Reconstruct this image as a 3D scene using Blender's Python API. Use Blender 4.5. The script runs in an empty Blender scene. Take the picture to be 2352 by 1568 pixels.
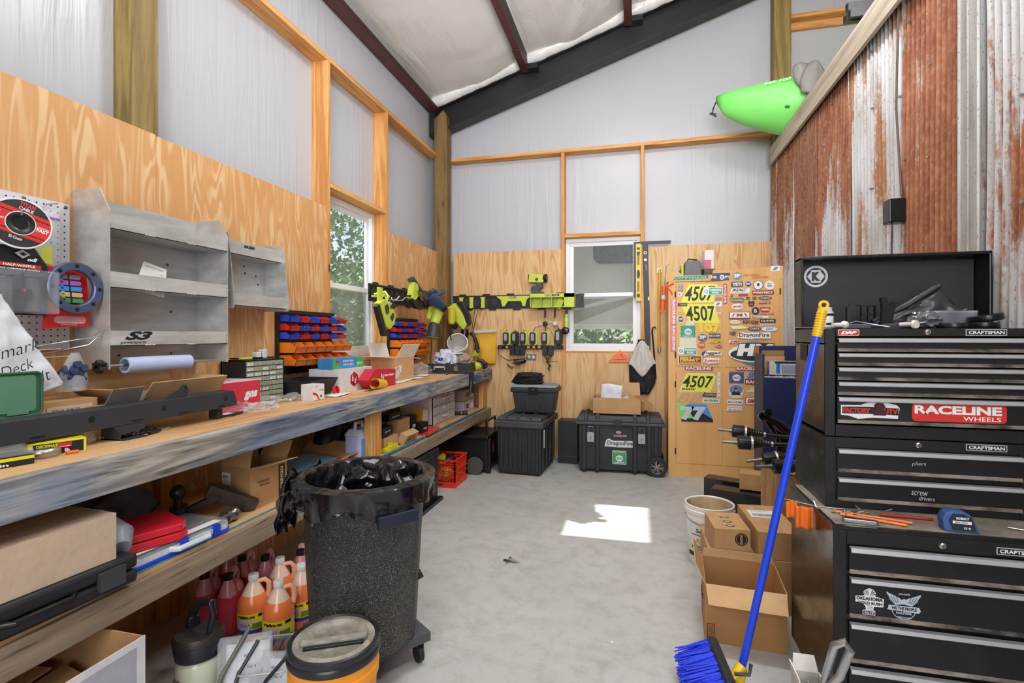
import bpy, bmesh, math, random
from mathutils import Vector, Matrix, noise
R = math.radians
random.seed(7)
S = bpy.context.scene
COL = S.collection
# ---------------------------------------------------------------- camera
cd = bpy.data.cameras.new('camera'); cam = bpy.data.objects.new('camera', cd); COL.objects.link(cam)
cam.location = (0, 0, 1.44); cam.rotation_euler = (R(90), 0, R(13.978))
cd.sensor_width = 36; cd.lens = 36 * 1165 / 2352; cd.shift_y = -15 / 2352
cd.clip_start = .05; cd.clip_end = 300
S.camera = cam
# ---------------------------------------------------------------- world
w = bpy.data.worlds.new('sky'); S.world = w; w.use_nodes = True
nt = w.node_tree; nt.nodes.clear()
so = nt.nodes.new('ShaderNodeOutputWorld'); bg = nt.nodes.new('ShaderNodeBackground')
sk = nt.nodes.new('ShaderNodeTexSky')
sk.sky_type = 'NISHITA'; sk.sun_disc = False; sk.sun_elevation = R(44); sk.sun_rotation = R(-90)
sk.air_density = 1.0; sk.dust_density = 1.5
nt.links.new(sk.outputs[0], bg.inputs[0]); bg.inputs[1].default_value = 0.32
nt.links.new(bg.outputs[0], so.inputs[0])
# ---------------------------------------------------------------- sun and lamps
def lamp(name, kind, loc, energy, col=(1, 1, 1), **k):
    l = bpy.data.lights.new(name, kind); l.energy = energy; l.color = col
    tgt = k.pop('tgt', None)
    for a, b in k.items(): setattr(l, a, b)
    o = bpy.data.objects.new(name, l); COL.objects.link(o); o.location = loc
    if tgt: o.rotation_euler = (Vector(tgt) - Vector(loc)).to_track_quat('-Z', 'Y').to_euler()
    return o
lamp('sun', 'SUN', (-8, 4, 8), 17, (1, .97, .92), angle=R(.6), tgt=(2 * 1.0, 4 + .12, 8 - 10 * .965))
lamp('shop_light', 'AREA', (1.7, .8, 4.75), 85, (.96, .98, 1), shape='RECTANGLE', size=1.3, size_y=.35, tgt=(.6, 2.4, 0))
lamp('shop_light', 'AREA', (-.1, -.9, 4.1), 35, (.96, .98, 1), shape='RECTANGLE', size=1.3, size_y=.5, tgt=(-.7, 3.5, 1))
lamp('shop_light', 'AREA', (.3, -2.6, 3.4), 100, (.96, .98, 1), shape='RECTANGLE', size=2.2, size_y=1.2, tgt=(0, 4, 1.0))
lamp('shop_light', 'AREA', (-.1, 3.0, 4.45), 115, (.96, .98, 1), shape='RECTANGLE', size=1.2, size_y=.4)
lamp('ceiling_bounce', 'AREA', (.3, -.6, 2.8), 195, (.96, .98, 1), shape='RECTANGLE', size=2.2, size_y=1.2, tgt=(-.3, 3.2, 5.4), spread=R(110))  # added up-light that brightens the ceiling
lamp('front_fill', 'AREA', (.2, -2.6, 1.7), 150, (.96, .98, 1), shape='RECTANGLE', size=2.6, size_y=1.9, tgt=(-.2, 3, 1.0))  # added soft fill from behind the camera, lifts shadows in shelves and under bench
lamp('loft_light', 'AREA', (3.6, 4.0, 5.0), 50, (.96, .98, 1), size=.8)
S.view_settings.view_transform = 'Standard'; S.view_settings.look = 'None'
S.view_settings.gamma = 1; S.view_settings.use_curve_mapping = False
S.view_settings.exposure = -0.78
S.cycles.max_bounces = 8; S.cycles.diffuse_bounces = 4; S.cycles.glossy_bounces = 3; S.cycles.transmission_bounces = 6
S.cycles.transparent_max_bounces = 12; S.cycles.caustics_reflective = False; S.cycles.caustics_refractive = False
S.cycles.sample_clamp_indirect = 6
# ---------------------------------------------------------------- materials
def hexc(h):
    h = h.lstrip('#'); v = [int(h[i:i + 2], 16) / 255 for i in (0, 2, 4)]
    return tuple((c / 12.92 if c <= .04045 else ((c + .055) / 1.055) ** 2.4) for c in v) + (1,)
class NT:
    def __init__(s, name):
        s.m = bpy.data.materials.new(name); s.m.use_nodes = True; s.t = s.m.node_tree
        s.b = s.t.nodes['Principled BSDF']
        s.out = s.t.nodes['Material Output']
    def n(s, ty, inp=None, **k):
        nd = s.t.nodes.new(ty)
        for a, v in k.items(): setattr(nd, a, v)
        for i, v in (inp or {}).items(): s.set(nd, i, v)
        return nd
    def set(s, nd, i, v):
        if hasattr(v, 'is_output') : s.t.links.new(v, nd.inputs[i])
        elif isinstance(v, str): nd.inputs[i].default_value = hexc(v)
        else: nd.inputs[i].default_value = v
    def coords(s, scale=(1, 1, 1), rot=(0, 0, 0), loc=(0, 0, 0), kind='Object'):
        tc = s.n('ShaderNodeTexCoord')
        mp = s.n('ShaderNodeMapping', {0: tc.outputs[kind], 1: loc, 2: rot, 3: scale})
        return mp.outputs[0]
    def noise(s, vec, scale, detail=3, rough=.5, dist=0):
        return s.n('ShaderNodeTexNoise', {'Vector': vec, 'Scale': scale, 'Detail': detail, 'Roughness': rough, 'Distortion': dist}).outputs[0]
    def ramp(s, fac, stops, interp='LINEAR'):
        r = s.n('ShaderNodeValToRGB', {0: fac}); e = r.color_ramp.elements; r.color_ramp.interpolation = interp
        while len(e) < len(stops): e.new(.5)
        for el, (p, c) in zip(e, stops): el.position = p; el.color = hexc(c) if isinstance(c, str) else (c, c, c, 1)
        return r.outputs[0]
    def math(s, op, a, b=0.0):
        return s.n('ShaderNodeMath', {0: a, 1: b}, operation=op).outputs[0]
    def mix(s, fac, a, b, bt='MIX'):
        m = s.n('ShaderNodeMix', data_type='RGBA', blend_type=bt)
        s.set(m, 0, fac); s.set(m, 6, a); s.set(m, 7, b)
        return m.outputs[2]
    def bump(s, h, strength=.3, dist=.01):
        s.t.links.new(s.n('ShaderNodeBump', {'Height': h, 'Strength': strength, 'Distance': dist}).outputs[0], s.b.inputs['Normal'])
    def base(s, c): s.set(s.b, 'Base Color', c)
    def pr(s, r=.5, m=0.0, sp=.5):
        s.set(s.b, 'Roughness', r); s.set(s.b, 'Metallic', m); s.set(s.b, 'Specular IOR Level', sp)
MC = {}
def P(col, r=.5, m=0.0, var=0.12, vs=18, sp=.5, bump=0, bs=60):
    """painted / moulded surface with a little procedural unevenness"""
    key = (col, r, m, var, vs, sp, bump, bs)
    if key in MC: return MC[key]
    t = NT('surface_' + col.strip('#')); t.pr(r, m, sp)
    v = t.coords()
    nz = t.noise(v, vs, 2)
    t.base(t.mix(t.ramp(nz, [(.35, 1.0), (.7, 1 - var)]), (0, 0, 0, 1), col, 'MULTIPLY') if 0 else t.mix(1.0, col, t.ramp(nz, [(.35, 1.0), (.7, 1 - var)]), 'MULTIPLY'))
    if bump: t.bump(t.noise(v, bs, 3), bump, .004)
    MC[key] = t.m
    return t.m
def glassy(name, col, alpha, r=.1):
    """thin clear plastic: part transparent, part glossy"""
    t = NT(name); t.pr(r); t.base(col)
    tr = t.n('ShaderNodeBsdfTransparent')
    mx = t.n('ShaderNodeMixShader', {0: alpha, 1: tr.outputs[0], 2: t.b.outputs[0]})
    t.t.links.new(mx.outputs[0], t.out.inputs[0])
    t.bump(t.noise(t.coords(), 30, 3), .5, .01)
    return t.m
def plywood(name, light='#e9c08a', dark='#cf8f4f', axis=(1, 1, .15), seed=0.0, scale=7.5, waves=20):
    t = NT(name); t.pr(.55)
    v = t.coords(scale=axis, loc=(seed, seed * 1.7, 0))
    n1 = t.noise(v, scale, 2, .45, .3)
    s1 = t.math('SINE', t.math('MULTIPLY', n1, waves * 3.14159))
    g = t.ramp(s1, [(.0, 0.0), (.75, .25), (1, 1.0)])
    s2 = t.ramp(t.math('MULTIPLY', t.math('ADD', s1, 1.0), .5), [(.35, 0.0), (.85, 1.0)])
    mask = t.ramp(t.noise(v, scale * 1.7, 2), [(.38, .1), (.6, .9)])
    c = t.mix(t.math('MULTIPLY', s2, mask), light, dark)
    fine = t.noise(t.coords(scale=(axis[0] * 1, axis[1] * 1, axis[2] * .15)), 160, 2)
    c = t.mix(t.ramp(fine, [(.3, .35), (.7, 0.0)]), c, t.mix(.5, c, dark), 'MIX')
    big = t.noise(t.coords(scale=(1, 1, .5)), 1.3, 2)
    c = t.mix(t.ramp(big, [(.4, 0.0), (.75, .3)]), c, t.mix(1, c, '#d89a58', 'MULTIPLY'))
    t.base(c); t.bump(fine, .12, .003)
    return t.m
def timber(name, cols, axis, waves=22, scale=3.0, seed=0.0, rough=.6, knots=True, stretch=.07):
    """sawn timber, grain runs along `axis` (0,1,2)"""
    t = NT(name); t.pr(rough)
    sc = [1, 1, 1]; sc[axis] = stretch
    v = t.coords(scale=sc, loc=(seed, seed, seed))
    n1 = t.noise(v, scale * 2.2, 2, .5, .4)
    s1 = t.math('MULTIPLY', t.math('ADD', t.math('SINE', t.math('MULTIPLY', n1, waves * 3.14)), 1.0), .5)
    c = t.mix(t.math('POWER', s1, 1.5), cols[0], cols[1])
    f = t.noise(v, 120, 2)
    c = t.mix(t.ramp(f, [(.45, 0.0), (.75, .45)]), c, cols[2])
    if knots:
        kv = t.n('ShaderNodeTexVoronoi', {'Vector': t.coords(scale=[.5 * a + .5 if a == 1 else .45 for a in sc]), 'Scale': 3.1})
        c = t.mix(t.ramp(kv.outputs[0], [(.035, 1.0), (.07, 0.0)]), c, '#6b3e20')
    t.base(c); t.bump(f, .2, .003)
    return t.m
def build_mats():
    g = {}
    g['ply'] = plywood('plywood_left', '#d0995f', '#e5c192'); g['plyb'] = plywood('plywood_back', '#ddb987', '#c4925f', (1, 1, .13), 4.0, 6.5, 18)
    g['birch'] = plywood('cabinet_plywood', '#e8b878', '#dba765', (2.2, 1, .12), 2.0, 1.2, 10)
    g['shelfply'] = plywood('shelf_plywood', '#d9b283', '#bd8a55', (1, .2, 1), 6.0, 3.0, 20)
    g['stud'] = [timber('stud_timber_%d' % a, ('#dfa968', '#c98643', '#a8652e'), a, 14, 2.5, a) for a in range(3)]
    g['treated'] = timber('treated_post', ('#86683a', '#654b26', '#40301a'), 2, 18, 2.2, 3.0)
    g['treatedg'] = timber('treated_post_green', ('#9a8148', '#7a6435', '#55431f'), 2, 16, 2.0, 9.0)
    # weathered boards
    t = NT('weathered_board'); t.pr(.75)
    v = t.coords(scale=(1, .07, 1)); n = t.noise(v, 14, 4, .6, .6)
    s1 = t.math('MULTIPLY', t.math('ADD', t.math('SINE', t.math('MULTIPLY', n, 24)), 1.0), .5)
    a = t.mix(s1, '#5b6476', '#858b98')
    big = t.noise(t.coords(scale=(1, .5, 1)), 3.2, 3)
    a = t.mix(t.ramp(big, [(.45, 0.0), (.6, .75)]), a, t.mix(s1, '#8b7f70', '#c2b7a4'))
    cr = t.noise(v, 60, 2); a = t.mix(t.ramp(cr, [(.58, 0.0), (.72, .85)]), a, '#33302f')
    t.base(a); t.bump(cr, .5, .004); g['weather'] = t.m
    t = NT('weathered_shelf_board'); t.pr(.8)
    v = t.coords(scale=(1, .07, 1)); n = t.noise(v, 14, 4, .6, .6)
    a = t.mix(t.ramp(n, [(.3, 0.0), (.7, 1.0)]), '#6b5b4b', '#a39078')
    a = t.mix(t.ramp(t.noise(v, 60, 2), [(.58, 0.0), (.72, .8)]), a, '#3b3129')
    t.base(a); t.bump(n, .4, .004); g['weather2'] = t.m
    t = NT('loft_edge_board'); t.pr(.8)
    v = t.coords(scale=(1, .06, 1)); n = t.noise(v, 20, 4, .6, .6)
    t.base(t.mix(t.ramp(n, [(.3, 0.0), (.7, 1.0)]), '#a3917c', '#cfc2b0')); t.bump(n, .3, .004); g['pale'] = t.m
    # insulation facing
    for nm, key, sc, st in (('wall_insulation_facing', 'insul', (5, 5, .35), .22), ('roof_insulation_facing', 'insulroof', (3.2, .8, 1), .6)):
        t = NT(nm); t.pr(.32, 0, .5)
        v = t.coords(scale=sc); n1 = t.noise(v, 1.6, 4, .55, .8)
        tc = t.coords()
        wv = t.n('ShaderNodeTexWave', {'Vector': tc, 'Scale': 40.0, 'Distortion': .5}, bands_direction='Z').outputs[1]
        patch = t.ramp(t.noise(tc, .9, 2), [(.38, 0.0), (.62, 1.0)])
        h = t.math('ADD', t.math('MULTIPLY', n1, patch), t.math('MULTIPLY', wv, .006))
        t.base('#bcbcc1' if key == 'insul' else '#eae8e4'); t.bump(h, st, .05); g[key] = t.m
    # concrete
    t = NT('concrete_floor'); t.pr(.5, 0, .4)
    v = t.coords(); a = t.noise(v, 1.1, 5, .6); b = t.noise(v, 9, 5, .65)
    c = t.mix(t.ramp(a, [(.3, 0.0), (.7, 1.0)]), '#b3b2af', '#c4c3c0')
    c = t.mix(t.ramp(b, [(.48, 0.0), (.75, .65)]), c, '#9f9990')
    st = t.n('ShaderNodeTexVoronoi', {'Vector': v, 'Scale': 1.7}).outputs[0]
    st = t.math('ADD', st, t.math('MULTIPLY', b, .05))
    c = t.mix(t.ramp(st, [(.08, .45), (.11, 0.0)]), c, '#81746a')
    sp = t.noise(v, 45, 2); c = t.mix(t.ramp(sp, [(.68, 0.0), (.74, .35)]), c, '#6e6860')
    sm = t.noise(t.coords(scale=(1, 1.3, 1), rot=(0, 0, .6)), 3.5, 4, .7, 1.2)
    c = t.mix(t.ramp(sm, [(.52, 0.0), (.72, .5)]), c, '#979390')
    t.base(c); t.set(t.b, 'Roughness', t.ramp(b, [(.3, .38), (.8, .6)])); t.bump(b, .06, .004); g['concrete'] = t.m
    return g
G = build_mats()
def rustmat(name, bias, seed, rust=('#7a4630', '#a06a4c'), galv=('#c9c8c9', '#a7a29b'), zlow=None, fine=1.0):
    t = NT(name); t.pr(.55, .15, .4)
    v = t.coords(scale=(1, 1.6 * fine, .28), loc=(seed, seed * 2, seed)); n = t.noise(v, 3.0, 5, .62, .5)
    f = t.noise(t.coords(scale=(1, 1, .6)), 55, 3)
    m = t.math('ADD', n, t.math('MULTIPLY', t.math('SUBTRACT', f, .5), .22))
    if zlow:     # rust stops towards the sheet's lower end
        z = t.n('ShaderNodeSeparateXYZ', {0: t.coords()}).outputs[2]
        m = t.math('ADD', m, t.math('MULTIPLY', t.math('SUBTRACT', z, zlow[0]), zlow[1]))
    mask = t.ramp(t.math('ADD', m, bias), [(.46, 0.0), (.56, 1.0)])
    rc = t.mix(t.ramp(t.noise(t.coords(scale=(1, 2, .5)), 7, 4), [(.35, 0.0), (.7, 1.0)]), rust[0], rust[1])
    gc = t.mix(t.ramp(t.noise(v, 9, 3), [(.35, 0.0), (.75, 1.0)]), galv[0], galv[1])
    rc = t.mix(t.ramp(f, [(.45, 0.0), (.7, .45)]), rc, '#b58a72')
    sp = t.noise(t.coords(scale=(1, 1, .4)), 160, 1); gc = t.mix(t.ramp(sp, [(.66, 0.0), (.72, .7)]), gc, '#6e4a33')
    t.base(t.mix(mask, gc, rc)); t.set(t.b, 'Roughness', t.ramp(mask, [(0, .38), (1, .75)])); t.bump(f, .25, .003)
    return t.m
# ---------------------------------------------------------------- mesh builder
def frame(o, u, v):
    """matrix whose x,y axes are u,v in the world and z = u x v"""
    u = Vector(u).normalized(); v = Vector(v).normalized(); n = u.cross(v).normalized()
    return Matrix(((u.x, v.x, n.x, o[0]), (u.y, v.y, n.y, o[1]), (u.z, v.z, n.z, o[2]), (0, 0, 0, 1)))
def TR(x=0, y=0, z=0, rx=0, ry=0, rz=0, s=1):
    return Matrix.Translation((x, y, z)) @ Matrix.Rotation(R(rz), 4, 'Z') @ Matrix.Rotation(R(ry), 4, 'Y') @ Matrix.Rotation(R(rx), 4, 'X') @ Matrix.Scale(s, 4)
TXT = {}
def text_geo(s, bold=.0, shear=0.0, font_res=3):
    k = (s, bold, shear)
    if k in TXT: return TXT[k]
    cu = bpy.data.curves.new('t', 'FONT'); cu.body = s; cu.size = 1; cu.shear = shear; cu.offset = bold; cu.resolution_u = font_res
    cu.align_x = 'LEFT'; cu.space_line = .8
    o = bpy.data.objects.new('t', cu); COL.objects.link(o)
    dg = bpy.context.evaluated_depsgraph_get(); dg.update()
    me = bpy.data.meshes.new_from_object(o.evaluated_get(dg))
    vs = [v.co.copy() for v in me.vertices]; fs = [tuple(p.vertices) for p in me.polygons]
    bpy.data.objects.remove(o); bpy.data.curves.remove(cu); bpy.data.meshes.remove(me)
    if vs:
        x0 = min(v.x for v in vs); x1 = max(v.x for v in vs); y0 = min(v.y for v in vs); y1 = max(v.y for v in vs)
        vs = [Vector(((v.x - x0) / max(x1 - x0, 1e-5), (v.y - y0) / max(y1 - y0, 1e-5), 0)) for v in vs]
    TXT[k] = (vs, fs); return TXT[k]
class MB:
    def __init__(s, mat=None): s.v = []; s.f = []; s.mi = []; s.mats = []; s.M = Matrix(); s.sm = []; s.smooth = False; s.use(mat)
    def use(s, mat):
        if mat is None: return s
        if mat not in s.mats: s.mats.append(mat)
        s.cur = s.mats.index(mat); return s
    def at(s, M): s.M = M; return s
    def add(s, vs, fs):
        n = len(s.v); s.v += [s.M @ Vector(v) for v in vs]; s.f += [tuple(i + n for i in f) for f in fs]
        s.mi += [s.cur] * len(fs); s.sm += [s.smooth] * len(fs); return s
    def box(s, a, b, taper=1.0):
        """corner a to corner b; taper scales the top"""
        x0, y0, z0 = a; x1, y1, z1 = b; cx, cy = (x0 + x1) / 2, (y0 + y1) / 2
        t = lambda x, y: (cx + (x - cx) * taper, cy + (y - cy) * taper)
        vs = [(x0, y0, z0), (x1, y0, z0), (x1, y1, z0), (x0, y1, z0)] + [t(*p) + (z1,) for p in ((x0, y0), (x1, y0), (x1, y1), (x0, y1))]
        return s.add(vs, [(0, 3, 2, 1), (4, 5, 6, 7), (0, 1, 5, 4), (1, 2, 6, 5), (2, 3, 7, 6), (3, 0, 4, 7)])
    def cb(s, c, d, M=None):
        """box by centre and size, optionally turned by M about its centre"""
        o = s.M
        if M is not None: s.M = o @ Matrix.Translation(c) @ M; c = (0, 0, 0)
        s.box([c[i] - d[i] / 2 for i in range(3)], [c[i] + d[i] / 2 for i in range(3)]); s.M = o; return s
    def tube(s, pts, r, seg=8, caps=True, closed=False):
        pts = [Vector(p) for p in pts]; n = len(pts)
        rr = r if isinstance(r, (list, tuple)) else [r] * n
        vs = []; fs = []; up = None
        for i, p in enumerate(pts):
            if closed: d = pts[(i + 1) % n] - pts[i - 1]
            else: d = (pts[min(i + 1, n - 1)] - pts[max(i - 1, 0)])
            d.normalize()
            if up is None: up = Vector((0, 0, 1)) if abs(d.z) < .9 else Vector((1, 0, 0))
            a = d.cross(up)
            if a.length < 1e-4: a = d.cross(Vector((0, 1, .3)))
            a.normalize(); b = a.cross(d).normalized(); up = b
            for k in range(seg):
                t = 2 * math.pi * k / seg; vs.append(p + (a * math.cos(t) + b * math.sin(t)) * rr[i])
        m = n if closed else n - 1
        for i in range(m):
            for k in range(seg):
                j = (i + 1) % n
                fs.append((i * seg + k, i * seg + (k + 1) % seg, j * seg + (k + 1) % seg, j * seg + k))
        if caps and not closed: fs += [tuple(range(seg))[::-1], tuple((n - 1) * seg + k for k in range(seg))]
        o = s.smooth; s.smooth = seg > 5; s.add(vs, fs[:-2] if caps and not closed else fs)
        if caps and not closed:
            s.smooth = False; nn = len(s.v) - len(vs)
            s.f += [tuple(i + nn for i in f) for f in fs[-2:]]; s.mi += [s.cur] * 2; s.sm += [False] * 2
        s.smooth = o; return s
    def cyl(s, a, b, r, r2=None, seg=20): return s.tube([a, b], [r, r if r2 is None else r2], seg)
    def lathe(s, prof, c=(0, 0, 0), seg=28, fn=None, arc=(0, 360)):
        """profile [(r,z)] turned about z through c; fn(angle,r,z)->r"""
        vs = []; fs = []; full = arc == (0, 360); n = seg if full else seg + 1
        for (r, z) in prof:
            for k in range(n):
                t = R(arc[0] + (arc[1] - arc[0]) * k / seg); q = fn(t, r, z) if fn else r
                vs.append((c[0] + q * math.cos(t), c[1] + q * math.sin(t), c[2] + z))
        for i in range(len(prof) - 1):
            for k in range(seg):
                j = (k + 1) % n
                fs.append((i * n + k, i * n + j, (i + 1) * n + j, (i + 1) * n + k))
        o = s.smooth; s.smooth = True; s.add(vs, fs); s.smooth = o; return s
    def prism(s, poly, h, z0=0):
        """2D polygon in local xy extruded from z0 by h"""
        n = len(poly); vs = [(x, y, z0) for x, y in poly] + [(x, y, z0 + h) for x, y in poly]
        if sum(poly[i][0] * poly[(i + 1) % n][1] - poly[(i + 1) % n][0] * poly[i][1] for i in range(n)) < 0:
            vs = vs[:n][::-1] + vs[n:][::-1]
        return s.add(vs, [tuple(range(n))[::-1], tuple(range(n, 2 * n))] + [(i, (i + 1) % n, n + (i + 1) % n, n + i) for i in range(n)])
    def grid(s, nu, nv, fn):
        vs = [fn(i / nu, j / nv) for j in range(nv + 1) for i in range(nu + 1)]; w_ = nu + 1
        o = s.smooth; s.smooth = True
        s.add(vs, [(j * w_ + i, j * w_ + i + 1, (j + 1) * w_ + i + 1, (j + 1) * w_ + i) for j in range(nv) for i in range(nu)])
        s.smooth = o; return s
    def text(s, body, x, y, w_, h, z=.0, bold=.0, shear=0.0):
        """flat lettering filling the rectangle x,y,w,h of the local xy plane"""
        vs, fs = text_geo(body, bold, shear)
        return s.add([(x + v.x * w_, y + v.y * h, z) for v in vs], fs)
    def blob(s, c, rad, n=3, amp=.12, f=2.0, seed=0, squash=None):
        bm = bmesh.new(); bmesh.ops.create_icosphere(bm, subdivisions=n, radius=1)
        vs = []
        for v in bm.verts:
            q = v.co.copy(); k = 1 + amp * noise.noise(q * f + Vector((seed, seed, seed)))
            z = q.z * k
            if squash is not None: z = max(z, squash)
            vs.append((c[0] + q.x * k * rad[0], c[1] + q.y * k * rad[1], c[2] + z * rad[2]))
        fs = [tuple(v.index for v in f_.verts) for f_ in bm.faces]; bm.free()
        o = s.smooth; s.smooth = True; s.add(vs, fs); s.smooth = o; return s
    def obj(s, name, parent=None, label=None, bevel=0, solid=0, seg=2):
        me = bpy.data.meshes.new(name); me.from_pydata([tuple(v) for v in s.v], [], s.f)
        for m in s.mats: me.materials.append(m)
        me.polygons.foreach_set('material_index', s.mi); me.polygons.foreach_set('use_smooth', s.sm); me.update()
        if any(s.sm): me.set_sharp_from_angle(angle=R(42))
        o = bpy.data.objects.new(name, me); COL.objects.link(o)
        if parent: o.parent = parent
        if label: o['label'] = label
        if solid:
            d = o.modifiers.new('s', 'SOLIDIFY'); d.thickness = solid; d.offset = 0
        if bevel:
            d = o.modifiers.new('b', 'BEVEL'); d.width = bevel; d.segments = seg; d.limit_method = 'ANGLE'; d.angle_limit = R(40)
        return o
def tag(o, label, cat, group=None):
    o['label'] = label; o['category'] = cat
    if group: o['group'] = group
    return o
def thing(name, label, cat, loc=(0, 0, 0), rz=0, group=None, rx=0, ry=0):
    o = bpy.data.objects.new(name, None); COL.objects.link(o); o.location = loc; o.rotation_euler = (R(rx), R(ry), R(rz))
    o.empty_display_size = .05
    return tag(o, label, cat, group)
def struct(mb, name, parent=None, **k):
    o = mb.obj(name, parent, **k)
    o['kind'] = 'structure'
    return o
def dup(src, loc, rz=None, label=None, group=None):
    r = src.copy(); COL.objects.link(r); r.location = loc
    if rz is not None: r.rotation_euler.z = R(rz)
    if label: r['label'] = label
    if group: r['group'] = group
    for ch in [c for c in bpy.data.objects if c.parent == src]:
        k = ch.copy(); COL.objects.link(k); k.parent = r
        for g2 in [c for c in bpy.data.objects if c.parent == ch]:
            q = g2.copy(); COL.objects.link(q); q.parent = k
    return r
def rrect(w_, h, r=.1, n=4, cx=0, cy=0):
    p = []
    for a, (sx, sy) in enumerate(((1, 1), (-1, 1), (-1, -1), (1, -1))):
        for k in range(n + 1):
            t = R(90 * a + 90 * k / n); p.append((cx + sx * (w_ / 2 - r) + r * math.cos(t), cy + sy * (h / 2 - r) + r * math.sin(t)))
    return p
def ellipse(w_, h, n=24, cx=0, cy=0): return [(cx + w_ / 2 * math.cos(2 * math.pi * k / n), cy + h / 2 * math.sin(2 * math.pi * k / n)) for k in range(n)]
# ================================================================ the building
XL, XI, YB, YI = -2.35, -2.485, 5.87, 6.0     # ply face / insulation plane of left wall, of back wall
SL = .32
def zroof(x): return 4.71 + SL * (x + 1.24)
struct(MB(G['concrete']).box((-2.7, -6, -.15), (6, 6.2, 0)), 'floor')
# insulation walls as panels round the window openings
WL = (3.52, 4.43, 1.25, 2.60)      # left window opening y0,y1,z0,z1
WB = (-.83, .03, 1.25, 2.57)       # back window opening x0,x1,z0,z1
m = MB(G['insul'])
for (y0, y1, z0, z1) in ((-6, WL[0], 0, 5), (WL[1], 6.05, 0, 5), (WL[0], WL[1], 0, WL[2]), (WL[0], WL[1], WL[3], 5)):
    m.box((XI - .1, y0, z0), (XI, y1, z1))
struct(m, 'wall_left')
m = MB(G['insul'])
for (x0, x1, z0, z1) in ((-2.6, WB[0], 0, 7), (WB[1], 6, 0, 7), (WB[0], WB[1], 0, WB[2]), (WB[0], WB[1], WB[3], 7)):
    m.box((x0, YI, z0), (x1, YI + .1, z1))
struct(m, 'wall_back')
struct(MB(G['insul']).box((-2.6, -6.1, 0), (6, -6, 7)), 'wall_front')
struct(MB(G['insul']).box((6, -6, 0), (6.1, 6.1, 7.2)), 'wall_right')
# roof insulation, sagging between purlins
pur = [-2.41, -1.24, -.07, 1.10, 2.27, 3.44, 4.61, 5.9]
def sag(u, v):
    x = -2.6 + u * 8.6; y = -6 + v * 12.1
    k = 0
    for a, b in zip(pur, pur[1:]):
        if a <= x <= b: k = math.sin(math.pi * (x - a) / (b - a)) ** .7
    q = noise.noise(Vector((x * 1.5, y * .5, 0))) * .025 + noise.noise(Vector((x * 6 + y * 2.4, y * .8, 3))) * .022 * k
    return (x, y, zroof(x) - .03 - .085 * k + q * k)
m = MB(G['insulroof']).grid(220, 120, sag)
struct(m, 'ceiling', solid=.01)
# plywood lining
m = MB(G['ply'])
ys = [-.4, .82, 2.04, 3.26]
for a, b in zip([-2.84, -1.62, -.4, .82, 2.04, 3.26], [-1.62, -.4, .82, 2.04, 3.26, 3.52]): m.box((XL - .012, a + .001, 0), (XL, b - .001, 2.44 + .004 * math.sin(a * 9)))
m.box((XL - .012, WL[0], 0), (XL, WL[1], 1.25)); m.box((XL - .012, WL[1] + .03, 0), (XL, 5.78, 2.44))
struct(m, 'wall_left_plywood')
m = MB(G['plyb'])
m.box((-2.2, YB, 0), (-.99, YB + .012, 2.44)); m.box((-.988, YB, 0), (-.84, YB + .012, 2.44)); m.box((-.838, YB, 0), (.02, YB + .012, 1.23))
m.box((.045, YB, 0), (.29, YB + .012, 2.42)); m.box((.292, YB, 0), (1.38, YB + .012, 2.43))
struct(m, 'wall_back_plywood')
ti = [0]
def trim(mb, bevel=.003):
    ti[0] += 1; return struct(mb, 'trim_%d' % ti[0], bevel=bevel)
st = G['stud']
trim(MB(G['treatedg']).box((XI, 1.93, 0), (XL - .013, 2.065, 4.3)))                 # left wall post
trim(MB(G['treated']).prism([(-2.39, 0), (-2.23, 0), (-2.23, 4.10), (-2.31, 4.16), (-2.39, 4.12)], .15).at(Matrix()) if 0 else
     MB(G['treated']).at(frame((0, 5.86, 0), (1, 0, 0), (0, 0, 1))).prism([(-2.39, 0), (-2.23, 0), (-2.23, 4.06), (-2.27, 4.14), (-2.39, 4.04)], .15))
trim(MB(G['treatedg']).box((1.385, 5.84, 0), (1.55, 5.99, 5.6)))                    # back wall post by the loft
trim(MB(st[1]).box((XI, -6, 3.58), (-2.345, 5.72, 3.618)))                           # girt, left wall
trim(MB(st[0]).box((-2.23, 5.862, 3.56), (1.385, 6, 3.60)))                          # girt, back wall
trim(MB(st[0]).box((1.55, 5.862, 4.76), (5, 6, 4.80)).box((1.55, 5.965, 4.68), (5, 6, 4.80)))
trim(MB(st[2]).box((XI, 3.48, 0), (-2.345, 3.52, 3.58)))
trim(MB(st[2]).box((XI, 4.43, 0), (-2.345, 4.468, 3.58)))
trim(MB(st[1]).box((XI, 3.52, 2.60), (-2.345, 4.43, 2.638)))
trim(MB(st[1]).box((XI, 3.52, 1.212), (-2.345, 4.43, 1.25)))
trim(MB(st[2]).box((-.872, 5.865, 0), (-.832, 6, 3.56)))
trim(MB(st[2]).box((.028, 5.862, 0), (.066, 6, 3.56)))
trim(MB(st[0]).box((-.832, 5.865, 2.57), (.028, 6, 2.61)))
trim(MB(st[0]).box((-.832, 5.88, 1.21), (.028, 6, 1.25)))
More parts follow.
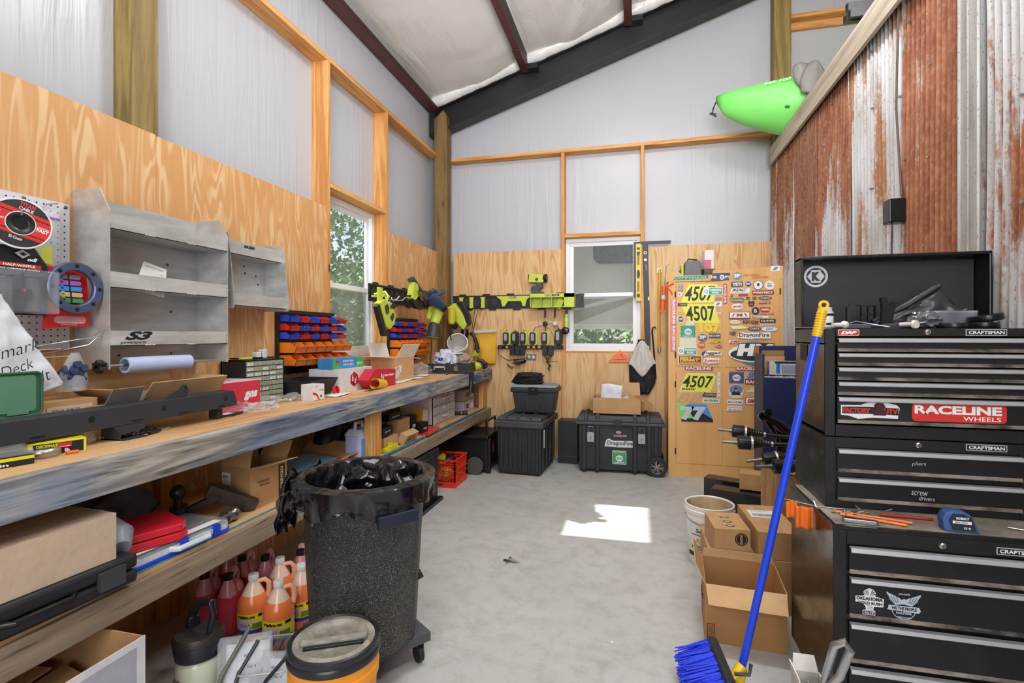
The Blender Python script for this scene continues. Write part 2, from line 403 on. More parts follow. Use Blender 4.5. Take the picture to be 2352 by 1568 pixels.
# steel: rafter, eave strut, purlins
black = P('#1d1d20', .42, 0, .25, 6); oxide = P('#5c2f2e', .5, 0, .2, 5); oxide_shade = P('#3c2221', .55, 0, .2, 5)  # darker oxide copy paints shade onto the strut and purlin webs
def zraf(x): return 3.94 + SL * (x + 2.22)
F = frame((0, 0, 0), (1, 0, 0), (0, 0, 1))
m = MB(black).at(frame((0, 5.83, 0), (1, 0, 0), (0, 0, 1)))
x0, x1 = -2.46, 5.9
m.prism([(x0, zraf(x0)), (x1, zraf(x1)), (x1, zraf(x1) + .30), (x0, zraf(x0) + .30)], .012)
for dz in (0, .29):
    m.prism([(x0, zraf(x0) + dz), (x1, zraf(x1) + dz), (x1, zraf(x1) + dz + .014), (x0, zraf(x0) + dz + .014)], .15, -.07)
m.prism([(-2.47, 3.86), (-2.39, 3.86), (-2.39, 4.2), (-2.47, 4.2)], .14, -.06)
for k in range(9): m.at(Matrix()).cyl((-1.6 + k * .45 + (k % 2) * .1, 5.812, zraf(-1.6 + k * .45) + .05), (-1.6 + k * .45 + (k % 2) * .1, 5.822, zraf(-1.6 + k * .45) + .05), .006, seg=6)
trim(m)
m = MB(oxide).box((XI, -6, 4.15), (-2.352, 5.75, 4.156)).use(oxide_shade).box((-2.356, -6, 4.156), (-2.348, 5.75, 4.19)).box((XI + .0, -6, 4.156), (XI + .008, 5.75, 4.38))
m.use(oxide_shade).box((-2.475, -6, 4.156), (-2.467, 5.75, 4.36)).use(P('#c9c5c0', .4))
for k in range(24): m.cb((-2.464, .3 + k * .23, 4.27), (.004, .008, .03))
trim(m, 0)
for i, x in enumerate(pur[1:-1]):
    z = zroof(x) - .20
    m = MB(oxide).box((x - .075, -6, z), (x, 5.74, z + .005)).use(oxide_shade).box((x - .004, -6, z + .005), (x, 5.74, z + .2)).use(oxide).box((x - .08, 5.3, z - .012), (x + .004, 5.78, z - .002))
    m.use(black).box((x - .02, 5.70, z - .01), (x + .12, 5.86, z + .05))
    trim(m, 0)
def roll(u, v):
    x = -2.42 + u * 3.6; a = 2 * math.pi * v; seg_ = (x + 2.42) % 1.17 / 1.17
    r = .088 + .012 * noise.noise(Vector((x * 9, a, 1))) + .006 * noise.noise(Vector((x * 30, a * 2, 5)))
    r *= .75 + .25 * min(1, 8 * min(seg_, 1 - seg_))
    return (x, 5.76 + r * math.cos(a), zraf(x) + .385 + r * math.sin(a))
struct(MB(G['insulroof']).grid(170, 14, roll), 'trim_90')
# ---------------------------------------------------------------- windows
vinyl = P('#eef0f4', .35, 0, .03)
pane = glassy('window_pane', '#ffffff', .06, .02)
scr = glassy('insect_screen', '#8f9a94', .32, .9)
def window(idx, M, w_, h, rail, screen):
    fr = struct(MB(vinyl), 'window_%d' % idx) if 0 else None
    m = MB(vinyl).at(M); t = .045
    for (a, b) in (((0, 0, -.07), (w_, t, .0)), ((0, h - t, -.07), (w_, h, 0)), ((0, t, -.07), (t, h - t, 0)), ((w_ - t, t, -.07), (w_, h - t, 0))): m.box(a, b)
    fr = struct(m, 'window_%d' % idx, bevel=.004)
    def sash(y0, y1, z, nm):
        m = MB(vinyl).at(M); q = .045
        for (a, b) in (((t, y0, z - .02), (w_ - t, y0 + q, z)), ((t, y1 - q, z - .02), (w_ - t, y1, z)), ((t, y0 + q, z - .02), (t + q, y1 - q, z)), ((w_ - t - q, y0 + q, z - .02), (w_ - t, y1 - q, z))): m.box(a, b)
        o = struct(m, nm, fr, bevel=.003)
        struct(MB(pane).at(M).box((t + q, y0 + q, z - .012), (w_ - t - q, y1 - q, z - .009)), 'window_pane', o)
    sash(rail - .02, h - t, -.03, 'upper_sash'); sash(t, rail + .03, -.008, 'lower_sash')
    if screen: struct(MB(scr).at(M).box((t, t, -.066), (w_ - t, rail, -.064)), 'insect_screen', fr)
    return fr
window(1, frame((-2.475, WL[0], WL[2]), (0, 1, 0), (0, 0, 1)), WL[1] - WL[0], WL[3] - WL[2], .60, True)
window(2, frame((WB[0], 5.965, WB[2]), (1, 0, 0), (0, 0, 1)), WB[1] - WB[0], WB[3] - WB[2], .65  , False)
# ---------------------------------------------------------------- outside: ground, trees, trailer
t = NT('outside_grass'); t.pr(.9); v = t.coords(); n = t.noise(v, 14, 4); t.base(t.mix(n, '#6c7a4c', '#93a16a')); t.bump(n, .8, .05)
struct(MB(t.m).box((-40, -20, -.3), (-2.7, 50, -.16)).box((-2.7, 6.2, -.3), (40, 50, -.16)), 'ground_outside')
t = NT('leaf_green'); t.pr(.6); v = t.coords(); t.base(t.mix(t.ramp(t.noise(v, 3, 3), [(.3, 0.0), (.7, 1.0)]), '#3d5a3a', '#8fae72')); leaf = t.m
bark = P('#57493c', .9, 0, .4)
def crown(name, parent, c, rad, n, sz, holes=None):
    m = MB(leaf); rnd = random.Random(int(c[1] * 100))
    for _ in range(n):
        while True:
            q = Vector((rnd.uniform(-1, 1), rnd.uniform(-1, 1), rnd.uniform(-1, 1)))
            if q.length < 1: break
        p = Vector((c[0] + q.x * rad[0], c[1] + q.y * rad[1], c[2] + q.z * rad[2]))
        if holes and noise.noise(p * holes) > .12: continue
        a = Vector((rnd.gauss(0, 1), rnd.gauss(0, 1), rnd.gauss(0, 1))).normalized(); b = a.orthogonal().normalized(); s_ = sz * rnd.uniform(.6, 1.3)
        m.add([p - a * s_, p + b * s_ * .5, p + a * s_, p - b * s_ * .5], [(0, 1, 2, 3)])
    return m.obj(name, parent)
def tree(loc, c, rad, n, sz, label, holes=None, h=3):
    t_ = thing('tree', label, 'tree', loc, group='trees outside the windows')
    MB(bark).tube([(0, 0, 0), (.05, .03, h * .5), (-.02, 0, h)], [.16, .12, .06]).obj('trunk', t_)
    crown('foliage', t_, c, rad, n, sz, holes); return t_
tree((-6.6, 10.0, -.16), (0, 0, 2.6), (1.3, 2.1, 2.05), 5200, .085, 'leafy tree outside the left window with blue sky above', 1.4)
tree((-10.5, 15.5, -.16), (0, 0, 2.2), (2.4, 3.6, 2.4), 4200, .16, 'dense tree line growing behind the tree outside the left window', None)
shade_branch = tree((-4.6, 3.95, -.16), (0, -.1, 3.50), (.35, 1.15, .42), 4600, .05, 'added unseen leafy branch shading the lower sash of the left window', None, 3.6)  # added out of view to block sun through the lower sash
crown('foliage', shade_branch, (0, .38, 3.66), (.25, .22, .40), 900, .05)  # extra unseen clump, shapes the far edge of the sun patch
t_ = thing('hedge', 'green hedge seen under the trailer through the back window', 'hedge', (0, 12.5, -.16))
crown('foliage', t_, (-1.5, 0, .8), (5, .9, 1.0), 6000, .12)
for x in (-2, 1): MB(bark).tube([(x, 0, 0), (x, 0, .8)], .06).obj('stem', t_)
tr = thing('camper_trailer', 'pale grey camper trailer parked outside the back window', 'trailer', (0, 8.2, 0))
side = P('#b9b5ae', .5, 0, .05)
MB(side).box((-4, 0, 1.60), (3.5, 2.3, 3.6)).obj('body', tr, bevel=.04)
MB(P('#8b817c', .5)).at(frame((0, -.004, 0), (1, 0, 0), (0, 0, 1))).prism([(-1.9, 1.27), (.2, 2.09), (.2, 2.10), (-.107, 2.03), (-1.9, 1.63)], .006).obj('stripe', tr)
MB(P('#7f7d78', .5)).at(frame((0, -.004, 0), (1, 0, 0), (0, 0, 1))).prism([(-1.6, 1.72), (-.45, 2.02), (-1.6, 2.02)], .006).obj('stripe', tr)
MB(P('#34464c', .12, 0, .4)).at(frame((-.05, -.006, 2.88), (1, 0, 0), (0, 0, 1))).prism(rrect(1.30, .62, .13), .012).obj('window', tr)
MB(P('#cfc8bd', .4)).box((-4, -.02, 1.53), (3.5, 0, 1.62)).obj('skirt_trim', tr)
for x in (-2.4, 1.6): MB(P('#1c1c1c', .8)).tube([(x, .05, .19), (x, .3, .19)], .34, 20).obj('wheel', tr)
# ---------------------------------------------------------------- rusty corrugated wall under the loft
def corr(name, y0, y1, z1, pitch, amp, mat, x=1.38, wob=.0):
    n = int((y1 - y0) / pitch * 8)
    def fn(u, v):
        y = y0 + (y1 - y0) * u; z = z1 * v
        return (x + (5.8 - y) * .016 + amp * math.cos(2 * math.pi * y / pitch) + wob * math.sin(z * 2.1 + y0 * 5), y + wob * .8 * math.sin(z * 1.7 + y0 * 3), z)
    m = MB(mat).grid(n, 16, fn)
    return struct(m, name, solid=.0012)
sheets = [(5.10, 5.84, .048, .009, .03, 1, dict(zlow=(2.5, .16), rust=('#7a4a32', '#9a6748'))), (4.52, 5.14, .045, .008, .14, 2, dict(rust=('#7a4c3a', '#94674f'))),
          (3.88, 4.56, .047, .009, .03, 3, dict(zlow=(2.35, .22))), (3.20, 3.93, .047, .009, -.055, 4, dict(rust=('#8b5a34', '#a06b3f'))),
          (2.68, 3.24, .045, .009, .17, 5, dict(rust=('#80482f', '#a06848'))), (.5, 2.60, .046, .009, -.06, 7, dict(rust=('#7f4527', '#9a5c36'), fine=3))]
for i, (a, b, p, am, bi, sd, kw) in enumerate(sheets):
    corr('wall_partition_sheet', a, b, 3.34, p, am, rustmat('rusty_sheet_%d' % i, bi, sd, **kw), x=1.372 + .004 * (i % 2), wob=.006)
m = MB(rustmat('flashing', -.12, 9, galv=('#b5b2ae', '#8e8a86'))).box((1.402, 2.57, 0), (1.406, 2.70, 3.34)).tube([(1.402, 2.57, 0), (1.402, 2.57, 3.34)], .008, 6).tube([(1.402, 2.64, 0), (1.402, 2.64, 3.34)], .006, 6).tube([(1.402, 2.70, 0), (1.402, 2.70, 3.34)], .008, 6)
struct(m, 'wall_partition_flashing')
nail = MB(P('#b9b7b2', .3, .8)); rn = random.Random(3)
for y in (5.4, 4.8, 4.2, 3.55, 3.2, 2.95, 2.62, 2.3, 1.9):
    for z in (1.9, 2.35, 2.8, 3.15):
        yy = y + rn.uniform(-.06, .06); zz = z + rn.uniform(-.05, .05); nail.cyl((1.358 + (5.8 - yy) * .016, yy, zz), (1.38 + (5.8 - yy) * .016, yy, zz), .007, seg=8)
struct(nail, 'wall_partition_screws')
struct(MB(G['stud'][2]).box((1.475, .5, 0), (1.51, 5.84, 3.3)), 'wall_partition')
struct(MB(G['shelfply']).box((1.385, .5, 3.3), (6, 5.85, 3.33)), 'loft_floor')
trim(MB(G['pale']).box((1.335, .4, 3.215), (1.36, 5.80, 3.355)).box((1.335, .4, 3.355), (1.42, 5.80, 3.39)))
ply_tag = 1
STICKERS = [  # part, x, z, width, height (metres on the cabinet front), outline, colour, lettering
('h', 0.346, 1.999, 0.342, 0.043, [(0, 0), (0.05, 0.8), (1, 1), (0.97, 0.15)], '#1c6f6c', [('COMMANDER', 0.05, 0.18, 0.9, 0.62, '#6fd0c0', 0.02, 0.4)]),
('h', 0.707, 1.985, 0.182, 0.074, [(0, 0), (0.09, 1), (1, 1), (0.93, 0)], '#3a3f52', [('MR', 0.04, 0.28, 0.28, 0.36, '#f1f0ee', 0.02, 0), ('RPM', 0.6, 0.28, 0.36, 0.36, '#f1f0ee', 0.02, 0.2)]),
('h', 0.793, 1.992, 0.038, 0.05, 'e', '#f1f0ee', [('o', 0.2, 0.2, 0.6, 0.6, '#3a3f52', 0.02, 0)]),
('h', 0.91, 1.988, 0.085, 0.075, 'e', '#7c8896', [('3P', 0.15, 0.3, 0.7, 0.5, '#f1f0ee', 0.05, 0)]),
('h', 1.008, 1.994, 0.233, 0.05, None, None, [('MAVERIK', 0.0, 0.5, 0.66, 0.42, '#b5452c', 0.0, 0.4), ('CLUTCHES', 0.35, 0.05, 0.65, 0.42, '#b5452c', 0.0, 0.4)]),
('h', 1.26, 2.062, 0.081, 0.053, 'r', '#f1f0ee', [('///', 0.2, 0.2, 0.6, 0.6, '#1d1d20', 0.05, 0.4)]),
('a', 0.396, 1.884, 0.048, 0.072, 'r', '#6d7178', [('APEX', 0.15, 0.75, 0.7, 0.18, '#f1f0ee', 0.02, 0), ('O', 0.2, 0.15, 0.6, 0.5, '#c9c9c9', 0.02, 0)]),
('a', 0.391, 1.831, 0.04, 0.044, 'e', '#f1f0ee', [('B', 0.3, 0.25, 0.4, 0.5, '#1d1d20', 0.02, 0)]),
('a', 0.426, 1.766, 0.348, 0.185, [(0, 0), (0.0, 0.08), (0.2, 0.98), (0.22, 1), (0.97, 1), (1, 0.9), (0.88, 0)], '#e6e84a', [('4507', 0.09, 0.1, 0.85, 0.8, '#1d1d20', 0.02, 0.25)]),
('a', 0.425, 1.557, 0.366, 0.196, [(0, 0.92), (0.03, 1), (0.87, 1), (1, 0.06), (0.97, 0), (0.22, 0.03)], '#e6e84a', [('4507', 0.13, 0.12, 0.73, 0.78, '#1d1d20', 0.02, -0.12)]),
('a', 0.637, 1.842, 0.181, 0.08, 'r', '#f1f0ee', [('o', 0.05, 0.2, 0.2, 0.5, '#8fb0a8', 0.02, 0)]),
('a', 0.691, 1.846, 0.122, 0.066, 'r', '#3fa582', [('PARKING', 0.06, 0.52, 0.88, 0.36, '#f1f0ee', 0.04, 0), ('PASS', 0.25, 0.1, 0.5, 0.34, '#f1f0ee', 0.04, 0)]),
('h', 0.827, 1.75, 0.033, 0.201, 'r', '#b03a42', [('v:RACELINE', 0.2, 0.04, 0.6, 0.9, '#f1f0ee', 0.03, 0)]),
('a', 0.746, 1.786, 0.067, 0.029, 'r', '#b58a9c', [('Trade', 0.1, 0.2, 0.8, 0.6, '#4e5a9c', 0.02, 0.3)]),
('a', 0.737, 1.726, 0.076, 0.047, 'r', '#f1f0ee', [('///', 0.2, 0.2, 0.6, 0.6, '#1d1d20', 0.05, 0.4)]),
('a', 0.39, 1.732, 0.093, 0.032, 'r', '#3b2f2e', [('DEMON', 0.3, 0.25, 0.65, 0.5, '#b8a9a5', 0.02, 0)]),
('a', 0.754, 1.62, 0.056, 0.094, [(0.0, 0.9), (0.2, 1), (0.5, 0.95), (1, 0.2), (0.95, 0), (0.6, 0), (0.05, 0.55)], '#d99a92', [('POLARIS', 0.1, 0.35, 0.8, 0.2, '#f1f0ee', 0.02, 0)]),
('a', 0.389, 1.644, 0.053, 0.051, [(0, 0.5), (0.5, 1), (1, 0.5), (0.5, 0)], '#eab22c', [('ATV', 0.28, 0.4, 0.44, 0.2, '#1d1d20', 0.02, 0)]),
('a', 0.384, 1.564, 0.07, 0.07, 'e', '#ffffff', []),
('a', 0.389, 1.571, 0.059, 0.059, 'e', '#1d1d20', [('DW', 0.12, 0.28, 0.76, 0.46, '#f1f0ee', 0.04, 0)]),
('a', 0.47, 1.524, 0.08, 0.054, 'r', '#ded8cc', []),
('a', 0.42, 1.417, 0.138, 0.118, 'r', '#2f9a76', [('COMPETITOR', 0.12, 0.05, 0.76, 0.09, '#f1f0ee', 0.03, 0)]),
('a', 0.454, 1.439, 0.073, 0.07, [(0.5, 1), (0.95, 0.75), (1, 0.4), (0.75, 0.05), (0.25, 0.05), (0, 0.4), (0.05, 0.75)], '#dfe5ea', [('WORCS', 0.12, 0.36, 0.76, 0.28, '#3c4a78', 0.04, 0)]),
('a', 0.592, 1.465, 0.198, 0.091, None, None, [('107', 0, 0, 1, 1, '#f0d52e', 0.06, -0.12)]),
('a', 0.585, 1.377, 0.09, 0.073, 'e', '#5d6b78', [('3P', 0.15, 0.3, 0.7, 0.5, '#f1f0ee', 0.05, 0)]),
('a', 0.692, 1.409, 0.107, 0.045, 'r', '#4a4d58', [('MR O RPM', 0.05, 0.3, 0.9, 0.4, '#f1f0ee', 0.02, 0)]),
('a', 0.41, 1.31, 0.161, 0.105, 'r', '#e2dfc4', [('Entry  No', 0.3, 0.8, 0.4, 0.08, '#8c8a80', 0.02, 0)]),
('a', 0.394, 1.24, 0.18, 0.075, 'r', '#f1f0ee', [('o', 0.05, 0.25, 0.2, 0.5, '#8a8fa8', 0.02, 0)]),
('a', 0.45, 1.245, 0.12, 0.062, 'r', '#3fa582', [('PARKING', 0.06, 0.52, 0.88, 0.36, '#f1f0ee', 0.04, 0), ('PASS', 0.25, 0.1, 0.5, 0.34, '#f1f0ee', 0.04, 0)]),
('a', 0.688, 1.357, 0.129, 0.041, None, None, [('AZM', 0, 0, 1, 1, '#d9b62c', 0.05, 0.4)]),
('a', 0.586, 1.308, 0.068, 0.062, 'e', '#d1532c', [('RTO', 0.15, 0.35, 0.7, 0.35, '#f1f0ee', 0.03, 0)]),
('a', 0.746, 1.305, 0.071, 0.039, [(0, 0.6), (0.4, 0.8), (0.6, 1), (0.8, 0.7), (1, 0.6), (0.9, 0.3), (0.5, 0.1), (0.1, 0.3)], '#9c3038', [('Rage', 0.2, 0.3, 0.6, 0.35, '#f1f0ee', 0.02, 0)]),
('a', 0.616, 1.224, 0.194, 0.065, [(0, 0.5), (0.2, 0.95), (0.55, 0.9), (1, 0.75), (0.98, 0.2), (0.3, 0.25), (0.12, 0)], '#f1f0ee', [('rugged.', 0.12, 0.25, 0.86, 0.5, '#1d1d20', 0.03, 0.2)]),
('a', 0.615, 1.225, 0.065, 0.06, [(0, 0.5), (0.5, 0.95), (1, 1), (0.5, 0.7), (0.35, 0)], '#2c3f9c', []),
('a', 0.394, 1.145, 0.224, 0.086, 'r', '#f2e8dc', []),
('a', 0.402, 1.151, 0.211, 0.074, 'r', '#8e1f1c', [('BEST', 0.05, 0.58, 0.55, 0.34, '#f2d23a', 0.04, 0), ('IN THE', 0.65, 0.6, 0.3, 0.2, '#f2d23a', 0.02, 0), ('DESERT', 0.05, 0.28, 0.85, 0.32, '#f2d23a', 0.04, 0), ('RACING ASSOCIATION', 0.05, 0.08, 0.9, 0.14, '#f2d23a', 0.02, 0)]),
('a', 0.634, 1.149, 0.156, 0.062, [(0, 0.3), (0.1, 1), (1, 0.9), (0.92, 0.15), (0.3, 0)], '#f1f0ee', [('Summit', 0.06, 0.25, 0.86, 0.6, '#c23a42', 0.02, 0.3)]),
('h', 0.319, 1.546, 0.051, 0.259, 'r', '#d97f86', [('v:RACELINE', 0.42, 0.02, 0.5, 0.96, '#f1f0ee', 0.03, 0)]),
('h', 0.319, 1.277, 0.051, 0.262, 'r', '#d97f86', [('v:RACELINE', 0.42, 0.02, 0.5, 0.96, '#f1f0ee', 0.03, 0)]),
('h', 0.46, 1.085, 0.266, 0.035, 'r', '#a8485a', [('RACELINE', 0.04, 0.12, 0.9, 0.76, '#f1f0ee', 0.03, 0)]),
('h', 0.938, 1.09, 0.251, 0.034, 'r', '#a8485a', [('RACELINE', 0.04, 0.12, 0.92, 0.76, '#f1f0ee', 0.03, 0)]),
('b', 0.897, 1.917, 0.108, 0.053, 'r', '#3c4550', [('YETI', 0.1, 0.2, 0.8, 0.6, '#f1f0ee', 0.05, 0)]),
('b', 1.02, 1.913, 0.069, 0.061, 'e', '#f1f0ee', []),
('b', 1.024, 1.916, 0.061, 0.055, 'e', '#1d1d20', [('DW', 0.12, 0.28, 0.76, 0.46, '#f1f0ee', 0.04, 0)]),
('b', 1.1, 1.886, 0.091, 0.09, 'e', '#1d1d20', []),
('b', 1.105, 1.89, 0.081, 0.082, 'e', '#f1f0ee', [('o', 0.35, 0.35, 0.3, 0.4, '#1d1d20', 0.1, 0)]),
('b', 1.204, 1.886, 0.087, 0.085, 'e', '#f1f0ee', [('MAP', 0.3, 0.55, 0.4, 0.2, '#3f6ea0', 0.02, 0), ('~~~', 0.25, 0.3, 0.5, 0.2, '#1d1d20', 0.02, 0)]),
('b', 0.885, 1.851, 0.191, 0.053, [(0, 0.05), (0.1, 0.95), (1, 0.95), (0.92, 0)], '#f1f0ee', [('RDC', 0.1, 0.4, 0.7, 0.5, '#1d1d20', 0.04, 0.4), ('performance', 0.05, 0.1, 0.8, 0.22, '#a23a42', 0, 0.3)]),
('b', 1.092, 1.835, 0.194, 0.042, 'r', '#8f2a2c', [('PYROTECT', 0.04, 0.25, 0.92, 0.5, '#f1f0ee', 0.05, 0)]),
('b', 0.885, 1.819, 0.038, 0.024, None, None, [('Z', 0, 0, 1, 1, '#a03a3a', 0.08, 0.4)]),
('b', 0.965, 1.825, 0.088, 0.021, 'r', '#a34038', []),
('b', 0.885, 1.761, 0.135, 0.046, [(0, 1), (0.9, 1), (1, 0.6), (0.92, 0.1), (0.3, 0), (0.1, 0.2)], '#6a6860', [('Powerline', 0.1, 0.35, 0.82, 0.4, '#e6dda8', 0.02, 0)]),
('b', 1.034, 1.778, 0.095, 0.041, None, None, [('= =', 0, 0.3, 1, 0.6, '#3a2c1c', 0.02, 0)]),
('b', 1.053, 1.721, 0.06, 0.06, [(0.1, 1), (0.5, 0.8), (0.9, 1), (1, 0.5), (0.8, 0.0), (0.2, 0), (0, 0.5)], '#3a2c1c', [('vv', 0.25, 0.2, 0.5, 0.25, '#d7a468', 0.02, 0)]),
('b', 1.147, 1.784, 0.122, 0.036, 'e', '#4a5560', [('OEO', 0.15, 0.25, 0.7, 0.5, '#c8b7c0', 0.05, 0)]),
('b', 1.15, 1.738, 0.108, 0.032, [(0, 0.5), (0.6, 0.6), (0.65, 1), (0.9, 1), (1, 0.5), (0.9, 0.3), (0, 0.2)], '#a8485a', [('a', 0.7, 0.4, 0.15, 0.4, '#f1f0ee', 0.02, 0)]),
('b', 0.901, 1.692, 0.109, 0.059, 'e', '#f1f0ee', [('autic', 0.1, 0.35, 0.85, 0.4, '#b03038', 0.04, 0.3)]),
('b', 0.996, 1.684, 0.085, 0.016, None, None, [('stereo west', 0, 0, 1, 0.6, '#e8dcc8', 0, 0)]),
('b', 1.085, 1.64, 0.07, 0.073, 'e', '#2b2624', [('B', 0.3, 0.25, 0.4, 0.5, '#d8d6d2', 0.05, 0)]),
('b', 1.159, 1.665, 0.094, 0.045, [(0, 1), (1, 1), (0.85, 0), (0.15, 0)], '#b3303c', [('WARN', 0.14, 0.3, 0.72, 0.45, '#f1f0ee', 0.05, 0)]),
('b', 0.877, 1.597, 0.193, 0.072, 'r', '#7e3c46', []),
('b', 0.885, 1.611, 0.179, 0.053, 'r', '#f1f0ee', [('/ M \\', 0.1, 0.2, 0.8, 0.6, '#a23a42', 0.06, 0)]),
('b', 1.16, 1.639, 0.126, 0.016, None, None, [('curtis rods', 0, 0, 1, 1, '#8c3a38', 0.02, 0)]),
('b', 1.082, 1.604, 0.156, 0.024, 'rr', '#e8e4dc', [('Maxima', 0.03, 0.2, 0.58, 0.6, '#a82c30', 0.03, 0)]),
('b', 0.881, 1.549, 0.098, 0.039, 'e', '#f0e8e0', [('polaris', 0.12, 0.3, 0.76, 0.4, '#b0483c', 0.02, 0)]),
('b', 1.005, 1.544, 0.14, 0.04, None, None, [('RECON', 0, 0.25, 1, 0.75, '#3a3436', 0.04, 0), ('RR', 0.6, 0, 0.4, 0.4, '#a8383a', 0.03, 0)]),
('b', 1.158, 1.561, 0.142, 0.036, 'r', '#2f3234', [('GLAMIS', 0.08, 0.25, 0.84, 0.5, '#e2ded8', 0.03, 0.2)]),
('b', 1.162, 1.533, 0.132, 0.018, None, None, [('NITRONIC', 0, 0, 1, 1, '#d6d6d2', 0.04, 0)]),
('b', 0.881, 1.494, 0.172, 0.041, [(0, 0.8), (0.6, 1), (1, 0.4), (0.8, 0.2), (0.2, 0)], '#e4dfa0', [('RACING', 0.12, 0.3, 0.75, 0.4, '#f5f2e0', 0.03, 0.2)]),
('b', 1.049, 1.483, 0.122, 0.04, 'e', '#4a5560', [('OEO', 0.15, 0.25, 0.7, 0.5, '#c8b7c0', 0.05, 0)]),
('b', 1.174, 1.474, 0.139, 0.049, 'e', '#e9edf2', [('ERC', 0.28, 0.25, 0.5, 0.5, '#4a78a8', 0.02, 0.3)]),
('b', 0.872, 1.435, 0.072, 0.043, [(0, 0.7), (0.4, 0.8), (0.6, 1), (0.9, 0.8), (1, 0.5), (0.6, 0), (0.3, 0.3)], '#505a70', [('XL', 0.4, 0.3, 0.3, 0.35, '#c03a3a', 0.02, 0)]),
('b', 0.952, 1.397, 0.303, 0.078, [(0, 0.2), (0.1, 1), (0.25, 0.85), (1, 0.9), (1, 0.1), (0.5, 0.12), (0.42, 0)], '#f1f0ee', [('DragonFire', 0.06, 0.1, 0.9, 0.74, '#26262a', 0.02, 0)]),
('b', 0.871, 1.357, 0.121, 0.031, [(0, 0.1), (0.1, 1), (1, 0.9), (0.92, 0)], '#f1f0ee', [('DRP', 0.1, 0.15, 0.85, 0.7, '#b02c34', 0.06, 0.4)]),
('b', 0.952, 1.147, 0.301, 0.232, 'e', '#3f8cc8', []),
('b', 0.869, 1.171, 0.45, 0.175, 'e', '#f1f0ee', []),
('b', 0.887, 1.186, 0.407, 0.122, 'e', '#2a2c30', []),
('b', 0.938, 1.225, 0.35, 0.135, [(0, 0), (0.08, 1), (1, 1), (0.98, 0)], '#2a2c30', []),
('b', 0.946, 1.232, 0.334, 0.121, None, None, [('HM', 0, 0, 1, 1, '#f3f3f4', 0.09, 0.15)]),
('c', 0.404, 0.866, 0.351, 0.185, [(0, 0), (0.2, 0.95), (0.25, 1), (0.92, 1), (1, 0.82), (0.85, 0)], '#f4f3c8', []),
('c', 0.412, 0.872, 0.336, 0.173, [(0, 0), (0.2, 0.95), (0.25, 1), (0.92, 1), (1, 0.82), (0.85, 0)], '#e6e84a', [('4507', 0.08, 0.2, 0.88, 0.7, '#26261c', 0.02, 0.25), ('SHAW', 0.04, 0.04, 0.42, 0.12, '#26261c', 0.05, 0.3), ('AJ', 0.22, 0.84, 0.08, 0.1, '#5a5a30', 0.0, 0.2)]),
('c', 0.768, 0.817, 0.028, 0.248, None, None, [('v:ROKBLOKZ', 0, 0, 1, 1, '#f1f0ee', 0.04, 0)]),
('c', 0.386, 0.749, 0.242, 0.103, None, None, [('88', 0, 0, 1, 1, '#c8a283', 0.0, 0.35)]),
('c', 0.623, 0.815, 0.14, 0.052, [(0, 0.1), (0.2, 1), (0.3, 0.75), (1, 0.8), (0.95, 0)], '#3a3c48', [('HostileWheels', 0.2, 0.3, 0.74, 0.3, '#d8d8d8', 0.02, 0)]),
('c', 0.623, 0.758, 0.172, 0.045, [(0, 0.4), (0.1, 1), (1, 0.9), (0.97, 0), (0.08, 0)], '#d6ead2', [('Hi-CRUSH', 0.1, 0.3, 0.8, 0.45, '#2e6a58', 0.05, 0.3)]),
('c', 0.379, 0.556, 0.348, 0.184, [(0, 0.9), (0.05, 1), (0.82, 1), (1, 0.15), (0.98, 0.05), (0.17, 0.0)], '#86dc64', []),
('c', 0.477, 0.567, 0.25, 0.175, [(0, 1), (0.75, 1), (1, 0.15), (0.9, 0.15)], '#4796dc', []),
('c', 0.426, 0.56, 0.301, 0.164, [(0.12, 1), (0.3, 1), (1, 0.2), (1, 0.02), (0, 0.0), (0, 0.2), (0.4, 0.22)], '#1d2126', []),
('c', 0.415, 0.575, 0.248, 0.14, None, None, [('77', 0, 0, 1, 1, '#c9d0de', 0.07, -0.02)]),
('d', 0.879, 0.959, 0.136, 0.115, 'r', '#2f5688', [('BEST IN DESERT', 0.05, 0.86, 0.9, 0.08, '#e03c3c', 0.02, 0), ('RACING', 0.2, 0.04, 0.6, 0.08, '#e03c3c', 0.02, 0)]),
('d', 0.908, 0.979, 0.08, 0.072, [(0.5, 1), (0.95, 0.75), (1, 0.4), (0.75, 0.05), (0.25, 0.05), (0, 0.4), (0.05, 0.75)], '#dfe5ea', [('RACE', 0.12, 0.36, 0.76, 0.28, '#8a3038', 0.04, 0)]),
('d', 1.043, 1.013, 0.193, 0.059, None, None, [('SPRG', 0, 0, 1, 1, '#4f78d0', 0.06, 0.4)]),
('d', 1.027, 0.949, 0.249, 0.057, 'r', '#a02c24', [('RACELINE', 0.03, 0.2, 0.94, 0.6, '#f1f0ee', 0.05, 0)]),
('d', 0.873, 0.818, 0.139, 0.134, 'e', '#efe9e6', []),
('d', 0.881, 0.848, 0.125, 0.098, 'e', '#6c86c0', []),
('d', 0.898, 0.843, 0.086, 0.079, [(0, 0), (0.1, 0.35), (0.35, 0.5), (0.35, 0.9), (0.5, 1), (0.65, 0.9), (0.65, 0.5), (0.9, 0.35), (1, 0)], '#2c2326', []),
('d', 0.929, 0.87, 0.028, 0.034, 'e', '#b98068', []),
('d', 0.884, 0.81, 0.124, 0.039, [(0, 0.3), (0.1, 0.9), (0.5, 0.6), (0.9, 0.9), (1, 0.3), (0.6, 0), (0.3, 0)], '#d8d3a0', [('RACING', 0.15, 0.3, 0.7, 0.35, '#f4f2e4', 0.03, 0)]),
('d', 1.031, 0.863, 0.192, 0.071, [(0, 0.6), (0.1, 0.1), (0.3, 0.2), (0.5, 0), (1, 0.1), (1, 0.9), (0.6, 1), (0.3, 0.85), (0.15, 0.35)], '#f0e6da', []),
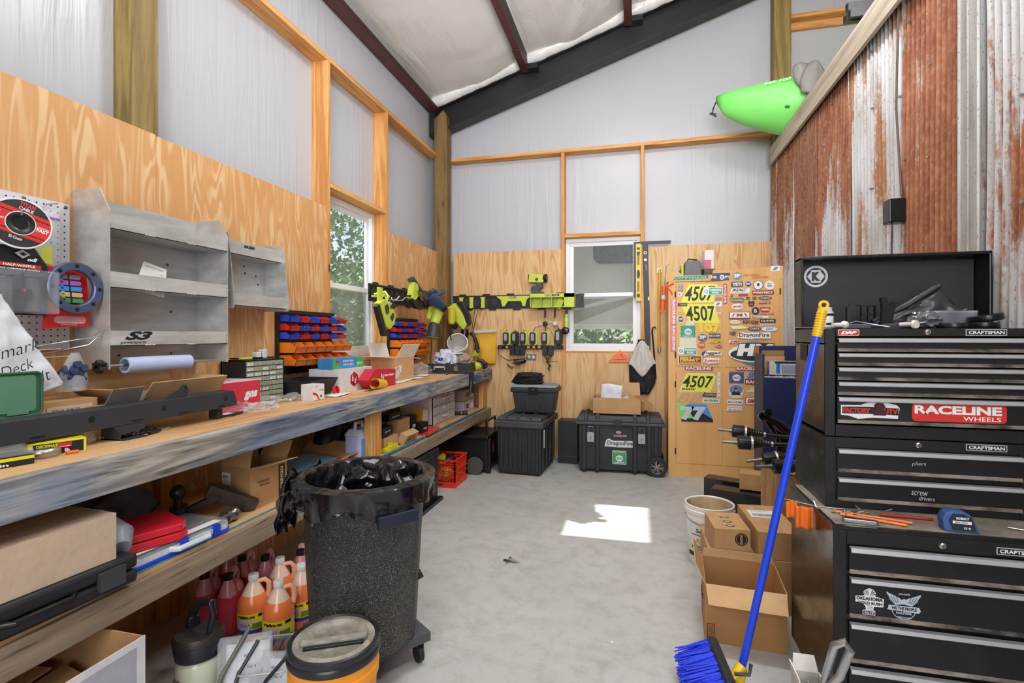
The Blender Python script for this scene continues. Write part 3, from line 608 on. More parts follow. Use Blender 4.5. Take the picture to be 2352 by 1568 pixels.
('d', 1.095, 0.843, 0.129, 0.017, None, None, [('RAZORBACK', 0, 0, 1, 1, '#efe2c8', 0.03, 0)]),
('d', 0.86, 0.75, 0.149, 0.047, 'r', '#eceae2', [('BELLA KUMA', 0.05, 0.3, 0.9, 0.35, '#1d1d20', 0.02, 0)]),
('d', 1.027, 0.751, 0.264, 0.072, 'rr', '#c03a48', []),
('d', 1.032, 0.755, 0.253, 0.064, 'rr', '#f2eef0', [('SIMPSON', 0.05, 0.2, 0.9, 0.6, '#b82432', 0.05, 0.2)]),
('d', 0.854, 0.682, 0.15, 0.054, [(0, 0), (0.07, 1), (1, 0.98), (0.93, 0.02)], '#f2f0ee', [('SpeedStrap', 0.1, 0.5, 0.8, 0.38, '#b04048', 0.0, 0.2), ('tie down', 0.1, 0.12, 0.8, 0.25, '#1d1d20', 0.03, 0.4)]),
]
# ================================================================ furniture
def FX(x, y=0, z=0): return frame((x, y, z), (0, 1, 0), (0, 0, 1))     # face looking +x, local x runs along +y
def FY(y, x=0, z=0): return frame((x, y, z), (1, 0, 0), (0, 0, 1))     # face looking -y
# ---- workbench
b = thing('workbench', 'long timber workbench with grey weathered front board along the left wall', 'workbench', (0, 0, 0))
top = G['shelfply']
BT, ST = 1.04, .59
def bd(name, mb, **k): return mb.obj(name, b, **k)
bd('worktop', MB(top).box((-2.345, -.5, 1.02), (-1.735, 2.38, BT)).box((-2.345, 2.383, 1.02), (-1.735, 4.6, BT)).box((-2.345, 4.603, 1.02), (-1.735, 5.8, BT)), bevel=.002)
m = MB(G['weather'])
for a, c in ((-.5, 3.215), (3.22, 5.83)): m.box((-1.733, a, .915), (-1.695, c, 1.038))
bd('front_board', m, bevel=.004)
bd('lower_shelf', MB(top).box((-2.345, -.5, .572), (-1.75, 3.08, ST)).box((-2.345, 3.08, .572), (-1.75, 5.78, ST)).box((-1.75, -.5, .572), (-1.72, 3.08, ST)).use(P('#4f8aa0', .6, 0, .5, 30)).box((-1.75, 3.25, .575), (-1.738, 5.7, ST + .003)).box((-1.737, .5, .575), (-1.722, 3.05, ST + .003)))
m = MB(G['weather2'])
m.box((-1.735, -.5, .475), (-1.70, 3.085, .575)); m.box((-1.735, 3.25, .475), (-1.70, 5.80, .575))
bd('shelf_front_board', m, bevel=.004)
for y in (-.4, 3.09, 5.62): bd('leg', MB(G['stud'][2]).box((-1.80, y, 0), (-1.745, y + .14, 1.02)), bevel=.003)
for y in (.1, 2.03, 4.0): bd('rear_support', MB(G['stud'][2]).box((-2.345, y, 0), (-2.30, y + .14, .57)).box((-2.345, y, .59), (-2.31, y + .14, 1.02)), bevel=.003)
bd('corner_bracket', MB(G['weather']).box((-1.79, 5.77, .08), (-1.70, 5.83, .28)))
# ---- wall shelves of aluminium
t = NT('brushed_aluminium'); t.pr(.42, .3)
v = t.coords(); a = t.noise(t.coords(scale=(1, .4, 2)), 7, 4, .65); d_ = t.noise(v, 60, 3)
c = t.mix(t.ramp(a, [(.35, 0.0), (.7, 1.0)]), '#b1afac', '#d6d5d3'); c = t.mix(t.ramp(d_, [(.68, 0.0), (.74, .6)]), c, '#e6e4e0'); t.base(c)
t.set(t.b, 'Roughness', t.ramp(a, [(.3, .3), (.8, .5)])); alu = t.m
rk = thing('aluminium_wall_shelf', 'large four-sided aluminium wall shelf with three lipped shelves and a paper towel rod', 'shelf', (0, 0, 0))
y0, y1, z0, z1, xf = 1.655, 2.285, 1.295, 2.05, -2.15
MB(alu).box((XL, y0, z0), (XL + .003, y1, z1 - .0)).obj('back_panel', rk)
for y in (y0, y1): MB(alu).at(frame((0, y + .0015, 0), (1, 0, 0), (0, 0, 1))).prism([(XL, z0), (xf + .002, z0), (xf + .002, z1 - .085), (xf - .05, z1 + .01), (XL, z1 + .01)], .003).obj('side_panel', rk)
for i, zz in enumerate((1.888, 1.64, 1.393)):
    z2 = (1.953, 1.708, 1.458)[i]
    m = MB(alu).box((XL, y0, zz), (xf, y1, zz + .003)).box((xf - .003, y0 + .003, zz), (xf, y1 - .003, z2)).use(P('#c9c7c4', .5, .6, .3, 90))
    for q in (.25, .6): m.tube([(xf - .001, y0 + .63 * q + .01 * k, zz + .002 + .001 * (k % 2)) for k in range(6)], .003, 5)
    m.tube([(xf, y1 - .006, zz + .002 + .007 * k) for k in range(9)], [.004 + .0015 * (k % 2) for k in range(9)], 5)
    sh = m.obj('shelf', rk)
    if i == 2:
        MB(P('#1c1c20', .4)).at(FX(xf + .0004, y0 + .045, zz + .0)).text('S3', .02, .025, .13, .038, 0, .05, .4).text('powersports', 0, .006, .12, .014, 0, .02, .4).obj('logo', sh)
m = MB(P('#55534f', .4, .8))
for (y, z) in ((1.78, 2.0), (2.0, 1.99), (2.1, 1.80), (2.12, 1.56), (1.85, 1.345), (2.12, 1.345)): m.cyl((XL, y, z), (XL + .006, y, z), .006, seg=10)
m.obj('screw', rk)
MB(P('#bdbcba', .3, .9)).cyl((xf - .02, y0 - .04, 1.308), (xf - .02, y1 + .01, 1.308), .0075).obj('towel_rod', rk)
kn = MB(P('#17171a', .4))
kn.at(frame((xf - .02, y0 - .012, 1.308), (1, 0, 0), (0, 0, 1))).prism([((.03 if k % 2 else .021) * math.cos(k * math.pi / 6), (.03 if k % 2 else .021) * math.sin(k * math.pi / 6)) for k in range(12)], .028)
kn.obj('knob', rk, bevel=.003)
pt = MB(P('#b8c6e8', .8, 0, .06)).at(frame((xf - .02, 1.735, 1.308), (0, 0, 1), (1, 0, 0)))
pt.lathe([(.026, 0), (.033, .0), (.034, .16), (.033, .325), (.026, .325), (.024, .16), (.026, 0)], seg=24, fn=lambda a, r, z: r * (1 + .05 * math.sin(a * 2 + 1)))
tag(pt.obj('paper_towel_roll'), 'nearly used up pale blue shop towel roll on the aluminium shelf rod', 'paper towel')
# paper instruction sheet on the shelf
sh = MB(P('#e2dfd9', .7)).at(frame((-2.20, 1.80, 1.645), (0, 1, .02), (-.45, .22, 1)) @ TR(rz=-14))
sh.prism([(0, 0), (.15, 0), (.15, .165), (.03, .17)], .001).use(P('#9a9894', .7))
sh.prism(ellipse(.035, .035, 16, .085, .075), .0014).use(P('#e2dfd9', .7)).prism(ellipse(.022, .022, 16, .085, .075), .0018).use(P('#8d8b88', .7))
for k in range(7): sh.box((.115, .03 + k * .015, .0012), (.14, .033 + k * .015, .0014))
sh.use(P('#55534f')).text('Instruction sheet', .04, .145, .09, .01, .0015)
tag(sh.obj('instruction_sheet'), 'folded printed instruction sheet leaning on the middle aluminium shelf', 'paper')
rk2 = thing('aluminium_wall_shelf', 'smaller two-shelf aluminium wall shelf with slanted side, right of the large one', 'shelf', (0, 0, 0))
y0, y1, xf = 2.35, 2.80, -2.22
MB(alu).box((XL, y0, 1.62), (XL + .003, y1, 2.0)).obj('back_panel', rk2)
for y in (y0, y1): MB(alu).at(frame((0, y + .0015, 0), (1, 0, 0), (0, 0, 1))).prism([(XL, 1.59), (xf + .05, 1.59), (xf + .055, 1.63), (xf + .015, 2.01), (XL, 2.02)], .003).obj('side_panel', rk2)
for zz, z2, x_ in ((1.90, 1.975, xf), (1.605, 1.675, xf + .035)):
    s_ = MB(alu).box((XL, y0, zz), (x_, y1, zz + .003)).box((x_ - .003, y0, zz), (x_, y1, z2)).obj('shelf', rk2)
MB(P('#1c1c20', .4)).at(FX(xf + .001, 2.48, 1.945)).text('MAXIMA', 0, .0, .085, .018, 0, .05, .3).obj('logo', s_)
s_.parent = rk2
m = MB(P('#3b3937', .6))
for (y, z) in ((2.45, 1.87), (2.62, 1.86), (2.47, 1.80), (2.63, 1.82), (2.72, 1.81), (2.5, 1.76), (2.74, 1.76)): m.cyl((XL + .002, y, z), (XL + .005, y, z), .006, seg=8)
m.obj('screw', rk2)
# ---- black rolling tool cabinets
t = NT('black_enamel'); t.pr(.22, 0, .6); v = t.coords(); a = t.noise(v, 3.5, 5, .7)
t.base(t.mix(t.ramp(a, [(.45, 0.0), (.8, .6)]), '#0f0f11', '#2b2520')); t.set(t.b, 'Roughness', t.ramp(t.noise(v, 9, 4), [(.3, .15), (.8, .42)])); enamel = t.m
t = NT('black_front'); t.pr(.45, 0, .4); v = t.coords(); a = t.noise(v, 6, 5, .7)
t.base(t.mix(t.ramp(a, [(.5, 0.0), (.8, .35)]), '#17171a', '#3a352f')); bfront = t.m
t = NT('dusty_ledge'); t.pr(.8); t.base(t.mix(t.ramp(t.noise(t.coords(scale=(.5, 1, 1)), 12, 4, .7), [(.35, 0.0), (.6, 1.0)]), '#2b2826', '#8d8177')); dust = t.m
t = NT('dusty_top'); t.pr(.7); t.base(t.mix(t.ramp(t.noise(t.coords(), 10, 5, .7), [(.3, 0.0), (.7, 1.0)]), '#6f665b', '#a39a8b')); dtop = t.m
silver = P('#c3c4c8', .35, .55, .06); chrome = P('#cfcdc8', .18, 1, .03); white = P('#e9e9ea', .5, 0, .02)
def drawer(par, yf, x0, x1, z0, z1, hz, nm='drawer'):
    d = MB(bfront).box((x0, yf - .006, z0 + .012), (x1, yf + .25, z1 - .002)).use(dust).add([(x0, yf - .006, z0 + .012), (x1, yf - .006, z0 + .012), (x1, yf - .012, z0 + .003), (x0, yf - .012, z0 + .003)], [(3, 2, 1, 0)]).box((x0, yf - .012, z0), (x1, yf + .0, z0 + .003)).obj(nm, par)
    hn = MB(silver).at(frame((0, 0, 0), (0, 1, 0), (0, 0, 1)))
    hn.prism([(yf - .006, hz[1]), (yf - .022, hz[1] - .002), (yf - .026, hz[0] + .003), (yf - .023, hz[0]), (yf - .021, hz[0] + .003), (yf - .018, hz[1] - .006), (yf - .006, hz[1] - .004)], x1 - x0 - .002, x0)
    hn.obj('handle', d)
    return d
def badge(par, x, z, yf, wd=.125, h=.024):
    m = MB(P('#c9c9cb', .3, .3)).at(FY(yf)).prism([(x, z), (x + wd, z), (x + wd, z + h), (x, z + h)], .002)
    m.use(P('#18181b', .4)).prism([(x + .003, z + .003), (x + wd - .003, z + .003), (x + wd - .003, z + h - .003), (x + .003, z + h - .003)], .0006, .002)
    m.use(white).text('CRAFTSMAN', x + .008, z + .006, wd - .016, h - .012, .0032, .035); return m.obj('badge', par)
def lock(par, x, z, yf):
    MB(chrome).at(FY(yf, x, z)).lathe([(0, .009), (.007, .009), (.011, .005), (.011, 0)], seg=20).use(P('#222', .5) if 0 else P('#222222', .5)).box((-.001, -.005, .0092), (.001, .005, .0098)).obj('lock', par)
def sticker(par, shape, col, x, z, wd, h, texts, yf, off, name='sticker', fr=None, label=None):
    F_ = fr if fr is not None else FY(yf)
    m = MB(P(col or W_, .45, 0, .02)).at(F_ @ Matrix.Translation((0, 0, off)))
    if shape is not None:
        if shape == 'r': p = [(x, z), (x + wd, z), (x + wd, z + h), (x, z + h)]
        elif shape == 'rr': p = rrect(wd, h, min(wd, h) * .22, 4, x + wd / 2, z + h / 2)
        elif shape == 'e': p = ellipse(wd, h, 28, x + wd / 2, z + h / 2)
        else: p = [(x + u * wd, z + q * h) for u, q in shape]
        m.prism(p, .0006)
    else: m.mats = []
    for (s_, u, q, tw, th, c, bo, sr) in texts:
        m.use(P(c, .5, 0, .02))
        if s_.startswith('v:'):
            o = m.M; m.M = o @ Matrix.Translation((x + u * wd + tw * wd, z + q * h + th * h, 0)) @ Matrix.Rotation(R(-90), 4, 'Z') @ Matrix.Translation((0, -tw * wd, 0))
            m.text(s_[2:], 0, 0, th * h, tw * wd, .0009, bo, sr); m.M = o
        else: m.text(s_, x + u * wd, z + q * h, tw * wd, th * h, .0009, bo, sr)
    return m.obj(name, par, label)
W_ = '#f0f0f0'
# upper chest
ch = thing('tool_chest', 'black top tool chest with open lid and six full width drawers', 'tool chest', (0, 0, 0))
X0, X1, YF, YK = .702, 1.372, 2.2, 2.58
m = MB(enamel).box((X0, YF, 1.05), (X0 + .012, YK, 1.464)).box((X1 - .012, YF, 1.05), (X1, YK, 1.464)).box((X0, YK - .01, 1.05), (X1, YK, 1.464)).box((X0, YF, 1.05), (X1, YK, 1.065))
m.use(bfront).box((X0, YF - .002, 1.05), (.738, YF + .01, 1.464)).box((1.338, YF - .002, 1.05), (X1, YF + .01, 1.464)).box((.7385, YF - .002, 1.434), (1.3375, YF + .01, 1.464)).box((.7385, YF - .002, 1.05), (1.3375, YF + .012, 1.096)).box((X0, YF, 1.40), (X1, YK, 1.412))
m.obj('body', ch, bevel=.003)
lid = MB(enamel).box((X0, YK, 1.462), (X1 + .03, YK + .012, 1.785)).box((X0, YK - .10, 1.772), (X1 + .03, YK, 1.785)).box((X0, YK - .085, 1.47), (X0 + .01, YK, 1.785)).box((X1 + .02, YK - .10, 1.46), (X1 + .03, YK, 1.785))
lid.use(P('#2c2c30', .6, 0, .15, 8)).box((X0 + .012, YK - .006, 1.465), (X1 + .018, YK, 1.765))
lid = lid.obj('lid', ch, bevel=.003)
k_ = MB(P('#d5d6da', .4)).at(FY(YK - .0065, .784, 1.706))
k_.prism(ellipse(.098, .098, 36), .0008).use(P('#2c2c30', .6)).prism(ellipse(.078, .078, 36), .0004, .0008).use(P('#d5d6da', .4)).prism([(-.036, 0), (-.018, .024), (.018, .024), (.036, 0), (.018, -.024), (-.018, -.024)], .0004, .0012)
k_.prism([(-.02, .020), (.02, .020), (.02, .029), (-.02, .029)], .0003, .0017).prism([(-.02, -.029), (.02, -.029), (.02, -.020), (-.02, -.020)], .0003, .0017).use(P('#232327', .5)).text('K', -.017, -.021, .034, .042, .0022, .10)
k_.obj('emblem', lid)
tops = [1.430, 1.373, 1.319, 1.264, 1.206]; bots = [1.377, 1.323, 1.268, 1.211, 1.104]
hs = [(1.411, 1.428), (1.356, 1.371), (1.301, 1.317), (1.246, 1.262), (1.187, 1.204)]
for i in range(5):
    d = drawer(ch, YF - .004, .742, 1.335, bots[i], tops[i], hs[i])
sticker(d, [(0, .78), (.33, .8), (.5, 1), (.75, 1), (.95, .85), (1, .7), (.97, .08), (.55, .1), (.3, 0), (.13, .18), (.0, .2)], '#e4e4e6', .753, 1.121, .195, .066, [], 0, 0, fr=FY(YF - .0105))
sticker(d, [(0, .05), (.5, .1), (1, 0), (1, .9), (.5, 1), (0, .95)], '#101012', .757, 1.139, .187, .029, [('FACTORY', .01, .15, .5, .7, '#c22730', .07, 0), ('UTV', .74, .12, .25, .7, '#c22730', .07, 0)], 0, .0007, fr=FY(YF - .0105))
sticker(d, [(.1, 0), (.0, .3), (.3, .5), (.1, .75), (.3, 1), (.75, .95), (.9, .65), (.75, .5), (1, .3), (.9, 0)], '#3c0f14', .857, 1.137, .05, .048, [], 0, .0015, fr=FY(YF - .0105))
sticker(d, 'rr', '#cf2f28', .987, 1.121, .293, .066, [('RACELINE', .03, .42, .92, .48, W_, .045, 0), ('WHEELS', .55, .09, .39, .24, W_, .01, 0)], 0, 0, fr=FY(YF - .0105))
sticker(ch, 'rr', '#e9e3e3', .746, 1.437, .072, .024, [], 0, 0, fr=FY(YF - .0025)); sticker(ch, 'rr', '#c23038', .748, 1.439, .068, .020, [('DRP', .1, .2, .8, .6, W_, .06, .4)], 0, .0006, fr=FY(YF - .0025))
badge(ch, 1.160, 1.437, YF - .002); lock(ch, 1.042, 1.450, YF - .002)
MB(P('#08080a', .5)).at(frame((X0 - .001, 2.50, 1.33), (0, -1, 0), (0, 0, 1))).prism([(0, 0), (.09, 0), (.09, .07), (0, .07)], .0015).obj('side_handle', ch)
# middle chest
mc = thing('tool_chest', 'black middle tool chest marked pliers and screw drivers', 'tool chest', (0, 0, 0))
MB(enamel).box((X0, YF, .778), (X1, YK, 1.047)).use(bfront).box((X0, YF - .003, .778), (.736, YF, 1.047)).box((1.326, YF - .003, .778), (X1, YF, 1.047)).box((.7365, YF - .003, 1.008), (1.3255, YF, 1.047)).box((.7365, YF - .002, .778), (1.3255, YF, .808)).obj('body', mc, bevel=.003)
for (z0, z1, h, tx) in ((.917, 1.007, (.989, 1.006), (('pliers', 0, .0, 1, 1),)), (.807, .898, (.880, .896), (('screw', 0, .5, .7, .45), ('drivers', .33, 0, .67, .45)))):
    d = drawer(mc, YF - .004, .742, 1.326, z0, z1, h)
    m = MB(P('#d8d8d6', .6)).at(FY(YF - .0105, .988 if len(tx) == 1 else .985, z0 + (.035 if len(tx) == 1 else .022)) @ TR(rz=2 if len(tx) == 1 else -2))
    for (s_, u, q, tw, th) in tx: m.text(s_, u * .075, q * (.014 if len(tx) == 1 else .034), tw * (.045 if len(tx) == 1 else .075), th * (.016 if len(tx) == 1 else .034), .0003, -.004, .15)
    m.obj('handwriting', d)
badge(mc, 1.160, 1.019, YF - .003); lock(mc, 1.012, 1.030, YF - .003)
# roller cabinet
rc = thing('tool_cabinet', 'black rolling tool cabinet at the bottom of the stack, with dusty top', 'tool cabinet', (0, 0, 0))
X0, X1, YF, YK = .664, 1.376, 2.0, 2.5
MB(enamel).box((X0, YF, .10), (X1, YK, .7595)).use(bfront).box((X0, YF - .004, .10), (.705, YF, .7595)).box((1.34, YF - .004, .10), (X1, YF, .7595)).box((.7055, YF - .004, .712), (1.3395, YF, .7595)).use(enamel).box((X0 - .004, YF - .004, .76), (X1, YK, .774)).obj('body', rc, bevel=.004)
MB(dtop).box((X0 + .01, YF + .012, .7742), (X1 - .01, YK - .01, .7762)).obj('top_mat', rc)
ds = [(.617, .711, (.692, .710)), (.465, .605, (.588, .604)), (.310, .450, (.431, .448)), (.130, .296, (.276, .294))]
for i, (z0, z1, h) in enumerate(ds):
    d = drawer(rc, YF - .006, .71, 1.338, z0, z1, h)
    if i == 1:
        ff = FY(YF - .0125)
        sw = P('#e4e4e6', .5); sb = P('#1b1b1e', .5)
        m = MB(sw).at(ff @ Matrix.Translation((.728, .478, 0)))
        m.prism([(.0, .062), (.0, .042), (.02, .04), (.03, .03), (.032, .018), (.022, .016), (.022, .001), (.06, .001), (.06, .016), (.054, .018), (.056, .03), (.084, .032), (.086, .06), (.06, .066), (.062, .078), (.055, .088), (.044, .093), (.032, .088), (.024, .078), (.028, .066)], .0006)
        m.use(sb).text('OKLAHOMA', .003, .05, .08, .012, .0009, .05).text('GOLD RUSH', .006, .036, .075, .010, .0009, .05).box((.024, .003, .0007), (.058, .014, .0009))
        for q in range(4): m.box((.034 + q * .0005, .017 + q * .005, .0008), (.052 - q * .0005, .018 + q * .005, .001))
        for s_ in (-1, 1):
            for q in range(3): m.prism([(.043 + s_ * .002, .068), (.043 + s_ * (.008 + q * .004), .088 - q * .006), (.043 + s_ * (.0105 + q * .004), .086 - q * .006)], .0003, .0007)
        m.use(sw).text('2019', .027, .005, .028, .007, .0012, .03); m.obj('sticker', d)
        m = MB(P('#b9c6d2', .5)).at(ff @ Matrix.Translation((.822, .476, 0)))
        for s_ in (-1, 1):
            c0 = .05
            m.prism([(c0, .052), (c0 + s_ * .024, .048), (c0 + s_ * .04, .062), (c0 + s_ * .052, .09), (c0 + s_ * .03, .08), (c0 + s_ * .012, .072), (c0, .06)], .0005)
            m.use(sb)
            for q in range(4): m.prism([(c0 + s_ * (.014 + q * .006), .056), (c0 + s_ * (.022 + q * .008), .078), (c0 + s_ * (.023 + q * .008), .077), (c0 + s_ * (.0155 + q * .006), .055)], .0003, .0006)
            m.use(P('#b9c6d2', .5))
        m.lathe([(.034, .0), (.036, .0), (.036, .0006), (.034, .0006)], c=(.05, .036, 0), seg=40, arc=(190, 350))
        m.prism([(.006, .046), (.004, .034), (.0, .03), (.094, .026), (.1, .034), (.095, .046)], .0006, .0002)
        m.use(sb).text('WE THE PEOPLE', .014, .032, .074, .011, .0011, .05).use(P('#b9c6d2', .5)).text('HOLSTERS', .028, .018, .045, .008, .0008, .04).text('AMERICAN MADE', .03, .004, .042, .006, .0008, .03).text('HAND-CRAFTED', .035, .083, .034, .006, .0008, .03)
        m.prism(ellipse(.02, .016, 16, .052, .062), .0003, .0008); m.obj('sticker', d)
badge(rc, 1.138, .722, YF - .004); lock(rc, .988, .734, YF - .004)
for x in (.72, 1.32):
    for y in (2.05, 2.44): MB(P('#222224', .6)).box((x - .02, y - .02, .055), (x + .02, y + .02, .10)).cyl((x - .014, y, .036), (x + .014, y, .036), .036).obj('caster', rc)
# ---- tall plywood cabinet covered in stickers
cb = thing('sticker_cabinet', 'tall orange plywood four-door cabinet covered in racing stickers', 'cabinet', (0, 0, 0))
bi = G['birch']
MB(bi).box((.30, 5.45, 0), (1.372, 5.83, 2.02)).obj('carcass', cb, bevel=.002)
hd = MB(bi).at(FY(5.447)).prism([(.285, 1.985), (1.38, 1.985), (1.38, 2.115), (.80, 2.085), (.73, 2.09), (.72, 2.045), (.44, 2.045), (.40, 2.085), (.30, 2.09)], .014).obj('header_board', cb)
fs = MB(bi).box((.30, 5.437, 0), (.372, 5.449, 1.985)).box((.818, 5.437, 0), (.842, 5.449, 1.985)).box((1.335, 5.437, 0), (1.372, 5.449, 1.985)).box((.372, 5.438, 1.06), (1.335, 5.449, 1.12)).box((.372, 5.438, 0), (1.335, 5.449, .14)).obj('face_frame', cb)
doors = {'h': hd}
for k, (x0, x1, z0, z1) in dict(a=(.376, .82, 1.118, 1.975), b=(.842, 1.336, 1.118, 1.985), c=(.376, .82, .135, 1.058), d=(.842, 1.336, .135, 1.062)).items():
    d = MB(bi).box((x0, 5.432, z0), (x1, 5.446, z1)).obj('door', cb, bevel=.002); doors[k] = d
    hx = x0 - .008 if k in 'ac' else x1 + .008
    for hz in (z0 + .12, z1 - .12): MB(P('#4a3526', .5, .5)).cyl((hx, 5.432, hz - .03), (hx, 5.432, hz + .03), .006, seg=8).obj('hinge', d)
cnt = {}
for (pt_, x, z, wd, h, shp, col, txt) in STICKERS:
    cnt[pt_] = cnt.get(pt_, 0) + 1
    sticker(doors[pt_], shp, col, x, z, wd, h, txt, 5.4315 if pt_ != 'h' else 5.4325, .0004 * cnt[pt_])
# ---- bin racks: two wall panels, five rows of six hanging bins each
plastics = dict(blue=P('#2f4fd0', .35, 0, .05), red=P('#d52a2a', .35, 0, .05), orange=P('#f58220', .35, 0, .05))
def bin_mesh(w_, d, h, mat):
    m = MB(mat); t_ = .003
    side = [(0, 0), (d * .86, 0), (d, h * .62), (d * .80, h * .66), (d * .60, h), (0, h)]
    for y in (0, w_ - t_): m.at(frame((0, y, 0), (1, 0, 0), (0, 0, 1)) @ Matrix.Translation((0, 0, -t_))).prism(side, t_)
    m.at(Matrix())
    m.box((0, 0, 0), (d * .86, w_, t_)).box((0, 0, 0), (t_, w_, h))
    m.add([(d * .86, 0, 0), (d * .86, w_, 0), (d, w_, h * .62), (d, 0, h * .62), (d * .86 - t_, 0, t_), (d * .86 - t_, w_, t_), (d - t_, w_, h * .62), (d - t_, 0, h * .62)], [(0, 1, 2, 3), (7, 6, 5, 4), (3, 2, 6, 7), (0, 3, 7, 4), (1, 5, 6, 2)])
    m.box((d * .99, 0, h * .58), (d * 1.03, w_, h * .64)).box((d * .57, -.001, h * .97), (d * .62, w_ * .0 + .004, h * 1.01))
    return m
ords = ('first', 'second', 'third', 'fourth', 'fifth', 'sixth')
def bin_rack(y0, pitch, where, wname):
    r = thing('bin_rack_panel', 'black slotted wall panel holding coloured bins %s' % where, 'bin rack', (0, 0, 0))
    m = MB(P('#17171a', .4)); y1 = y0 + pitch * 6
    m.box((XL + .002, y0 - .015, 1.17), (XL + .008, y1 - .05, 1.605)).box((XL + .002, y0 - .015, 1.585), (XL + .03, y1 - .05, 1.61)).box((XL + .002, y0 - .02, 1.17), (XL + .03, y0 - .012, 1.61))
    for z in (1.575, 1.517, 1.458, 1.388, 1.30): m.box((XL + .008, y0 - .01, z - .008), (XL + .016, y1 - .052, z))
    m.obj('panel', r)
    rows = [(1.527, .048, .095, 0), (1.468, .048, .095, 1), (1.410, .048, .095, 0), (1.318, .072, .145, 2), (1.232, .072, .145, 2)]
    protos = {}
    for ri, (z, h, d, kind) in enumerate(rows):
        for k in range(6):
            c = 'orange' if kind == 2 else (('blue', 'red')[(k + kind) % 2])
            lb = '%s bin, %s from left, %s row, rack %s' % (c, ords[k], ('top', 'second', 'middle', 'fourth', 'bottom')[ri], wname)
            key = (c, kind == 2); loc = (XL + .016, y0 + k * pitch, z); grp = 'plastic bins on the rack ' + wname
            if key not in protos:
                o = bin_mesh(pitch - .004, d, h, plastics[c]).obj('storage_bin'); o.location = loc; tag(o, lb, 'bin', grp); protos[key] = o
            else: o = dup(protos[key], loc, None, lb, grp)
    return r
bin_rack(2.915, .112, 'left of the window above the bench', 'left of window')
bin_rack(4.465, .116, 'right of the window near the corner', 'right of window')
for (y, z, sd) in ((3.08, 1.55, 1), (3.42, 1.54, 2), (3.08, 1.49, 3), (3.19, 1.43, 4), (3.30, 1.43, 5), (4.98, 1.50, 6), (5.0, 1.43, 7), (4.88, 1.36, 8), (4.92, 1.27, 9), (3.0, 1.37, 10), (3.36, 1.27, 11)):
    rn = random.Random(sd); m = MB(P('#c9c7c2', .35, .5))
    for _ in range(9):
        p = Vector((XL + .055 + rn.uniform(-.02, .03), y + rn.uniform(-.03, .03), z + rn.uniform(-.01, .012))); q = Vector((rn.uniform(-1, 1), rn.uniform(-1, 1), rn.uniform(-.4, .6))).normalized() * .016
        m.cyl(p - q, p + q, .0025, seg=5)
    o = m.obj('loose_hardware'); tag(o, 'loose silver hardware in a bin of the rack %s of the window' % ('left' if y < 4 else 'right'), 'hardware', 'hardware in bins %s of the window' % ('left' if y < 4 else 'right')); o['kind'] = 'stuff'
# ================================================================ loose things: helpers
card = NT('cardboard'); card.pr(.8); v_ = card.coords(); card.base(card.mix(card.ramp(card.noise(v_, 5, 4, .6), [(.3, 0.0), (.7, 1.0)]), '#b08458', '#c39a6b')); card.bump(card.noise(card.coords(scale=(1, 1, .1)), 90, 1), .1, .002); card = card.m
kraft = P('#c9a173', .75, 0, .12, 9); cdark = P('#9a7048', .8, 0, .15, 9); tape = P('#c3a06f', .25, 0, .15, 30)
def carton(name, label, loc, w_, d, h, rz=0, flaps=(), mat=None, closed=False, cat='box', group=None, tilt=0, inner=None, ry=0):
    """w_ along x, d along y; flaps: (side, length, angle) with angle 0 level outwards, 90 upright, -70 hanging, 180 shut"""
    t_ = thing(name, label, cat, loc, rz, group, rx=tilt, ry=ry); k = .005; mat = mat or card
    m = MB(mat)
    x, y = w_ / 2, d / 2
    if closed:
        m.box((-x, -y, 0), (x, y, h)).use(P('#8a633f', .8)).box((-.0015, -y, h), (.0015, y, h + .0006))
        m.use(tape).box((-.028, -y - .0006, h + .0007), (.028, y + .0006, h + .0014)).box((-.028, -y - .001, h * .6), (.028, -y - .0002, h + .0014)).box((-.028, y + .0002, h * .6), (.028, y + .001, h + .0014))
    else:
        m.box((-x, -y, 0), (x, y, k)).box((-x, -y, k), (-x + k, y, h)).box((x - k, -y, k), (x, y, h)).box((-x + k, -y, k), (x - k, -y + k, h)).box((-x + k, y - k, k), (x - k, y, h))
    m.obj('body', t_)
    for s_, L, a in flaps:
        M_, wd = {'x': (frame((x, -y, h), (0, 1, 0), (1, 0, 0)), d), '-x': (frame((-x, y, h), (0, -1, 0), (-1, 0, 0)), d), 'y': (frame((x, y, h), (-1, 0, 0), (0, 1, 0)), w_), '-y': (frame((-x, -y, h), (1, 0, 0), (0, -1, 0)), w_)}[s_]
        # local x along the edge, local y outwards; up is -z of this frame
        MB(inner or kraft).at(M_ @ Matrix.Rotation(R(-a), 4, 'X')).prism([(.004, 0), (wd - .004, 0), (wd - .012, L), (.012, L)], .004, -.002).obj('flap', t_)
    return t_
def label_on(par, fr, w_, h, texts, col='#ececea', tcol='#2a2a2a', name='label', bars=None):
    m = MB(P(col, .5, 0, .02)).at(fr).prism([(0, 0), (w_, 0), (w_, h), (0, h)], .0008).use(P(tcol, .5, 0, .02))
    for (s_, u, q, tw, th) in texts: m.text(s_, u * w_, q * h, tw * w_, th * h, .0011, .02)
    if bars:
        u, q, tw, th = bars; rn = random.Random(int(w_ * 1e4)); xx = u * w_
        while xx < (u + tw) * w_: g_ = rn.uniform(.0008, .003); m.box((xx, q * h, .0008), (xx + g_, (q + th) * h, .0012)); xx += g_ + rn.uniform(.001, .003)
    return m.obj(name, par)
def crumple(name, label, cat, c, rad, mat, seed=0, amp=.35, f=2.2, n=4, squash=-.5, rz=0, group=None):
    o = MB(mat).blob((0, 0, -squash * rad[2]), rad, n, amp, f, seed, squash).obj(name)
    o.location = c; o.rotation_euler.z = R(rz); tag(o, label, cat, group); return o
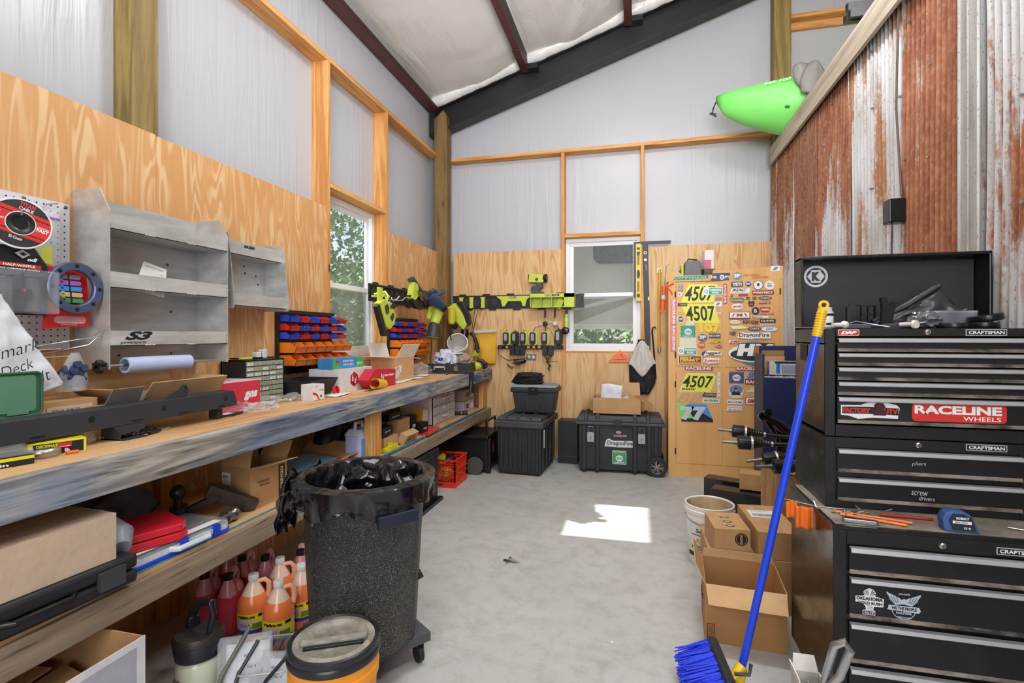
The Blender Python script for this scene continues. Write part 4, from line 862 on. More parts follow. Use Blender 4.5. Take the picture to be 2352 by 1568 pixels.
def sheet(name, label, cat, M_, w_, h, mat, amp=.006, f=14, n=16, th=.0008, seed=0, group=None, fn=None):
    def g_(u, v): 
        z = amp * noise.noise(Vector((u * w_ * f, v * h * f, seed)))
        x, y = u * w_, v * h
        if fn: return fn(u, v, z)
        return (x, y, z)
    o = MB(mat).at(M_).grid(n, n, g_).obj(name, None, solid=th); tag(o, label, cat, group); return o
clearbag = glassy('clear_plastic_bag', '#e9edf2', .2, .12); clearhard = glassy('clear_hard_plastic', '#dfe3e8', .16, .08)
blk = P('#1b1b1f', .45, 0, .15, 25); blks = P('#121214', .3); dgrey = P('#3b3d42', .5); redm = P('#cc2430', .4); lime = P('#c4d24a', .4, 0, .06); limed = P('#93ad22', .45)
steel = P('#b9bbbd', .28, .9, .1); papw = P('#ececec', .7, 0, .03)
def oneof(mb, name, label, cat, group=None, **k): return tag(mb.obj(name, None, **k), label, cat, group)
# ---- pegboard and what hangs there
pb = thing('pegboard', 'white perforated hardboard panel on the left wall holding hanging packages', 'pegboard', (0, 0, 0))
m = MB(P('#dcdbe0', .35, 0, .03)).box((XL + .004, .8, 1.383), (XL + .016, 1.63, 1.99)); m.obj('board', pb)
m = MB(P('#2c2a28', .7))
for i in range(18):
    for j in range(23): m.at(FX(XL + .0161, 1.61 - i * .0254, 1.97 - j * .0254)).prism(ellipse(.007, .007, 8), .0004)
o = m.obj('peg_holes', pb); o['kind'] = 'stuff'
m = MB(P('#6b6455', .3, .8))
for (y, z) in ((1.465, 1.975), (1.615, 1.975)): m.at(FX(XL + .016, y, z)).lathe([(0, .004), (.005, .003), (.008, 0)], seg=12)
m.obj('screw', pb)
# spool
sp = thing('cable_spool', 'red and black spool of cable with white rim hanging on the pegboard', 'spool', (-2.19, 1.362, 1.846), 0, None, ry=4)
sp.rotation_euler = (0, R(-4), R(-14))
F0 = FX(0)
MB(P('#e8e6ea', .4)).at(F0).lathe([(.03, -.07), (.092, -.07), (.092, -.066), (.035, -.062), (.035, -.002), (.092, .0), (.094, .003), (.092, .006), (.034, .006)], seg=40).obj('rim', sp)
fc = MB(P('#26262a', .4)).at(F0)
fc.lathe([(.035, .0065), (.087, .0065)], seg=40).obj('face', sp)
m = MB(P('#d02a24', .4)).at(F0 @ Matrix.Rotation(R(-17), 4, 'Z'))
for (a, b_) in ((-.046, -.034), (-.030, .030), (.034, .048)):
    xs = lambda q: math.sqrt(max(.087 ** 2 - q * q, 0)); m.prism([(-xs(a), a), (xs(a), a)] + ([(.087, 0)] if a < 0 < b_ else []) + [(xs(b_), b_), (-xs(b_), b_)] + ([(-.087, 0)] if a < 0 < b_ else []), .0006, .0066)
m.obj('stripe', sp)
m = MB(P('#1b1b1e', .3)).at(F0).lathe([(.041, .0072), (.041, .0095), (.024, .0095), (.022, .0078)], seg=30).use(P('#e8e6ea', .4)).lathe([(.041, .0073), (.044, .0073), (.044, .009), (.041, .009)], seg=30)
m.use(P('#0a0a0a', .9)).lathe([(0, .0078), (.0238, .0078)], seg=20); m.obj('hub', sp)
m = MB(P('#cf3a3a', .4)).at(F0 @ Matrix.Rotation(R(-17), 4, 'Z')).text('TITAN', -.022, .062, .046, .018, .0076, .03).use(white).text('CABLE', -.02, .05, .042, .011, .0076, .03).text('2', -.075, .004, .014, .022, .0078, .05).text('STRONG', -.083, -.006, .036, .008, .0078, .03).text('FAST', .047, -.008, .036, .014, .0078, .04).text('UNLIMITED', .047, .007, .034, .005, .0078, .02).text('50 Count', -.018, -.062, .038, .011, .0076, .02)
m.obj('lettering', sp)
MB(steel).tube([(-.14, 0, .03), (.02, 0, .03), (.028, 0, .045)], .003).obj('peg_hook', sp)
# zip bag with papers
zb = thing('zip_bag', 'clear zip bag with purple closure holding a yellow paper on the pegboard', 'bag', (-2.30, 1.42, 1.71))
MB(clearbag).at(FX(0)).grid(14, 14, lambda u, v: (-.03 + u * .18, v * .235, .02 * math.sin(math.pi * u) * math.sin(math.pi * v) + .006 * noise.noise(Vector((u * 5, v * 5, 2))))).obj('bag', zb, solid=.0006)
MB(P('#c565c8', .4)).at(FX(.012, .0, .205)).grid(10, 1, lambda u, v: (-.03 + u * .17, v * .009 - .012 * u, .002)).obj('zip_strip', zb, solid=.001)
MB(P('#d9e04a', .6)).at(FX(.012, .045, .02)).prism([(0, 0), (.07, -.008), (.066, .065), (.02, .07)], .001).obj('paper', zb)
rn = random.Random(4); m = MB(P('#8fb5a8', .5))
for _ in range(14): m.cb((.01, .03 + rn.uniform(0, .08), .13 + rn.uniform(-.02, .03)), (.006, .012, .008), TR(rx=rn.uniform(0, 90)))
m.obj('contents', zb)
MB(steel).tube([(-.03, .12, .26), (.03, .12, .258)], .003).obj('peg_hook', zb)
zb2 = thing('parts_bag', 'clear bag of green and orange plastic parts low on the pegboard', 'bag', (-2.28, 1.49, 1.675)); m = MB(P('#4fae62', .5))
for k, c_ in enumerate(('#4fae62', '#b0642c', '#8a4a40')): m.use(P(c_, .5)).cb((.012, k * .032 - .02, .0 + .004 * k), (.01, .035, .025), TR(rx=20 * k - 20))
m.obj('contents', zb2); MB(clearbag).at(FX(.02)).grid(8, 6, lambda u, v: (-.06 + u * .13, -.03 + v * .07, .008 * math.sin(3 * u))).obj('bag', zb2, solid=.0006)
# grips package
gp = thing('grip_package', 'clear blister package of dark handlebar grips with black card top on the pegboard', 'package', (-2.215, 1.25, 1.514))
MB(blk).at(FX(0)).prism([(0, .0), (.217, 0), (.217, .19), (.175, .252), (.04, .252), (0, .2)], .002).obj('card', gp)
m = MB(P('#c8cdd4', .3, .3)).at(FX(.0105, .0, 0)).prism([(.105, .225), (.13, .24), (.155, .225), (.13, .208)], .0008).use(blk).prism([(.118, .225), (.131, .232), (.144, .225), (.131, .217)], .0006, .0008).use(white).text('odi', .145, .2, .032, .014, .001, .05, .3)
m.use(P('#c8352a', .4)).prism([(.04, .176), (.19, .173), (.19, .188), (.04, .19)], .0006).use(white).text('HALF-WAFFLE', .07, .177, .10, .009, .0009, .04).text('JOINT CONTROL SYSTEM', .045, .163, .14, .008, .0009, .02); m.obj('printing', gp)
for y in (.06, .145): MB(P('#46464c', .6, 0, .3, 60, bump=.5)).lathe([(.0, 0), (.026, .0), (.026, .01), (.022, .015), (.022, .125), (.030, .13), (.030, .145), (0, .146)], c=(.035, y, .01)).obj('grip', gp)
MB(blks).box((.03, .085, .055), (.066, .125, .09)).use(P('#b43a30', .4)).box((.05, .098, .083), (.067, .106, .093)).obj('clamp', gp)
MB(clearhard).box((.012, .005, .004), (.075, .212, .165)).obj('blister', gp, bevel=.006)
# flange ring and red card of disconnect tools
fl = MB(P('#5c6788', .3, .5, .1)).at(FX(-2.195, 1.548, 1.628))
N_ = 48; ro, ri = .104, .0685
for z, nrm in ((0, 1), (.018, 1)):
    pass
fl.lathe([(ri, 0), (ro, 0), (ro, .014), (ro - .004, .018), (ri + .004, .018), (ri, .014), (ri, 0)], seg=N_)
rg = thing('flange_ring', 'blue grey metal flange ring with eight bolt holes hanging on the pegboard', 'ring'); fl.obj('ring', rg)
m = MB(P('#0b0b0c', .9))
for k in range(8):
    a = R(22 + 45 * k + 68); m.at(FX(-2.1768, 1.548 + .087 * math.cos(a), 1.628 + .087 * math.sin(a))).prism(ellipse(.016, .016, 14), .0006)
m.obj('bolt_holes', rg)
dc = thing('tool_card', 'red card of coloured line disconnect tools seen through the flange ring', 'tool set')
MB(P('#d8262b', .4)).at(FX(-2.225)).prism([(1.455, 1.465), (1.63, 1.478), (1.615, 1.71), (1.475, 1.71)], .002).obj('card', dc)
for k, c_ in enumerate(('#8b9296', '#b06ad0', '#2f9adf', '#d9b489', '#3c9a5f')):
    z = 1.672 - k * .0235; m = MB(P(c_, .35)).at(FX(-2.213, 1.498 + k * .003, z)).prism(rrect(.088, .018, .008, 3, .04, 0), .006).lathe([(.006, .006), (.006, .010), (.012, .010), (.012, 0)], c=(.008, 0, 0), seg=16).use(blk).box((.036, -.011, .001), (.041, .011, .0075)); m.obj('disconnect_tool', dc)
MB(P('#e8e2e0', .5)).at(FX(-2.2222)).text('7 piece Fuel and Transmission line', 1.50, 1.487, .10, .007, 0, .01).text('Disconnect Tool Set', 1.52, 1.479, .06, .006, 0, .01).obj('printing', dc)
MB(clearhard).at(FX(-2.215, 1.49, 1.50)).prism(rrect(.11, .03, .014, 3, .055, 0), .012).obj('blister', dc)
# hooks
for k, (y, z, ln) in enumerate(((1.47, 1.43, .17), (1.50, 1.40, .12))):
    m = MB(steel).tube([(XL + .012, y, z), (XL + .03, y, z + .008), (XL + .03, y, z - .03), (XL + .05, y + .01, z - .035), (-2.18, y + ln * .8, z + .0), (-2.17, y + ln, z + .03)], .0032, 8).tube([(XL + .03, y - .025, z), (XL + .03, y - .03, z - .045), (XL + .05, y - .02, z - .05), (-2.22, y + .05, z - .045)], .0028, 8)
    oneof(m, 'peg_hook', ('upper empty chrome hook sticking out of the pegboard bottom', 'lower empty chrome hook sticking out of the pegboard bottom')[k], 'hook', 'empty hooks on the pegboard')
# clear bag of blue grey rubber parts
cg = thing('parts_bag', 'clear bag of dark blue rubber parts hanging left of the towel rod knob', 'bag', (-2.17, 1.525, 1.28))
m = MB(P('#3c4667', .5)).blob((0, 0, .0), (.03, .045, .05), 3, .5, 3, 5)
for (y, z) in ((-.015, .02), (.0, .045), (.022, .03)): m.cyl((.02, y, z), (.036, y, z), .013)
m.obj('contents', cg)
MB(clearbag).at(FX(0)).grid(12, 14, lambda u, v: ((u - .5) * (.12 - .09 * v ** 2) + .01 * v, -.06 + v * .15, .045 * math.sin(math.pi * u) * (1 - v * .8))).obj('bag', cg, solid=.0006)
oneof(MB(blk).at(FX(-2.2, 1.475, 1.27)).prism([(0, 0), (.02, -.015), (.04, .0), (.03, .02), (.01, .025)], .02), 'plastic_clip', 'small black plastic clip between white bag and bag of rubber parts', 'clip')
# big white plastic bag with handwriting
wb = thing('plastic_bag', 'large white plastic bag with black handwriting hanging left of the pegboard hooks', 'bag', (-2.12, 1.1, 1.18))
prof = [(0, .13, .36), (.15, .14, .36), (.4, .20, .35), (.55, .26, .33), (.8, .36, .36), (1, .16, .19)]
def wbf(u, v):
    z = .40 * (1 - v); r_ = .165 + (.36 - .165) * min(v / .82, 1) if v < .82 else .36 - (v - .82) / .18 * .2
    y = -.1 + u * (r_ + .1)
    return (y, z + (.05 * (1 - u) * v), .05 * math.sin(math.pi * min(1, u + .15)) + .018 * noise.noise(Vector((y * 16, z * 10, 3))) + .008 * noise.noise(Vector((y * 50, z * 30, 3))))
white_pl = P('#e3e5ec', .3, 0, .05)
MB(white_pl).at(FX(0)).grid(30, 34, wbf).obj('bag', wb, solid=.001)
m = MB(P('#17171c', .5)).at(FX(.057, .13, .115) @ TR(rz=16)).text('mark', .02, .06, .12, .04, 0, -.01, .3).at(FX(.062, .13, .06) @ TR(rz=20)).text('Deck', .02, .05, .10, .036, 0, -.01, .3).at(FX(.064, .16, .05) @ TR(rz=22)).text('belt', .045, .005, .085, .04, 0, -.01, .3)
m.obj('handwriting', wb)
# open green lid in front of the bag
gl = thing('plastic_case', 'open green plastic case lid standing on the bench left end', 'case', (-2.06, 1.08, 1.16))
gm = P('#5d8a6d', .35, 0, .05); gm2 = P('#3f6650', .35)
MB(gm2).at(FX(0)).prism(rrect(.33, .155, .02, 4, .1, .075), .006).obj('lid', gl)
MB(gm).at(FX(.006)).prism(rrect(.29, .125, .012, 4, .1, .078), .002).box((.16, .008, .002), (.22, .016, .006)).obj('lid_panel', gl)
m = MB(gm2).at(FX(.006)); pts = [(p[0], p[1], .004) for p in rrect(.325, .15, .02, 4, .1, .075)]; m.tube(pts, .004, 6, closed=True); m.obj('lid_rim', gl)
MB(P('#c9cdd2', .4)).box((-.26, -.08, -.12), (.0, .30, -.005)).use(P('#a97c5a', .6)).box((-.2, -.05, -.005), (-.05, .2, -.002)).obj('case_base', gl, bevel=.006)
# long black steel bumper bar
bb = thing('steel_bumper', 'long black powder-coated steel bumper bar with round holes lying on the bench', 'bumper', (0, 0, 0))
pc = P('#2f3138', .55, 0, .1, 8)
m = MB(pc).box((-1.99, .7, 1.095), (-1.906, 2.06, 1.1)).box((-1.99, .7, 1.165), (-1.91, 2.06, 1.17)).box((-1.91, .7, 1.095), (-1.903, 2.04, 1.17)).box((-1.99, .7, 1.1), (-1.985, 2.06, 1.165))
m.at(FX(-1.99)).prism([(2.04, 1.095), (2.085, 1.10), (2.075, 1.14), (2.06, 1.17), (2.04, 1.17)], .087); m.at(Matrix())
m.obj('bar', bb, bevel=.003)
hl = P('#060607', .9)
for y in (.95, 1.402, 1.688, 2.012):
    MB(hl).at(FX(-1.9029, y, 1.137)).prism(ellipse(.024, .024, 22), .0006).obj('round_hole', bb)
for y in (1.233, 1.575, 1.78, 1.986): MB(hl).at(FX(-1.9029, y, 1.106)).prism(rrect(.045, .007, .003, 3), .0006).obj('slot', bb)
m = MB(pc).at(FX(-1.915)).prism([(1.70, 1.168), (1.80, 1.168), (1.815, 1.20), (1.80, 1.225), (1.785, 1.225), (1.765, 1.205), (1.72, 1.19)], .005).use(hl).prism(ellipse(.012, .016, 12, 1.797, 1.21), .0004, .0051); m.obj('tab', bb)
m = MB(pc).box((-1.99, 1.50, 1.04), (-1.90, 1.505, 1.095)).box((-1.99, 1.50, 1.04), (-1.88, 1.60, 1.044)).at(FX(-1.905)).prism([(1.48, 1.095), (1.61, 1.095), (1.60, 1.07), (1.51, 1.06)], .004); m.obj('bracket', bb)
for q0, q1 in ((.80, .84), (2.0, 2.03)): MB(pc).box((-1.99, q0, 1.04), (-1.94, q1, 1.095)).obj('foot', bb)
# cartons behind the bumper
c1 = carton('cardboard_box', 'brown carton with a shipping label below the bag of rubber parts', (-2.225, 1.48, BT), .22, .20, .15, 0, closed=True, mat=card)
label_on(c1, FX(.1105, -.08, .075), .16, .055, [('QTY 01  SHIP TO', .1, .6, .6, .2), ('JC 1141', .5, .2, .3, .25)], col='#cdb9a6')
c2 = carton('cardboard_box', 'long open carton with splayed flaps behind the bumper bar', (-2.17, 1.90, BT), .26, .42, .11, 0, flaps=(('x', .11, 55), ('-x', .12, 70), ('-y', .12, 35), ('y', .1, 60)))
c2b = carton('cardboard_box', 'small open carton with grey lined flap behind the bumper bar', (-2.05, 1.59, BT), .09, .15, .12, 0, flaps=(('y', .09, 25), ('x', .08, 60)), inner=P('#77726c', .5))
c3 = carton('retail_box', 'flat pink and red retail box left of the drawer organizer', (-2.16, 2.272, BT), .20, .30, .15, 0, closed=True, mat=P('#cf3247', .45))
MB(P('#e4ccd0', .5)).box((-.10, -.15, .1502), (.10, .15, .153)).use(P('#c65a68', .5)).at(TR(-.02, 0, .1535, rz=90)).prism(rrect(.12, .05, .015), .0008).obj('top_print', c3)
MB(white).at(FX(.1005, .03, .045)).text('gns', 0, 0, .10, .05, 0, .06, .3).obj('print', c3)
# drawer organizer
og = thing('drawer_organizer', 'black cabinet of small clear drawers standing at the back of the bench', 'organizer', (-2.335, 2.43, BT))
m = MB(blk).box((0, 0, 0), (.165, .01, .255)).box((0, .32, 0), (.165, .33, .255)).box((0, 0, 0), (.165, .33, .006)).box((0, 0, .249), (.165, .33, .255)).box((0, 0, 0), (.01, .33, .255)).obj('case', og)
rn = random.Random(11)
for r_ in range(8):
    for c_ in range(5):
        y, z = .012 + c_ * .0615, .008 + r_ * .0302
        d = MB(glassy('drawer_clear', '#c9cdb9', .4, .2) if 'dcl' not in MC else MC['dcl']); MC.setdefault('dcl', d.mats[0])
        d.box((.03, y, z), (.168, y + .058, z + .002)).box((.163, y, z), (.168, y + .058, z + .026)).box((.168, y + .02, z + .012), (.174, y + .038, z + .014))
        if rn.random() < .5 or c_ == 0: d.use(P('#dedfdc', .5)).box((.1682, y + .004, z + .003), (.1686, y + .05, z + .017))
        else: d.use(P('#6c6a60', .5, .3)).blob((.13, y + .029, z + .010), (.03, .022, .012), 1, .5, 3, r_ * 7 + c_)
        d.obj('drawer', og)
pk = thing('box_cutter', 'yellow and black box cutter on top of the drawer organizer', 'cutter', (-2.24, 2.52, BT + .2565)); MB(P('#d8dc3a', .4)).box((-.01, -.05, 0), (.01, .04, .012)).use(blk).box((-.011, .04, 0), (.011, .08, .011)).obj('body', pk, bevel=.003)
for k, (y, c_) in enumerate(((2.615, 'white'), (2.665, 'white'))):
    t_ = thing('plug_adapter', ('shorter white plug adapter on the drawer organizer', 'taller white plug adapter on the drawer organizer')[k], 'adapter', (-2.25, y, BT + .2565)); MB(P('#dcdde2', .4)).box((-.02, -.018, 0), (.02, .018, .04 + .015 * k)).obj('body', t_, bevel=.005); MB(steel).box((-.003, -.012, .04 + .015 * k), (.003, -.010, .055 + .015 * k)).obj('prong', t_)
oneof(MB(blks).tube([(-2.27, 2.43, 1.305), (-2.26, 2.5, 1.301), (-2.22, 2.6, 1.303), (-2.25, 2.7, 1.302), (-2.2, 2.745, 1.302)], .004), 'loose_cable', 'black cord lying along the drawer organizer top', 'cord')
# black tray, small box
tr_ = thing('plastic_tray', 'empty black rectangular plastic tray with sloping sides on the bench', 'tray', (-2.14, 2.93, BT), 4)
m = MB(blk); a, b_, h = (.10, .12, .105), (.14, .165, 0), .105
for s_ in (0, 1):
    w0, d0, w1, d1 = (.105, .13, .14, .165) if s_ == 0 else (.101, .126, .136, .161)
    z0 = 0 if s_ == 0 else .004
    vs = [(-w0, -d0, z0), (w0, -d0, z0), (w0, d0, z0), (-w0, d0, z0), (-w1, -d1, h), (w1, -d1, h), (w1, d1, h), (-w1, d1, h)]
    f_ = [(0, 3, 2, 1), (0, 1, 5, 4), (1, 2, 6, 5), (2, 3, 7, 6), (3, 0, 4, 7)]
    m.add(vs, f_ if s_ == 0 else [tuple(reversed(q)) for q in f_])
m.obj('tray', tr_)
m = MB(blk); m.tube([(-.14, -.165, h), (.14, -.165, h), (.14, .165, h), (-.14, .165, h)], .0045, 6, closed=True); m.obj('rim', tr_)
wbx = thing('retail_box', 'small white retail box with red curve in front of the black tray', 'box', (-1.945, 2.735, BT), -6)
MB(P('#e9e8ea', .45)).box((-.045, -.05, 0), (.045, .05, .098)).obj('body', wbx, bevel=.001)
m = MB(redm).at(FX(.0455, -.05, 0)).prism([(0, .04), (.03, .03), (.05, .0), (.06, 0), (.038, .04), (0, .055)], .0005).box((0, 0, 0), (.1, .003, .0006)).use(dgrey).text('CANBUS', .01, .083, .035, .006, .001).prism(ellipse(.016, .016, 12, .07, .025), .0006).prism(ellipse(.01, .01, 12, .085, .06), .0006).text('LED', .055, .06, .02, .008, .001); m.obj('print', wbx)
oneof(MB(clearbag).blob((-2.03, 2.66, BT + .02), (.05, .06, .03), 3, .4, 3, 3, -.6).use(steel).blob((-2.03, 2.66, BT + .016), (.025, .03, .015), 2, .6, 4, 8, -.9), 'parts_bag', 'clear bag of metal fittings beside the small white box', 'bag')
for k, (x, y, sx, sy, sd, lb) in enumerate(((-2.06, 2.22, .08, .13, 1, 'crumpled clear plastic bag at the right end of the bumper bar'), (-2.10, 2.50, .06, .12, 5, 'crumpled clear plastic bag in front of the drawer organizer'), (-1.93, 2.28, .05, .10, 9, 'flat clear plastic bag near the bench front edge'), (-1.98, 1.40, .04, .06, 12, 'small clear bag beside the yellow screw package'))):
    oneof(MB(clearbag).blob((x, y, BT + .017), (sx, sy, .03), 4, .5, 4, sd, -.55), 'plastic_bag', lb, 'bag')
bk = thing('booklet', 'black and white booklet in plastic at the right end of the bumper', 'booklet', (-1.985, 2.14, BT), 12); MB(blk).box((-.04, -.07, 0), (.04, .07, .006)).use(papw).box((-.036, -.066, .006), (.0, .02, .0068)).use(redm).box((-.02, .03, .006), (.01, .05, .0068)).obj('cover', bk)
# pliers-like black tools
def pliers(name, label, loc, rz, L=.16):
    t_ = thing(name, label, 'pliers', loc, rz)
    MB(steel).prism([(0, -.008), (.045, -.003), (.05, 0), (.045, .003), (0, .008), (-.02, 0)], .01).obj('jaws', t_)
    for s_ in (-1, 1): MB(blk).tube([(-.01, s_ * .003, .006), (-.05, s_ * .018, .007), (-.09, s_ * .02, .007), (-L + .04, s_ * .014, .007)], [.005, .007, .007, .006]).obj('grip', t_)
pliers('pliers', 'black handled pliers lying on the bench left of the small white box', (-1.99, 2.40, BT), -60)
pliers('pliers', 'dark small pliers under the right part of the bumper bar', (-1.93, 1.70, BT), 100, .12)
# bolts spill
rn = random.Random(5); m = MB(steel)
for _ in range(46):
    p = Vector((-1.99 + rn.gauss(0, .022), 1.60 + rn.gauss(0, .05), BT + .008)); a = rn.uniform(0, 6.28); q = Vector((math.cos(a), math.sin(a), rn.uniform(-.1, .3))).normalized()
    m.cyl(p, p + q * .02, .003, seg=6).cyl(p - q * .003, p + q * .002, .0065, seg=6)
o = oneof(m, 'loose_bolts', 'heap of loose shiny bolts in front of the bumper bracket', 'bolts'); o['kind'] = 'stuff'
# screw packages, tape
def deck(loc, rz, label):
    t_ = thing('screw_box', label, 'screw box', loc, rz); yl = P('#e3dc2e', .4); MB(yl).box((-.045, -.075, 0), (.045, .075, .046)).obj('body', t_, bevel=.001)
    m = MB(blk).at(FX(.0455, -.075, 0)).box((.012, .003, 0), (.142, .040, .0006)).use(yl).text('DECKMATE', .02, .027, .06, .010, .001, .06).use(redm).box((.075, .022, .0006), (.11, .038, .0012)).use(white).text('1 lb', .08, .006, .025, .012, .001, .04).box((.075, .024, .0013), (.105, .026, .0014)); m.obj('print', t_); return t_
deck((-1.93, 1.30, BT), -22, 'yellow and black screw box beside the silver tape')
d2 = thing('screw_box', 'yellow and black package with clear lid at the bench left corner', 'screw box', (-1.90, 1.09, BT), -14)
MB(blk).box((-.05, -.12, 0), (.05, .10, .03)).obj('body', d2); MB(P('#d9d52f', .4)).box((-.0505, -.12, .018), (.0505, .1005, .028)).obj('band', d2); MB(clearhard).box((-.05, -.12, .031), (.05, .10, .05)).obj('lid', d2, bevel=.004)
MB(white).at(FX(.051, .0, .004)).text('1 in', 0, 0, .04, .009, 0, .03).obj('print', d2)
tp = thing('tape_measure_reel', 'round silver metal reel lying beside the yellow screw box', 'reel', (-1.90, 1.245, BT)); MB(P('#b3aea6', .3, .8)).lathe([(0, 0), (.042, 0), (.047, .008), (.046, .022), (.040, .028), (.028, .028), (.026, .024), (0, .024)], seg=36).obj('body', tp); MB(P('#8b867e', .3, .8)).lathe([(0, .0245), (.018, .0245), (.018, .029), (0, .029)], seg=20).obj('hub', tp)
oneof(MB(P('#e8641e', .4)).cyl((-1.855, 1.285, BT + .006), (-1.845, 1.315, BT + .006), .006), 'orange_plug', 'tiny orange plastic plug by the silver reel', 'plug')
# bulb boxes and glove box
rb = thing('retail_box', 'white light-bar box with red hexagon logo on the bench', 'box', (-2.12, 3.325, BT), 0)
MB(P('#e2e0e2', .45)).box((-.12, -.22, 0), (.12, .22, .16)).obj('body', rb, bevel=.001)
hx_ = [(.055 * math.cos(R(60 * k + 30)) * 1.05, .055 * math.sin(R(60 * k + 30))) for k in range(6)]
MB(P('#a8222e', .4)).at(FX(.1205, -.03, .08)).prism(hx_, .0006).use(white).text('b', -.032, -.014, .022, .045, .001, .05, .2).text('d', .002, -.03, .026, .045, .001, .05, .2).obj('logo', rb)
rf = thing('retail_box', 'red light-bar sleeve with angled end lying against the white box', 'box', (-1.945, 3.52, BT), -2)
MB(P('#c8283c', .45)).at(FX(-.04)).prism([(-.20, .07), (-.13, .005), (.20, .0), (.20, .13), (-.10, .145)], .09).obj('body', rf, bevel=.001)
MB(white).at(FX(.0505, 0, 0)).text('b', -.02, .07, .02, .04, .0, .05, .2).text('d', .005, .055, .02, .045, .0, .05, .2).text('baja designs', .035, .078, .14, .022, 0, .05).obj('logo', rf)
zg = thing('retail_box', 'blue and green box of zip bags on top of the white light-bar box', 'box', (-2.10, 3.29, BT + .161), -2)
MB(P('#3f8fd0', .4)).box((-.06, -.19, 0), (.06, .19, .075)).obj('body', zg, bevel=.001)
m = MB(P('#3fae5c', .4)).at(FX(.0603, -.19, 0)).prism([(0, 0), (.09, 0), (.03, .075), (0, .075)], .0006).prism([(.28, 0), (.38, 0), (.38, .075), (.28, .075)], .0006).use(white).text('SUPER SEAL', .12, .045, .13, .014, .001, .03).text('SNACK BAG', .12, .02, .13, .014, .001, .03).text('SNACK', .295, .02, .07, .02, .001, .03).use(redm).prism(ellipse(.04, .022, 14, .05, .05), .0006, .0006); m.obj('print', zg)
for k in range(4): oneof(MB(P(('#4a5aa8', '#e0e0e8', '#4f68b8', '#d7dbe8')[k], .5)).at(TR(-2.25, 3.53 + .018 * k, BT, rx=-14)).box((-.06, 0, 0), (.06, .008, .24)), 'notebook', ('darkest blue', 'first pale', 'blue', 'last pale')[k] + ' notebook leaning below the left window', 'notebook', 'notebooks leaning under the window')
rcp = thing('red_plug', 'round red plastic cap standing on its edge on the bench', 'cap', (-1.98, 3.02, BT)); MB(P('#e8333a', .35)).at(frame((0, 0, .028), (0, 1, 0), (-.3, 0, 1))).lathe([(0, .004), (.024, .004), (.024, .0), (.028, 0), (.028, .02), (.024, .022), (.024, .006)], seg=30).obj('shell', rcp)
m = MB(P('#b5222a', .35)).at(frame((0, 0, .028), (0, 1, 0), (-.3, 0, 1)))
for k in range(3): m.cb((0, 0, .009), (.046, .004, .008), Matrix.Rotation(R(60 * k), 4, 'Z'))
m.obj('ribs', rcp)
yc = thing('yellow_cup', 'yellow plastic cup lying on its side by the red sleeve', 'cup', (-1.87, 3.36, BT)); YM = P('#eec424', .35)
MB(YM).at(frame((0, 0, .042), (1, 0, 0), (0, .1, 1))).lathe([(.033, -.13), (.030, -.13), (.038, .0), (.042, .0), (.041, -.003), (.034, -.133), (0, -.133)], seg=32).obj('cup', yc)
oc = carton('cardboard_box', 'open carton with white lined flaps beside the window bins', (-2.12, 4.12, BT), .26, .28, .20, -8, flaps=(('x', .14, 60), ('-x', .13, 75), ('y', .13, -8), ('-y', .14, 8)), mat=P('#d0a377', .7), inner=P('#efe3da', .6))
rn = random.Random(8); m = MB(P('#e6e3e4', .4))
for k in range(7):
    p = Vector((-1.955 + rn.uniform(-.01, .02), 3.86 + rn.uniform(-.05, .06), BT + .03)); pts = [p + Vector((.02 * math.sin(t * 1.3 + k), .05 * math.cos(t + k * .7) * (1 - t * .05), .055 + .055 * math.sin(t + k))) for t in [i * .6 for i in range(9)]]; m.tube(pts, .0025, 6)
oneof(m, 'white_cable', 'tangle of thin white cable hanging in front of the open carton', 'cable')
for k, (x, y, w_, h_, rz, lb) in enumerate(((-2.0, 3.95, .16, .30, 5, 'white papers lying flat in front of the open carton'), (-2.02, 4.25, .15, .36, -6, 'white paper sheets further along the bench'), (-1.93, 2.98, .10, .22, 8, 'white sheet of paper under the red cap'), (-2.05, 4.62, .12, .2, 12, 'white paper near the black tray by the corner'))):
    o = MB(papw).at(TR(x, y, BT + .001 + .001 * k, rz=rz)).grid(6, 8, lambda u, v: ((u - .5) * w_, (v - .5) * h_, .004 + .006 * noise.noise(Vector((u * 3, v * 4, k))))).obj('paper_sheet', solid=.002); tag(o, lb, 'paper', 'papers on the bench')
oneof(MB(clearbag).blob((-2.16, 4.75, BT + .04), (.11, .22, .07), 4, .45, 3, 15, -.55), 'plastic_bag', 'crumpled clear plastic in the corner left of the black tray', 'bag')
oneof(MB(P('#2c2b2a', .5)).cyl((-1.86, 4.78, BT), (-1.86, 4.78, BT + .014), .012).use(steel).cyl((-1.86, 4.78, BT + .014), (-1.86, 4.78, BT + .02), .007), 'metal_nub', 'tiny metal capped nub on the bench left of the corner tray', 'cap')
m = MB(blk)
for k in range(5): m.tube([(-1.86 + .02 * math.sin(k), 3.2 + k * .03, BT + .005), (-1.84, 3.24 + k * .03, BT + .009), (-1.87, 3.27 + k * .03, BT + .004)], .003, 6)
oneof(m, 'wire_scraps', 'dark wire scraps lying below the yellow cup', 'wire')
